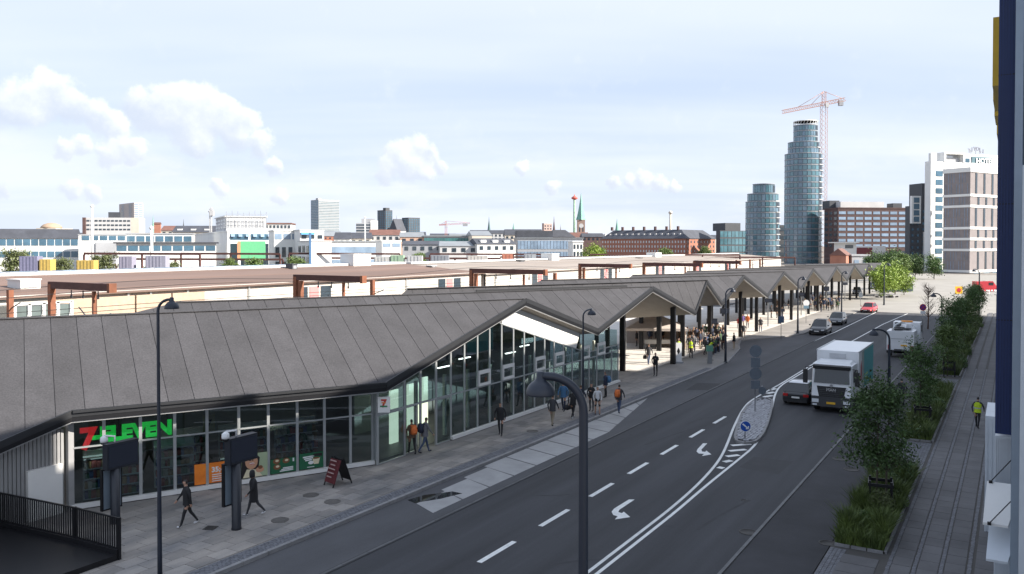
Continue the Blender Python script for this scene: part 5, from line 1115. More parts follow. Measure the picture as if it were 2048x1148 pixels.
# marquee under the second gable
g = G(1318, 697, .1); t = thing('marquee', 'grey-beige pyramid tent under the second gable', 'tent', (g.x-1.0, g.y+1, .1), PSI-R(4)); m_tent = mat('tent_cloth', (.50, .44, .40), .8, var=.08)
S = 3.0
cn = MB(); e = [(-S, -S, 2.15), (S, -S, 2.15), (S, S, 2.15), (-S, S, 2.15)]; cn.add(e+[(0, 0, 3.5)]+[(x, y, 1.9) for x, y, _ in e], [(0, 1, 4), (1, 2, 4), (2, 3, 4), (3, 0, 4), (0, 5, 6, 1), (1, 6, 7, 2), (2, 7, 8, 3), (3, 8, 5, 0)]).obj('canopy', m_tent, t)
for x, y, _ in e: MB().bx(x*.98-.04, x*.98+.04, y*.98-.04, y*.98+.04, 0, 2.15).obj('leg', m_pole, t)
MB().bx(-S, S, S-.03, S, 0, 2.0).obj('back_sheet', m_tent, t); MB().bx(S-.04, S-.01, -S*.5, S, 0, 2.0).obj('side_sheet', mat('tent_tan', (.52, .30, .14), .8, var=.05), t)
tb = thing('trestle_table', 'white trestle table inside the tent', 'table', tuple(t.matrix_basis.translation+Vector((.6, .2, 0))), PSI); MB().bx(-1.6, 1.6, -.4, .4, .74, .78).obj('top', m_white, tb); MB().bx(-1.6, 1.6, -.42, -.4, .35, .76).obj('cloth', m_white, tb)
for sx in (-1.4, 1.4): MB().bx(sx-.03, sx+.03, -.35, .35, 0, .74).obj('leg', m_pole, tb)
# ================================================================ vehicles
m_tyre = mat('tyre', (.018, .018, .019), .85, var=.1); m_rim = mat('rim', (.35, .36, .38), .3, .8, var=0); m_cglass = mat('car_glass', (.012, .016, .02), .05, var=0, spec=.8); m_tail = mat('tail_light', (.45, .015, .015), .25, var=0); m_head = mat('head_light', (.75, .78, .8), .12, var=0, spec=.9); m_plate = mat('number_plate', (.75, .75, .72), .5, var=0); m_blackp = mat('black_plastic', (.02, .02, .022), .6, var=0)
def paint(n, c): return mat('paint_'+n, c, .28, .15, var=.03, coat=.6, scale=1)
def wheel(t, x, y, r, wd):
    w_ = MB().lathe([(r*.55, -wd/2), (r*.93, -wd/2), (r, -wd*.3), (r, wd*.3), (r*.93, wd/2), (r*.55, wd/2)], (0, 0, 0), 20, axis='Y').obj('wheel', m_tyre, t, (x, y, r)); s = 1 if y > 0 else -1
    MB().lathe([(r*.6, -.02), (r*.6, .02), (r*.5, .005), (r*.15, .0)], (0, s*(wd/2-.015), 0), 14, axis='Y').obj('rim', m_rim, w_)
def car(label, g, head, L, Wd, H, pm, suv=False, roofm=None, plate=m_plate, group=None, cat='car'):
    t = thing('parked_car' if suv else 'car', label, cat, (g[0], g[1], 0.002), head, group); hw = Wd/2; r = .34 if suv else .315; zb = .24 if suv else .19; belt = H*.60
    def sec(x, w, z0, z1, k=.9): return [(x, -w*.9, z0), (x, -w, z0+.12), (x, -w, z0+(z1-z0)*.62), (x, -w*k, z1-.02), (x, -w*k*.7, z1+.012), (x, w*k*.7, z1+.012), (x, w*k, z1-.02), (x, w, z0+(z1-z0)*.62), (x, w, z0+.12), (x, w*.9, z0)]
    f = L/2
    hood = belt-.10 if suv else belt-.14
    body = MB().loft([sec(-f, hw*.80, zb+.18, belt-.16), sec(-f+.10, hw*.93, zb+.02, belt-.04), sec(-f*.72, hw, zb, belt+.0), sec(0, hw, zb-.02, belt), sec(f*.40, hw, zb, belt-.02), sec(f*.55, hw*.99, zb, hood), sec(f*.86, hw*.94, zb+.02, hood-.10), sec(f-.06, hw*.84, zb+.08, hood-.26), sec(f, hw*.74, zb+.16, hood-.36)])
    body.obj('body', pm, t)
    # cabin: tapered loft, then glazing set just proud of it
    rb, rt_, ft, fb = -f*.95, -f*.66 if not suv else -f*.80, f*.08, f*.48
    cw = hw*.90; tw = hw*.70
    def cs(x, w, z): return [(x, -w, z), (x, w, z)]
    lowv = [(rb, -cw, belt-.03), (fb, -cw, hood+.0), (fb, cw, hood+.0), (rb, cw, belt-.03)]; topv = [(rt_, -tw, H-.05), (ft, -tw, H-.04), (ft, tw, H-.04), (rt_, tw, H-.05)]
    MB().add(lowv+topv, [(0, 1, 5, 4), (1, 2, 6, 5), (2, 3, 7, 6), (3, 0, 4, 7), (4, 5, 6, 7)]).obj('cabin', pm, t)
    MB().loft([[(rt_-.06, -tw*.96, H-.06), (rt_-.06, tw*.96, H-.06)][::1]*1+[(rt_-.06, tw*.9, H-.05), (rt_-.06, -tw*.9, H-.05)], [((rt_+ft)/2, -tw, H-.05), ((rt_+ft)/2, tw, H-.05), ((rt_+ft)/2, tw*.8, H), ((rt_+ft)/2, -tw*.8, H)], [(ft+.05, -tw*.97, H-.06), (ft+.05, tw*.97, H-.06), (ft+.05, tw*.85, H-.045), (ft+.05, -tw*.85, H-.045)]]).obj('roof', roofm or pm, t)
    def panel(a, b, c, d, n, m, ins=.08, out=.012):
        q = [Vector(p) for p in (a, b, c, d)]; ce = sum(q, Vector())/4; q = [ce+(p-ce)*(1-ins) for p in q]; nn = (q[1]-q[0]).cross(q[3]-q[0]).normalized()*out
        if nn.dot(ce-Vector((0, 0, .4))) < 0: nn = -nn
        vs = [p+nn for p in q]+[p-nn for p in q]; MB().add(vs, [(0, 1, 2, 3), (7, 6, 5, 4), (0, 4, 5, 1), (1, 5, 6, 2), (2, 6, 7, 3), (3, 7, 4, 0)]).obj(n, m, t)
    A = [Vector(p) for p in lowv]; B = [Vector(p) for p in topv]
    panel(A[1], A[2], B[2], B[1], 'windscreen', m_cglass, .09); panel(A[3], A[0], B[0], B[3], 'rear_window', m_cglass, .14)
    for (p0, p1, q1, q0) in ((A[0], A[1], B[1], B[0]), (A[3], A[2], B[2], B[3])):
        m0 = p0+(p1-p0)*.47; n0 = q0+(q1-q0)*.52
        panel(p0+(p1-p0)*.10, m0, n0, q0, 'side_window', m_cglass, .10); panel(m0, p1-(p1-p0)*.10, q1, n0, 'side_window', m_cglass, .10)
    for sx in (-1, 1):
        for x in (-f*.60, f*.63): wheel(t, x, sx*(hw-.09), r, .2)
        MB().box((f*.37, sx*(hw+.08), belt+.06), (.12, .18, .13)).obj('mirror', pm, t)
        MB().box((f-.10, sx*hw*.66, hood-.28), (.16, hw*.34, .13), sx*R(18)).obj('headlight', m_head, t)
        MB().box((-f+.04, sx*hw*.70, belt-.18), (.12, hw*.36, .16), -sx*R(16)).obj('tail_light', m_tail, t)
    MB().box((f-.02, 0, zb+.20), (.1, hw*1.15, .16)).obj('grille', m_blackp, t); MB().box((f+.035, 0, zb+.24), (.02, .5, .11)).obj('number_plate', plate, t)
    MB().box((-f-.015, 0, zb+.34), (.02, .5, .11)).obj('number_plate', plate, t); MB().box((-f+.03, 0, zb+.1), (.12, hw*1.6, .14)).obj('rear_bumper', m_blackp, t); MB().box((f-.05, 0, zb+.05), (.14, hw*1.5, .1)).obj('front_bumper', m_blackp, t)
    return t
g = G(1591, 811); car('black hatchback with pale roof driving away beside the white truck', (g.x, g.y+2.1), R(90), 4.25, 1.81, 1.42, paint('black', (.02, .021, .024)), roofm=paint('white', (.75, .75, .76)))  # white roof paint stands for sky mirrored in the black car
g = G(1633, 671); car('black sport utility car parked facing us at the terminal kerb', (g.x, g.y+2.3), R(-90), 4.6, 1.9, 1.68, paint('black', (.02, .021, .024)), True, group=None)
g = G(1668, 651); car('dark grey car parked behind the black sport utility car', (g.x, g.y+2.3), R(-90), 4.5, 1.85, 1.55, paint('grey', (.05, .055, .065)), True)
g = G(1734, 626); car('red car standing in the sun at the kerb', (g.x, g.y+2.0), R(-97), 4.1, 1.75, 1.48, paint('red', (.50, .03, .04)))
g = G(1714, 588); car('dark car under the last gables of the terminal', (g.x, g.y), R(-80), 4.3, 1.8, 1.5, paint('navy', (.03, .04, .06)))
g = G(1745, 578); car('black car with an orange light under the terminal end', (g.x, g.y), R(-80), 4.3, 1.8, 1.6, paint('black', (.02, .021, .024)), True)
# box truck
g = G(1662, 826); t = thing('box_truck', 'white box truck with black grille and teal side standing on the road', 'truck', (g.x, g.y, .002), R(-90))
m_tw = mat('truck_white', (.78, .79, .80), .35, var=.03, coat=.3); m_tdark = mat('truck_grey', (.05, .052, .056), .5, var=.05)
cabw = 1.22
def sl(x, w, z): return [(x, -w, z), (x, w, z)]
# cab: front face slightly raked, x forward, front at 0
cab = MB().loft([[(-1.9, -cabw, .95), (-1.9, cabw, .95), (-1.9, cabw, 2.95), (-1.9, -cabw, 2.95)], [(-.25, -cabw, .95), (-.25, cabw, .95), (-.42, cabw*.97, 2.95), (-.42, -cabw*.97, 2.95)], [(0, -cabw*.93, 1.0), (0, cabw*.93, 1.0), (-.28, cabw*.88, 2.88), (-.28, -cabw*.88, 2.88)]], smooth=False)
cab.obj('cab', m_tw, t)
MB().loft([[(-1.8, -cabw*.9, 2.94), (-1.8, cabw*.9, 2.94), (-1.8, cabw*.8, 3.12), (-1.8, -cabw*.8, 3.12)], [(-.45, -cabw*.9, 2.92), (-.45, cabw*.9, 2.92), (-.6, cabw*.8, 3.05), (-.6, -cabw*.8, 3.05)]], smooth=False).obj('cab_roof', m_tw, t)
MB().add([(-.055, -1.04, 1.82), (-.055, 1.04, 1.82), (-.215, 1.0, 2.68), (-.215, -1.0, 2.68), (-.11, -1.04, 1.82), (-.11, 1.04, 1.82), (-.27, 1.0, 2.68), (-.27, -1.0, 2.68)], [(0, 1, 2, 3), (7, 6, 5, 4), (0, 4, 5, 1), (1, 5, 6, 2), (2, 6, 7, 3), (3, 7, 4, 0)]).obj('windscreen', m_cglass, t)
MB().box((-.13, 0, 2.82), (.28, 2.2, .2), 0, tilt=(R(12), 'Y')).obj('sun_visor', m_blackp, t)
gr = MB().add([(.02, -.72, .98), (.02, .72, .98), (-.035, .86, 1.62), (-.035, -.86, 1.62), (-.1, -.72, .98), (-.1, .72, .98), (-.14, .86, 1.62), (-.14, -.86, 1.62)], [(0, 1, 2, 3), (7, 6, 5, 4), (0, 4, 5, 1), (1, 5, 6, 2), (2, 6, 7, 3), (3, 7, 4, 0)]).obj('grille', m_blackp, t)
for i in range(4): MB().box((.025-.01*i, 0, 1.06+i*.11), (.03, 1.3+.06*i, .03)).obj('grille_slat', m_tdark, gr)
text_mesh('lettering', 'MAN', .26, mat('chrome', (.7, .7, .7), .2, .9, var=0), t, frame((.02, 0, 1.42), (0, 1, 0)), .015, bold=.012)
MB().lathe([(.09, 0), (.09, .02)], (-.01, 0, 1.68), 14, axis='X').obj('emblem', m_rim, t)
MB().loft([[(.08, -1.18, .38), (.08, 1.18, .38), (.08, 1.15, .98), (.08, -1.15, .98)], [(-.5, -1.24, .38), (-.5, 1.24, .38), (-.5, 1.24, .98), (-.5, -1.24, .98)]], smooth=False).obj('bumper', m_tdark, t)
for s in (-1, 1):
    MB().box((.085, s*.92, .72), (.04, .40, .22)).obj('headlight', m_head, t); MB().box((.085, s*.95, .48), (.04, .26, .1)).obj('fog_light', m_head, t)
    MB().box((-1.0, s*(cabw+.012), 2.25), (.85, .02, .72)).obj('door_window', m_cglass, t); MB().box((-.35, s*(cabw+.02), 1.5), (.05, .03, .25)).obj('handle', m_blackp, t)
    MB().tube([(-.2, s*1.2, 2.75), (.1, s*1.52, 2.78), (.1, s*1.52, 2.6)], .03, 6).obj('mirror_arm', m_blackp, t); MB().box((.1, s*1.52, 2.2), (.16, .26, .85)).obj('mirror', m_blackp, t)
    for x in (-.95, -6.1): wheel(t, x, s*1.0, .5, .32)
    MB().box((-3.6, s*1.15, .62), (2.6, .06, .5)).obj('side_guard', m_tdark, t)
MB().box((.10, 0, .62), (.02, .52, .13)).obj('number_plate', mat('plate_yellow', (.8, .45, .03), .5, var=0), t)
MB().box((-4.2, 0, .72), (7.6, .9, .3)).obj('chassis', m_tdark, t)
bx_ = MB().bx(-8.3, -2.15, -1.27, 1.27, .98, 3.62).obj('cargo_box', m_tw, t)
for s in (-1, 1):
    MB().bx(-8.25, -4.2, s*1.275-.006, s*1.275+.006, 1.1, 3.5).obj('teal_panel', mat('truck_teal', (.05, .30, .31), .45, var=.05), bx_)
    MB().bx(-4.18, -3.4, s*1.275-.006, s*1.275+.006, 1.1, 3.5).obj('grey_panel', mat('truck_sage', (.28, .33, .31), .45, var=.1), bx_)
    MB().add([(-3.0-.25*q[0], s*1.282, 2.3+q[1]*.6) for q in [(-1, -1), (1, -1), (1.2, .4), (.2, 1.2), (-.8, .6)]], [(0, 1, 2, 3, 4)]).obj('red_print', mat('truck_red', (.35, .07, .08), .5, var=0), bx_)
    MB().bx(-8.3, -2.15, s*1.27-.03, s*1.27+.03, 3.56, 3.66).obj('edge_rail', m_alu, bx_)
MB().box((-2.13, 0, 3.3), (.04, 1.0, .3)).obj('vent_grille', mat('vent_pale', (.55, .56, .58), .5), bx_)
MB().box((-2.4, 0, 1.2), (.5, 2.2, .5)).obj('cab_gap_frame', m_tdark, t)
dv = MB().lathe([(.0, 0), (.16, .04), (.17, .2), (.12, .32), (.0, .36)], (-.75, .55, 2.15), 10); dv.lathe([(.0, 0), (.26, .05), (.28, .4), (.1, .5)], (-.8, .55, 1.7), 10); dv.obj('seat_back', m_blackp, t)
# tanker service truck seen from behind
g = G(1800, 716); t = thing('service_truck', 'white suction service truck parked beside the planting beds', 'truck', (g.x, g.y, .002), R(90))
MB().bx(.1, 2.6, -1.15, 1.15, .7, 2.45).obj('rear_body', m_tw, t); MB().lathe([(.6, 2.5), (.95, 2.6), (.98, 4.9), (.7, 5.05)], (0, 0, 1.75), 20, axis='X').obj('tank', m_tw, t)
MB().bx(5.3, 7.1, -1.2, 1.2, .8, 2.85).obj('cab', m_tw, t); MB().bx(7.08, 7.13, -1.0, 1.0, 1.9, 2.7).obj('windscreen', m_cglass, t); MB().bx(0, 7.0, -.5, .5, .45, .8).obj('chassis', m_tdark, t)
for s in (-1, 1):
    for x in (1.1, 6.1): wheel(t, x, s*.98, .46, .3)
    MB().box((.09, s*.95, .95), (.05, .2, .4)).obj('tail_light', m_tail, t); MB().bx(6.0, 6.8, s*1.2-.02, s*1.2+.02, 1.9, 2.6).obj('door_window', m_cglass, t)
MB().bx(0, .12, -1.15, 1.15, .42, .62).obj('rear_bumper', m_blackp, t); MB().box((.085, -.3, 1.15), (.02, .52, .14)).obj('number_plate', mat('plate_yellow', (.8, .45, .03)), t); MB().box((.09, 0, 1.75), (.03, 1.6, .06)).obj('door_bar', m_alu, t)
hose = MB()
for k in range(3): hose.lathe([(.36+.0*k, -.05), (.44, -.05), (.44, .05), (.36, .05)], (1.0+.55*k, (-.35 if k % 2 else .3), 2.55+.03*k), 16)
hose.obj('hose_reel', m_blackp, t)
MB().tube([(.4, .7, 2.45), (.6, .5, 2.95), (2.2, .2, 3.1), (4.2, .1, 2.9)], .09, 8).obj('suction_arm', m_alu, t); MB().bx(2.0, 2.5, -.8, -.3, 2.45, 3.0).obj('pump_box', m_tw, t); MB().bx(3.2, 3.7, .3, .8, 2.6, 3.0).obj('valve_box', m_tdark, t)
MB().box((5.6, .0, 2.95), (.3, 1.0, .14)).obj('beacon_bar', mat('beacon', (.8, .3, .03), .3), t)
# far traffic at the junction
g = G(1972, 583); t = thing('red_van', 'red van standing at the far junction before the grey brick block', 'van', (g.x, g.y, 0), R(30)); mr = paint('red', (.50, .03, .04))
MB().loft([[(-2.6, -1, .4), (-2.6, 1, .4), (-2.6, .95, 2.3), (-2.6, -.95, 2.3)], [(1.2, -1, .4), (1.2, 1, .4), (1.0, .92, 2.35), (1.0, -.92, 2.35)], [(1.9, -.98, .4), (1.9, .98, .4), (1.75, .9, 1.4), (1.75, -.9, 1.4)], [(2.7, -.9, .45), (2.7, .9, .45), (2.6, .8, 1.1), (2.6, -.8, 1.1)]], smooth=False).obj('body', mr, t)
for s in (-1, 1):
    for x in (-1.7, 1.75): wheel(t, x, s*.9, .36, .22)
    MB().box((.6, s*.985, 1.75), (1.0, .03, .6)).obj('side_window', m_cglass, t)
for k, px in enumerate((1955, 1968, 1985, 1997)):
    g = G(px, 590); t = thing('road_barrier', 'red and white road work barrier at the far junction', 'barrier', (g.x, g.y, 0), PSI+R(10*k), 'road work barriers')
    for i in range(6): MB().box((-1.0+i*.4, 0, .95), (.4, .05, .28)).obj('board', m_sred if i % 2 else m_swhite, t)
    for sx in (-.9, .9): MB().box((sx, 0, .45), (.06, .06, .9)).obj('leg', m_swhite, t); MB().box((sx, 0, .04), (.12, .7, .08)).obj('foot', m_blackp, t)
g = G(1795, 583); t = thing('planter_trailer', 'dark teal planter box among the bright green shrubs beyond the terminal', 'planter', (g.x, g.y, 0), PSI); MB().bx(-3, 3, -1, 1, .1, 1.5).obj('box', mat('planter_teal', (.04, .07, .08), .6), t); MB().bx(-3.1, 3.1, -1.1, 1.1, 1.4, 1.55).obj('rim', m_tdark, t)
for k, px in enumerate((1764, 1772, 1790)):
    g = G(px, 595); t = thing('granite_bench', 'low grey stone bench beyond the last gable', 'bench', (g.x, g.y, 0), PSI+R(20*k), 'stone benches beyond the terminal'); MB().bx(-1.6, 1.6, -.35, .35, .35, .55).obj('seat', m_kerb, t); MB().bx(-1.2, -.8, -.3, .3, 0, .35).obj('leg', m_kerb, t); MB().bx(.8, 1.2, -.3, .3, 0, .35).obj('leg', m_kerb, t)
# ================================================================ people
# one continuous skinned body per pose; colours are assigned by region of the evaluated mesh
def skin_body(J, E, rad, fingers):
    """J joints, E edges, rad radii -> evaluated mesh"""
    names = list(J); idx = {n: i for i, n in enumerate(names)}
    me = bpy.data.meshes.new('b'); me.from_pydata([J[n] for n in names], [(idx[a], idx[b]) for a, b in E], []); o = bpy.data.objects.new('b', me); col.objects.link(o)
    md = o.modifiers.new('s', 'SKIN'); md.use_smooth_shade = True
    for i, n in enumerate(names): r = rad[n]; me.skin_vertices[0].data[i].radius = r if isinstance(r, tuple) else (r, r)
    for d in me.skin_vertices[0].data: d.use_root = False
    me.skin_vertices[0].data[idx['pelvis']].use_root = True
    o.modifiers.new('u', 'SUBSURF').levels = 1
    dg = bpy.context.evaluated_depsgraph_get(); out = bpy.data.meshes.new_from_object(o.evaluated_get(dg)); bpy.data.objects.remove(o); bpy.data.meshes.remove(me)
    return out
def pose_joints(leg=(0.0, 0.0), arm=(0.0, 0.0), elbow=(.25, .25), lean=0.0, knee=(0.0, 0.0), sit=False, spread=.0, armout=(.08, .08), phone=False):
    """x forward, y left, z up; angles in radians; returns joints for a 1.75 m body"""
    J = {}; rad = {}; E = []
    def P(n, p, r, par=None): J[n] = Vector(p); rad[n] = r; par and E.append((par, n))
    hz = .92 if not sit else .50; lx = math.sin(lean)
    P('pelvis', (0, 0, hz), (.135, .105)); P('belly', (lx*.15, 0, hz+.17), (.135, .10), 'pelvis'); P('chest', (lx*.38, 0, hz+.37), (.165, .115), 'belly'); P('necklow', (lx*.52, 0, hz+.53), .07, 'chest'); P('neck', (lx*.56+.01, 0, hz+.59), .052, 'necklow'); P('skull', (lx*.6+.025, 0, hz+.68), (.082, .095), 'neck'); P('crown', (lx*.6+.015, 0, hz+.79), (.066, .078), 'skull')
    for s, n, i in ((1, 'L', 0), (-1, 'R', 1)):
        P('sh'+n, (lx*.48, s*.175, hz+.48), .062, 'chest')
        a, e = arm[i], elbow[i]; out = armout[i]
        el = J['sh'+n]+Vector((math.sin(a)*.28, s*(.03+out), -math.cos(a)*.28)); P('el'+n, el, .045, 'sh'+n)
        wr = el+Vector((math.sin(a+e)*.25, -s*(out*.5 if not phone else .12), -math.cos(a+e)*.25)); P('wr'+n, wr, .032, 'el'+n)
        d = (wr-el).normalized(); P('palm'+n, wr+d*.07, (.040, .022), 'wr'+n)
        for k in range(4):
            off = Vector((0, 0, 0))+Vector((.030*(k-1.5)*.75, 0, 0)) if abs(d.z) > .6 else Vector((0, .022*(k-1.5), 0))
            q = wr+d*.115+off; P('f%d%s' % (k, n), q, .010, 'palm'+n); P('g%d%s' % (k, n), q+d*(.045-.006*abs(k-1.3))+Vector((.012, -s*.008, -.004)), .008, 'f%d%s' % (k, n))
        P('t0'+n, wr+d*.055+Vector((.035, -s*.012, 0)), .011, 'palm'+n); P('t1'+n, wr+d*.085+Vector((.052, -s*.018, 0)), .009, 't0'+n)
        l, kn = leg[i], knee[i]
        P('hip'+n, (0, s*.095, hz-.05), .092, 'pelvis')
        k_ = J['hip'+n]+Vector((math.sin(l)*.42, s*(.005+spread), -math.cos(l)*.42)); P('kn'+n, k_, .062, 'hip'+n); P('th'+n, (J['hip'+n]+k_)/2+Vector((0, 0, .02)), .080, None)
        an = k_+Vector((math.sin(l-kn)*.41, 0, -math.cos(l-kn)*.41)); P('ca'+n, k_+(an-k_)*.35-Vector((.012, 0, 0)), .056, 'kn'+n); P('an'+n, an, .040, 'ca'+n)
        J.pop('th'+n); rad.pop('th'+n)
        fd = Vector((math.cos((l-kn)*.55), 0, math.sin((l-kn)*.55))); P('heel'+n, an+Vector((-.02, 0, -.045)), .036, 'an'+n); P('toe'+n, an+fd*.15+Vector((0, 0, -.058)), (.042, .028), 'heel'+n)
    zmin = min(J[k].z for k in J if k.startswith(('toe', 'heel')))-.034
    for k in J: J[k].z -= zmin
    return J, E, rad
def region(J, p):
    """0 skin 1 top 2 trousers 3 shoes 4 hair 5 sleeve-low"""
    best = min(J, key=lambda k: (J[k]-p).length); z = p.z
    if best in ('crown',): return 4
    if best == 'skull': return 4 if (p.x < J['skull'].x-.02 or p.z > J['skull'].z+.07) else 0
    if best == 'neck': return 0
    if best.startswith(('palm', 'wr', 'f', 'g', 't0', 't1')) and not best.startswith('toe'): return 0 if not best.startswith('wr') else 1
    if best.startswith(('toe', 'heel')): return 3
    if best.startswith(('kn', 'ca', 'an', 'hip')): return 2
    if best == 'pelvis': return 1 if p.z > J['pelvis'].z-.05 else 2
    return 1
POSES = {}; REG = {}
def make_pose(name, **k):
    J, E, rad = pose_joints(**k); me = skin_body(J, E, rad, True); me.name = 'person_'+name
    # nose and brow: push the face front
    for v in me.vertices:
        dz = v.co.z-(J['skull'].z+.01)
        if abs(v.co.y-J['skull'].y) < .022 and v.co.x > J['skull'].x+.07 and -.03 < dz < .03: v.co.x += .018
    reg = [region(J, p.center) for p in me.polygons]; REG[name] = reg
    for p in me.polygons: p.use_smooth = True
    sk, cr = J['skull'], J['crown']
    POSES[name] = (me, J)
make_pose('stride', leg=(.34, -.30), knee=(.08, .32), arm=(-.35, .35), elbow=(.25, .35), lean=.08)
make_pose('stride2', leg=(-.30, .33), knee=(.40, .05), arm=(.30, -.30), elbow=(.4, .3), lean=.06)
make_pose('step', leg=(.22, -.2), knee=(.05, .2), arm=(-.2, .25), elbow=(.3, .5), lean=.05)
make_pose('stand', leg=(.03, -.03), knee=(0, .05), arm=(.05, .0), elbow=(.25, .2), spread=.02)
make_pose('phone', leg=(.04, -.04), knee=(0, .05), arm=(.45, .1), elbow=(1.6, .3), spread=.02, phone=True)
make_pose('pocket', leg=(.06, -.06), knee=(.02, .08), arm=(-.12, -.08), elbow=(.5, .4), armout=(.06, .06), spread=.03)
make_pose('bend', leg=(.10, -.10), knee=(.1, .15), arm=(.6, .7), elbow=(.5, .5), lean=.75, spread=.04)
def ecol(n, c, r=.8): return mat('cloth_'+n, c, r, var=.12, scale=14, world=False)
SK = [mat('skin_a', (.46, .27, .19), .55, var=.05, world=False), mat('skin_b', (.30, .17, .11), .55, var=.05, world=False)]
CL = {'black': (.016, .016, .018), 'navy': (.025, .032, .06), 'blue': (.06, .16, .30), 'grey': (.14, .14, .15), 'khaki': (.30, .25, .18), 'denim': (.06, .085, .15), 'white': (.65, .65, .66), 'brown': (.13, .08, .05), 'red': (.42, .05, .05), 'orange': (.65, .16, .04), 'hivis': (.55, .72, .03), 'charcoal': (.045, .045, .05), 'purple': (.12, .07, .25), 'tan': (.45, .36, .26), 'green': (.06, .11, .05)}
def C_(n): return ecol(n, CL[n])
HAIR = [mat('hair_dark', (.02, .015, .012), .6, var=0), mat('hair_brown', (.09, .055, .03), .6, var=0), mat('hair_fair', (.35, .25, .13), .6, var=0)]
pc = {}
def person(label, g, head, pose, top, leg, shoe='black', hair=0, skin=0, h=1.0, group=None, vest=None, shorts=False, hood=False, coat=False):
    me, J = POSES[pose]; key = (pose, top, leg, shoe, hair, skin, shorts)
    if key not in pc:
        m = me.copy(); m.materials.clear()
        for x in (SK[skin], C_(top), C_(leg), C_(shoe), HAIR[hair]): m.materials.append(x)
        m.polygons.foreach_set('material_index', REG[pose])
        if shorts:
            for p in m.polygons:
                if p.material_index == 2 and p.center.z < .50: p.material_index = 0
        pc[key] = m
    o = mobj('person', pc[key], None, (g[0], g[1], g[2]), head); o.scale = (h, h, h); tag(o, label, 'person', group)
    jacket = not (vest or coat or shorts)
    if vest or coat or jacket:
        mb = MB(); secs = []
        zs = [J['pelvis'].z-(.38 if coat else .13 if jacket else .08), J['pelvis'].z, J['belly'].z, J['chest'].z, J['necklow'].z-.03]; cs = [J['pelvis']+Vector((0, 0, 0)), J['pelvis'], J['belly'], J['chest'], J['necklow']]; w_ = [(.20, .165), (.185, .15), (.18, .145), (.205, .155), (.12, .10)]
        for z, c, (a, b) in zip(zs, cs, w_): secs.append([(c.x+b*math.cos(q*math.pi/7), c.y+a*math.sin(q*math.pi/7), z) for q in range(14)])
        mb.loft(secs, caps=False).obj('vest' if vest else 'coat' if coat else 'jacket', C_(vest or top), o)
        if vest: MB().loft([[(c[0]+(c[0]-cs[2].x)*.03, c[1]*1.03, c[2]+dz) for c in secs[2]] for dz in (-.03, .03)], caps=False).obj('reflective_band', b_pale, o)
    if hood: MB().lathe([(.0, .20), (.09, .16), (.115, .05), (.11, -.06), (.09, -.1)], J['skull'], 12).obj('hood', C_(top), o)
    return o
def bag(label, o, color, name='backpack', side=0, size=(.2, .3, .44)):
    J = POSES['stand'][1]; h = o.rotation_euler[2]; M = Matrix.Translation(o.location) @ Matrix.Rotation(h, 4, 'Z'); m = ecol(color, CL[color])
    if side == 0: c = Vector((-.24, 0, 1.24))
    else: c = Vector((.0, side*.33, .62))
    p = M @ c; t = thing(name, label, 'bag', p, h); sx, sy, sz = size
    MB().loft([[(-sx*.45, -sy*.42, -sz/2), (sx*.5, -sy*.45, -sz/2), (sx*.5, sy*.45, -sz/2), (-sx*.45, sy*.42, -sz/2)], [(-sx*.6, -sy*.5, -sz*.1), (sx*.5, -sy*.5, -sz*.1), (sx*.5, sy*.5, -sz*.1), (-sx*.6, sy*.5, -sz*.1)], [(-sx*.35, -sy*.38, sz/2), (sx*.45, -sy*.4, sz/2), (sx*.45, sy*.4, sz/2), (-sx*.35, sy*.38, sz/2)]]).obj('pouch', m, t)
    MB().box((-sx*.62, 0, -sz*.12), (.05, sy*.6, sz*.4)).obj('pocket', m, t)
    if side == 0:
        for s in (-1, 1): MB().tube([(sx*.45, s*.09, sz*.4), (sx*1.2, s*.10, sz*.45), (sx*1.9, s*.10, sz*.2), (sx*1.8, s*.11, -sz*.1), (sx*.5, s*.12, -sz*.35)], .018, 6).obj('strap', m, t)
    else: MB().tube([(0, -.08, sz*.45), (0, -.05, sz*.75), (0, .05, sz*.75), (0, .08, sz*.45)], .015, 6).obj('handle', m, t)
    return t
GP = lambda px, py: G(px, py, .115)
UPR = R(90)        # heading along the road
W7a = math.atan2(d7.y, d7.x)
person('man in black jacket striding past the shop lettering', GP(375, 1052), W7a+R(178), 'stride', 'black', 'black', 'white', 0, 0, 1.0)
o = person('person in black hooded coat walking before the portrait poster', GP(508, 1030), W7a+R(178), 'stride2', 'black', 'charcoal', 'white', 0, 0, .97, coat=True, hood=True); bag('small black handbag of the hooded walker', o, 'black', 'handbag', -1, (.14, .28, .22))
o = person('person with red backpack walking into the shop entrance', GP(824, 908), R(150), 'step', 'brown', 'black', 'black', 0, 1, .98); bag('red-orange backpack at the shop entrance', o, 'orange')
o = person('man in grey top with dark backpack at the shop entrance', GP(850, 905), R(60), 'stride', 'grey', 'denim', 'black', 0, 0, 1.02); bag('dark backpack on the man at the shop entrance', o, 'navy')
person('man all in black walking alone along the glass front', GP(1001, 871), R(-70), 'step', 'black', 'black', 'black', 0, 0, 1.03)
person('man in dark jacket and khaki trousers on the pavement', GP(1105, 851), UPR, 'step', 'charcoal', 'khaki', 'black', 1, 0, 1.0)
person('grey-haired man in blue jacket by the glass front', GP(1127, 822), R(-80), 'step', 'blue', 'navy', 'black', 2, 0, 1.04)
o = person('person in black with white shoes carrying a dark bag', GP(1146, 836), UPR, 'stride', 'black', 'black', 'white', 0, 0, 1.0); bag('dark holdall swinging beside the walker in black', o, 'black', 'holdall', 1, (.5, .22, .28))
person('person in navy half hidden behind the thick lamp', GP(1161, 826), UPR, 'step', 'navy', 'denim', 'black', 1, 0, .98)
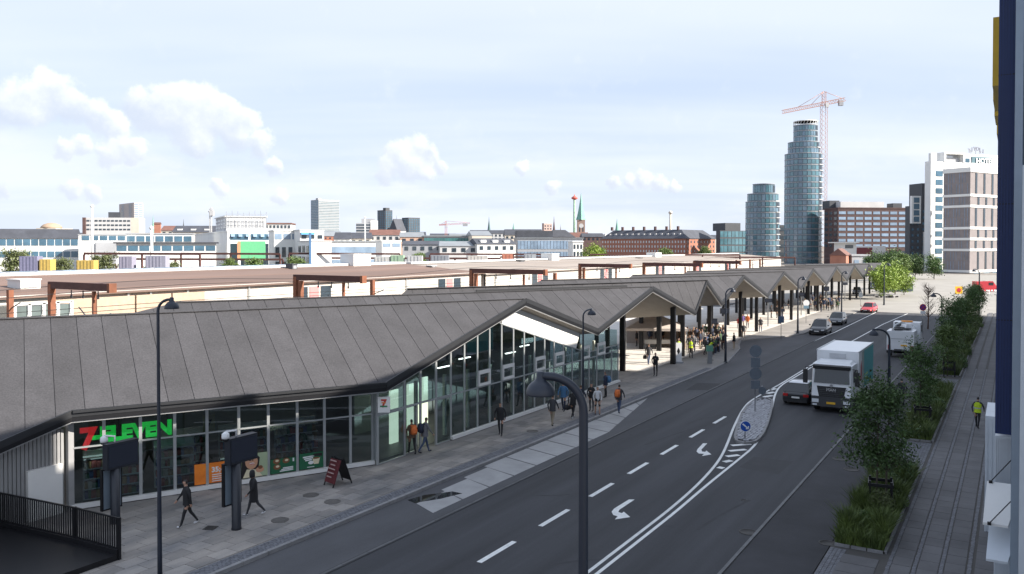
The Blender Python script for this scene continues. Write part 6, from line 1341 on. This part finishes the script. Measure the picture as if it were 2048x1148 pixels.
o = person('person in black leaning on the glass front with a dark bag', GP(1183, 822), R(-90), 'phone', 'black', 'charcoal', 'black', 0, 0, .98)
person('person in white top and black shorts', GP(1195, 829), R(-60), 'pocket', 'white', 'black', 'black', 1, 0, .96, shorts=True)
o = person('man in blue jacket standing at the end of the glass front', GP(1211, 795), R(200), 'stand', 'navy', 'black', 'black', 0, 0, 1.0); bag('light blue backpack at the end of the glass front', o, 'blue')
o = person('man with bright orange backpack walking along the kerb', GP(1238, 826), UPR, 'step', 'charcoal', 'denim', 'black', 0, 0, 1.0); bag('bright orange backpack on the man at the kerb', o, 'orange')
o = person('couple member in dark coat with shoulder bag under the second gable', GP(1297, 729), UPR, 'step', 'charcoal', 'denim', 'black', 1, 0, 1.02); bag('dark shoulder bag under the second gable', o, 'black', 'shoulder_bag', 1, (.16, .3, .32))
person('man in black looking at his phone before the second gable', GP(1311, 752), R(-90), 'phone', 'black', 'black', 'black', 0, 0, 1.05)
person('worker in yellow vest behind the white banner', GP(1357, 716), R(-60), 'stand', 'charcoal', 'black', 'black', 0, 0, 1.03, vest='hivis')
person('worker in yellow vest with his back to the road near the black column', GP(1382, 716), UPR, 'stand', 'charcoal', 'black', 'black', 0, 0, 1.03, vest='hivis')
person('worker in yellow vest bending forward in the crowd', GP(1419, 714), R(10), 'bend', 'charcoal', 'black', 'black', 0, 0, 1.0, vest='hivis')
person('worker in yellow vest walking on the pavement beside the blue column', G(1955, 856, .115), R(75), 'step', 'charcoal', 'black', 'black', 0, 0, 1.0, vest='hivis')
person('dark-clad person on the cycle track behind the nearest tree', G(1803, 812, .065), UPR, 'stand', 'charcoal', 'black', 'black', 0, 0, 1.0)
person('child in black top and pale trousers at the edge of the crowd', GP(1468, 699), R(180), 'stand', 'black', 'tan', 'white', 1, 0, .95)
person('person in grey trousers at the edge of the bus bay', GP(1450, 699), R(30), 'stand', 'charcoal', 'grey', 'black', 0, 0, 1.0)
person('person in pale blue trousers strolling towards the bus bay', GP(1487, 678), R(-70), 'step', 'charcoal', 'tan', 'white', 1, 0, 1.0)
person('person with red jacket sitting group at the third gable', GP(1477, 657), R(-60), 'pocket', 'red', 'denim', 'black', 1, 0, .8)
person('person in purple top at the third gable', GP(1485, 655), R(-60), 'stand', 'purple', 'navy', 'black', 0, 0, .95)
person('person in orange jacket at the third gable', GP(1495, 656), R(-100), 'stand', 'orange', 'navy', 'black', 1, 0, .98)
o = person('pale-haired person in dark jacket with bag at the third gable', GP(1521, 664), R(-90), 'stand', 'charcoal', 'denim', 'white', 2, 0, 1.0)
rq = random.Random(21)
poses = ['stand', 'stand', 'phone', 'pocket', 'step']
def crowd(n, box, label, group):
    for k in range(n):
        px, py = rq.uniform(box[0], box[1]), rq.uniform(box[2], box[3])
        tp_, lg = rq.choice(['black', 'black', 'navy', 'charcoal', 'grey', 'brown', 'black', 'charcoal', 'denim', 'green']), rq.choice(['black', 'denim', 'charcoal', 'navy', 'black', 'khaki'])
        person('person in %s top and %s trousers %s' % (tp_, lg, label), GP(px, py), rq.uniform(0, 6.28), rq.choice(poses), tp_, lg, rq.choice(['black', 'black', 'white']), rq.choice([0, 0, 1, 2]), rq.choice([0, 0, 1]), rq.uniform(.93, 1.05), group)
crowd(30, (1374, 1450, 684, 712), 'in the crowd at the second gable', 'crowd at the second gable')
crowd(16, (1398, 1450, 668, 688), 'in the crowd at the second gable', 'crowd at the second gable')
crowd(34, (1598, 1684, 602, 624), 'in the far crowd under the middle gables', 'far crowd under the middle gables')
crowd(9, (1540, 1600, 618, 640), 'between the far columns', 'people between the far columns')
crowd(5, (1268, 1330, 686, 697), 'inside the marquee', 'people inside the marquee')
# ================================================================ trees, beds, shrubs
m_bark = mat('bark', (.10, .08, .06), .9, var=.25, scale=6, bump=.4, bscale=30)
def leafm(n, c): 
    m = mat(n, c, .55, var=.35, scale=2.2, c2=tuple(x*1.25 for x in c), world=False); b = m.node_tree.nodes['Principled BSDF']; return m
lf_d = leafm('leaf_dark', (.050, .095, .022)); lf_m = leafm('leaf_mid', (.085, .13, .03)); lf_b = leafm('leaf_bright', (.20, .28, .04)); lf_o = leafm('leaf_olive', (.10, .12, .045))
def tree_mesh(seed, H, cr, ch, base, nclump, per, ls, lm, limbs=7, tr=.06, double=False):
    """returns (trunk mesh, crown mesh): a tapered trunk with limbs and leaf quads clustered round twig ends"""
    q = random.Random(seed); mb = MB(); tips = []
    stems = [(0, 0)] if not double else [(0, 0), (.35, .25)]
    for sx, sy in stems:
        pts = [(sx, sy, 0)]; x, y = sx, sy
        for i in range(1, 7): x += q.uniform(-.05, .05); y += q.uniform(-.05, .05); pts.append((x, y, H*.92*i/6))
        mb.tube(pts, [tr*(1-.14*i) for i in range(7)], 8)
        for k in range(limbs):
            f = q.uniform(base/H, .9); p = Vector(pts[min(6, int(f*6))]); p.z = f*H*.92; a = q.uniform(0, 6.28); L = cr*q.uniform(.5, .95)*(1-.35*abs(f-.55))
            m1 = p+Vector((math.cos(a)*L*.5, math.sin(a)*L*.5, L*.35)); e = p+Vector((math.cos(a)*L, math.sin(a)*L, L*q.uniform(.5, .95))); mb.tube([p, m1, e], [tr*.42, tr*.26, tr*.08], 5)
            tips += [m1, e, (m1+e)/2]
    lv, lfc = [], []
    for k in range(nclump):
        if q.random() < .55 and tips: c = q.choice(tips)+Vector((q.gauss(0, .18), q.gauss(0, .18), q.gauss(0, .18)))*cr*.7
        else:
            while True:
                u = Vector((q.uniform(-1, 1), q.uniform(-1, 1), q.uniform(-1, 1)))
                if .35 < u.length < 1: break
            c = Vector((u.x*cr, u.y*cr, base+ch*.5+u.z*ch*.5))*1.0
            sq = 1-.35*max(0, u.z); c.x *= sq; c.y *= sq
        rr = q.uniform(.10, .24)*cr
        for j in range(per):
            p = c+Vector((q.gauss(0, 1), q.gauss(0, 1), q.gauss(0, .8)))*rr; n = Vector((q.gauss(0, 1), q.gauss(0, 1), q.gauss(.5, 1))).normalized(); t = n.orthogonal().normalized(); t.rotate(Matrix.Rotation(q.uniform(0, 6.28), 3, n)); b = n.cross(t); s = ls*q.uniform(.6, 1.3); o = len(lv)
            lv += [p-t*s, p+b*s*.45+n*s*.12, p+t*s, p-b*s*.45+n*s*.12]; lfc.append((o, o+1, o+2, o+3))
    cm = MB().add(lv, lfc)
    return mb.mesh('trunk', m_bark), cm.mesh('crown', lm)
def tree(name, label, x, y, z, meshes, rz=0, s=1.0, group=None):
    t = thing(name, label, 'tree', (x, y, z), rz, group); t.scale = (s,)*3 if isinstance(s, (int, float)) else s; mobj('trunk', meshes[0], t); mobj('crown', meshes[1], t); return t
T1 = tree_mesh(1, 6.2, 1.35, 4.4, 1.9, 230, 30, .085, lf_d, 16, .055, True)
T2 = tree_mesh(2, 6.0, 1.25, 4.3, 1.7, 190, 30, .085, lf_d, 14, .055)
T3 = tree_mesh(3, 5.6, 1.3, 4.2, 1.4, 220, 28, .10, lf_m, 12, .05)
# planting beds
beds = [(29.8, 41.0), (48.0, 66.0), (73.0, 93.0), (98.0, 128.0)]
lab = ['first planting bed of dark grass with the nearest double-stemmed tree', 'second planting bed with stone edging beside the lamp', 'third planting bed of tall grass', 'last and longest planting bed by the junction']
def blades(x0, x1, y0, y1, n, h, seed, lm):
    q = random.Random(seed); lv = []; lfc = []
    for i in range(n):
        x, y = q.uniform(x0, x1), q.uniform(y0, y1); hh = h*q.uniform(.5, 1.3)*(.6+.8*abs(math.sin(x*2.1+y*.9)*math.cos(y*1.3))); a = q.uniform(0, 6.28); w_ = .018*q.uniform(.7, 1.6)*(1 if n > 8000 else 1.8); dx, dy = math.cos(a)*w_, math.sin(a)*w_; bx_, by = q.gauss(0, .35)*hh, q.gauss(0, .35)*hh; o = len(lv)
        lv += [(x-dx, y-dy, .15), (x+dx, y+dy, .15), (x+bx_*.4+dx*.7, y+by*.4+dy*.7, .15+hh*.6), (x+bx_*.4-dx*.7, y+by*.4-dy*.7, .15+hh*.6), (x+bx_, y+by, .15+hh)]
        lfc += [(o, o+1, o+2, o+3), (o+3, o+2, o+4)]
    return MB().add(lv, lfc)
gr_m = mat('grass_blade', (.062, .10, .022), .6, var=.4, scale=1.2, c2=(.10, .135, .03))
for k, (a, b) in enumerate(beds):
    t = thing('planting_bed', lab[k], 'planting bed'); xl = -5.2
    MB().bx(xl, -3.62, a, b, .05, .16).obj('soil', m_soil, t)
    me = MB().box((0, 0, 0), (.09, .48, .12)).mesh('edging_stone', m_kerb)
    if k < 3:
        for i in range(int((b-a)/.5)): mobj('edging_stone', me, t, (-3.60, a+.25+i*.5, .13))
        for i in range(3): mobj('edging_stone', me, t, (-4.95+i*.52, a-.02, .13), R(90))
    else: MB().bx(-3.64, -3.56, a, b, .07, .19).obj('edging', m_kerb, t)
    n = [22000, 16000, 9000, 6000][k]; blades(xl+.02, -3.68, a+.05, b-.05, n, [.62, .62, .65, .7][k], 31+k, gr_m).obj('grass', gr_m, t, kind='stuff')
def shrub_mesh(seed, r, h, n, ls, lm):
    q = random.Random(seed); lv = []; lfc = []
    for i in range(n):
        a = q.uniform(0, 6.28); rr = r*math.sqrt(q.random()); z = h*(.05+.95*q.random())*(1-.5*(rr/r)**2); p = Vector((math.cos(a)*rr, math.sin(a)*rr, z)); nn = Vector((q.gauss(0, 1), q.gauss(0, 1), q.gauss(.6, 1))).normalized(); t = nn.orthogonal().normalized(); t.rotate(Matrix.Rotation(q.uniform(0, 6.28), 3, nn)); b = nn.cross(t); s = ls*q.uniform(.6, 1.4); o = len(lv)
        lv += [p-t*s, p+b*s*.4, p+t*s, p-b*s*.4]; lfc.append((o, o+1, o+2, o+3))
    mb = MB().add(lv, lfc, 0)
    for i in range(9): a = q.uniform(0, 6.28); mb.tube([(0, 0, 0), (math.cos(a)*r*.4, math.sin(a)*r*.4, h*.7)], [.015, .006], 4, 1)
    return mb.mesh('shrub', [lm, m_bark])
S1 = [shrub_mesh(5, .75, 1.0, 1500, .07, lf_d), shrub_mesh(6, .6, 1.2, 1300, .06, lf_o), shrub_mesh(7, .8, .8, 1300, .07, lf_m)]
rq = random.Random(9); kk = 0
for k, (a, b) in enumerate(beds):
    for i in range([5, 5, 6, 8][k]):
        y = a+1.0+(b-a-2)*(i+.5)/[5, 5, 6, 8][k]; x = rq.uniform(-4.8, -4.1); o = mobj('shrub', S1[(i+k) % 3], None, (x, y, .15), rq.uniform(0, 6)); s = rq.uniform(.7, 1.1)*(1 if k < 2 else 1.2); o.scale = (s, s, s)
        tag(o, 'leafy low shrub growing in the '+['first', 'second', 'third', 'last'][k]+' planting bed', 'shrub', 'shrubs in the '+['first', 'second', 'third', 'last'][k]+' bed')
def guard(x, y, k):
    t = thing('tree_guard', ['black timber tree guard round the nearest tree', 'black timber tree guard in the second bed', 'black timber tree guard in the third bed'][k], 'tree guard', (x, y, .12), R(8))
    for sx in (-.38, .38):
        for sy in (-.38, .38): MB().bx(sx-.04, sx+.04, sy-.04, sy+.04, 0, 1.25).obj('stake', m_black, t)
    for z in (.55, 1.1):
        for s in (-1, 1): MB().bx(-.45, .45, s*.43-.015, s*.43+.015, z-.06, z+.06).obj('rail', m_black, t); MB().bx(s*.43-.015, s*.43+.015, -.40, .40, z-.06, z+.06).obj('rail', m_black, t)
def tpos(px, x): # where the line x meets the view column px
    r = ray(px, 700); return -0+ (x/r.x)*r.y
tl = ((1757, 0, T1, .86, 'nearest double-stemmed young tree in the first bed', 0), (1842, 0, T2, .80, 'young tree in the second bed beside the curved lamp', 1), (1895, 0, T3, .74, 'slender tree in the third bed behind the curved lamp', 2), (1907, 0, T2, .97, 'tree at the far end of the third bed', None), (1927, 0, T3, .88, 'small tree in the last bed', None), (1940, 0, T2, .92, 'tallest tree of the last bed near the junction', None), (1950, 0, T3, .92, 'tree at the junction end of the last bed', None))
for i, (px, _, ms, s, lb, gd) in enumerate(tl):
    x = -4.45; y = tpos(px, x); tree('street_tree', lb, x, y, .13, ms, i*1.3, s)
    if gd is not None: guard(x+.1, y+.1, gd)
# bare tree by the no-stopping sign
q = random.Random(77); mb = MB(); mb.tube([(0, 0, 0), (.05, 0, 1.5), (0, .05, 3.6), (.05, 0, 5.6)], [.09, .07, .05, .015], 7)
for i in range(46):
    z = q.uniform(1.4, 5.0); a = q.uniform(0, 6.28); L = q.uniform(.7, 1.7)*(1.1-.12*z+.2); e = Vector((math.cos(a)*L*.7, math.sin(a)*L*.7, z+L*.75)); m1 = Vector((math.cos(a)*L*.4, math.sin(a)*L*.4, z+L*.32)); mb.tube([(0, 0, z), m1, e], [.035, .022, .006], 4)
    for j in range(3): d = Vector((q.gauss(0, .3), q.gauss(0, .3), q.uniform(.2, .6))); mb.tube([m1, m1+d], [.012, .004], 4)
p = PZ(1856, 640, 101); t = thing('bare_tree', 'bare reddish-brown young tree beside the purple round sign', 'tree', (p.x, p.y, .1)); mb.obj('trunk', mat('bark_red', (.13, .075, .055), .9), t)
# bright trees beyond the terminal, sunlit
FT = [tree_mesh(20+i, 8, 3.1, 6.6, 1.4, 150, 26, .26, m, 10, .13) for i, m in enumerate((lf_b, lf_m, lf_o, lf_d))]
for k, (px, yb, Z, s, ms, lb) in enumerate(((1768, 606, 158, .85, 0, 'bright green young tree at the end of the terminal'), (1790, 596, 168, .9, 0, 'bright lime tree beside the teal planter'), (1808, 592, 172, .62, 0, 'low bright bush-like tree right of the teal planter'), (1745, 560, 230, 1.0, 3, 'dark tree before the white depot'), (1775, 560, 240, 1.1, 3, 'broad dark tree below the brown office'), (1800, 560, 250, 1.0, 1, 'mid green tree at the foot of the dark block'), (1830, 560, 255, .9, 3, 'dark tree before the dark clad block'), (1868, 560, 250, .9, 3, 'dark tree at the foot of the white hotel'))):
    p = PZ(px, yb, Z); tree('park_tree', lb, p.x, p.y, 0, FT[ms], k*.9, s)
for k, (px, Z, s, ms, lb) in enumerate(((33, 205, 1.12, 2, 'large olive tree before the slate-roofed office'), (122, 208, .85, 2, 'olive tree before the white office wall'), (205, 210, 1.0, 2, 'round grey-green tree before the office wing'), (345, 215, .72, 2, 'small tree left of the market hall'), (460, 220, .85, 1, 'tree left of the green billboard'), (508, 222, .85, 1, 'small tree growing before the green billboard'), (590, 222, .9, 1, 'tree right of the green billboard'), (292, 215, .6, 1, 'small tree below the low office windows'), (1040, 260, .75, 0, 'small bright tree by the white mansard house'), (1186, 300, 1.35, 0, 'bright green tree left of the brick palace'), (1196, 320, 1.2, 1, 'mid green tree left of the brick palace'), (1330, 400, 1.1, 1, 'green tree before the brick palace wall'), (1410, 400, 1.2, 1, 'green tree before the lit end of the brick palace'), (900, 270, .6, 0, 'tiny bright tree below the glass hall'), (838, 330, .9, 1, 'small tree beside the pinkish house'))):
    p = PZ(px, 500, Z); tree('yard_tree', lb, p.x, p.y, -.02, FT[ms], k*1.1, s)
# ================================================================ store facade close on the right
m_sblu = mat('store_blue', (.004, .022, .105), .45, var=.1, scale=.6, stretch=(6, 6, .3)); m_scl = mat('store_cladding', (.60, .64, .68), .45, .2, var=.05); m_sfr = mat('store_frame', (.30, .36, .43), .45, .3, var=.05); m_yel = mat('store_yellow', (.62, .40, .03), .5, var=.08)
st = thing('store_building', 'large store with blue fin and white ribbed cladding along the right pavement', 'store')
XW = .75
for a, b, h in ((11, 25.5, 25.0), (25.51, 31, 23.2), (31.01, 46, 21.6)): MB().bx(1.3, 40, a, b, -.1, h).obj('unseen_shade_block', m_scl, st); MB().bx(1.25, 40.1, a-.1, b-.12, h, h+.25).obj('parapet', m_sfr, st)  # out of view; heights stepped so the shop wall is shaded, roof lit
for a, b, h in ((46.2, 69, 20.9), (69.01, 101, 17.8), (101.01, 138, 14.8)):
    MB().bx(XW, 40, a, b, -.1, h).obj('block', m_scl, st); MB().bx(XW-.12, 40.1, a-.1, b-.11, h, h+.25).obj('parapet', m_sfr, st)
def at_s(px, s):                         # x of the view column px at road station s
    r = ray(px, 700); return s*r.x/r.y
def zat(py, px, s): r = ray(px, py); return CZ+r.z*(s/r.y)
S0 = 21.0
zb = zat(868, 2003, S0)
xa, xb2 = at_s(1991.5, S0), at_s(2024, S0)
MB().bx(XW, 1.29, 24.6, 46.1, -.1, 20.9).obj('front_wall', m_scl, st)
fin = MB().prism([(xa, S0), (xb2, S0), (XW+.05, S0+3.6), (xa+.1, S0+3.6)], zb, 24).obj('blue_fin', m_sblu, st)
for y in (150, 408, 640): z = zat(y, 2003, S0); MB().bx(xa-.004, xb2, S0-.004, S0+.2, z-.012, z+.012).obj('panel_joint', m_black, fin)
for i in range(5): x = xa+(xb2-xa)*(i+.5)/5.5; MB().bx(x-.012, x+.012, S0-.02, S0, zb+.05, 23.9).obj('panel_rib', m_sblu, fin)
xc, xd = at_s(2024.5, S0-1), at_s(2041, S0-1)
MB().prism([(xc, S0-1), (xd, S0-1), (XW, S0+3.6), (xb2+.01, S0+3.6)], -.05, 24).obj('grey_pier', m_sfr, st)
MB().bx(at_s(2041.5, 18), 1.6, 18, 18.3, -.05, zat(330, 2045, 18)).obj('white_pier', m_scl, st)
# ribbed bay below the fin
S1_ = 22.0; x0, x1 = at_s(1992, S1_), at_s(2024, S1_); z1 = zat(872, 2000, S1_)
bay = MB().bx(x0, XW+.02, S1_, 24.6, .1, z1).obj('ribbed_bay', m_scl, st)
for i in range(9): x = x0+(x1-x0)*(i+.5)/9; MB().bx(x-.011, x+.011, S1_-.02, S1_, .15, z1-.05).obj('rib', m_scl, bay)
xe = at_s(1972, 34); MB().bx(xe, XW+.02, 34, 37, .1, zat(832, 1975, 34)).obj('entrance_box', m_scl, st)
for i in range(7): x = xe+.06+i*.14; MB().bx(x-.02, x+.02, 33.975, 34, .15, zat(838, 1975, 34)).obj('rib', m_scl, st)
# canopies propped on struts
for k, (ya, yb_, s) in enumerate(((985, 1048, 20.2), (1055, 1120, 20.0))):
    xl, xr = at_s(1969 if k == 0 else 1976, s), at_s(2020, s); za, zb_ = zat(ya, 1990, s), zat(yb_, 1990, s)
    MB().add([(xl+.05, s+.9, za), (xr+.25, s+.9, za), (xr, s, zb_), (xl, s, zb_), (xl+.05, s+.9, za-.05), (xr+.25, s+.9, za-.05), (xr, s, zb_-.05), (xl, s, zb_-.05)], [(3, 2, 1, 0), (4, 5, 6, 7), (0, 1, 5, 4), (1, 2, 6, 5), (2, 3, 7, 6), (3, 0, 4, 7)]).obj('canopy', m_white if k == 0 else m_scl, st)
    if k == 0:
        for yy, q in ((zb_, s), (za, s+.9)): MB().tube([(xl+.12, q-.01, yy), (xr+.05, q-.05, yy+.55)], .012, 6).obj('strut', m_black, st); MB().box((xl+.12, q-.02, yy), (.07, .06, .06)).obj('clamp', m_black, st)
g = G(1974, 940, .1); MB().box((g.x+.05, g.y, .3), (.25, .35, .35)).obj('floor_box', m_scl, st)
p = PX(1986, 930, -.35); MB().box((-.30, 31, zat(930, 1986, 31)), (.16, .3, .55)).obj('wall_lamp', m_white, st)
# yellow sign seen edge-on, letter boxes on brackets
sg = thing('store_sign', 'yellow store sign letters seen edge-on on brackets beside the blue fin', 'sign')
for k, (s, px0, px1, y0, y1) in enumerate(((26, 1979.5, 1992, 35, 172), (29.5, 1981, 1995, 172, 200), (33, 1984, 1997, 200, 232), (37, 1989, 1999, 232, 268))):
    xl, xr = at_s(px0, s), at_s(px1, s); zt, zb_ = zat(y0, 1985, s), zat(y1, 1985, s)
    if k: zt = min(zt+6, zat(40, 1985, 26))
    MB().bx(xl, xr, s, s+2.6, zb_, zt).obj('letter_box', m_yel, sg); MB().bx(xr, xr+.06, s+.05, s+2.5, zb_+.05, zt-.05).obj('letter_back', m_tdark, sg)
    for z in (zb_+.5, zt-.5): MB().beam((xr, s+.4, z), (XW, s+.4, z), .05, .06).obj('bracket', m_black, sg)
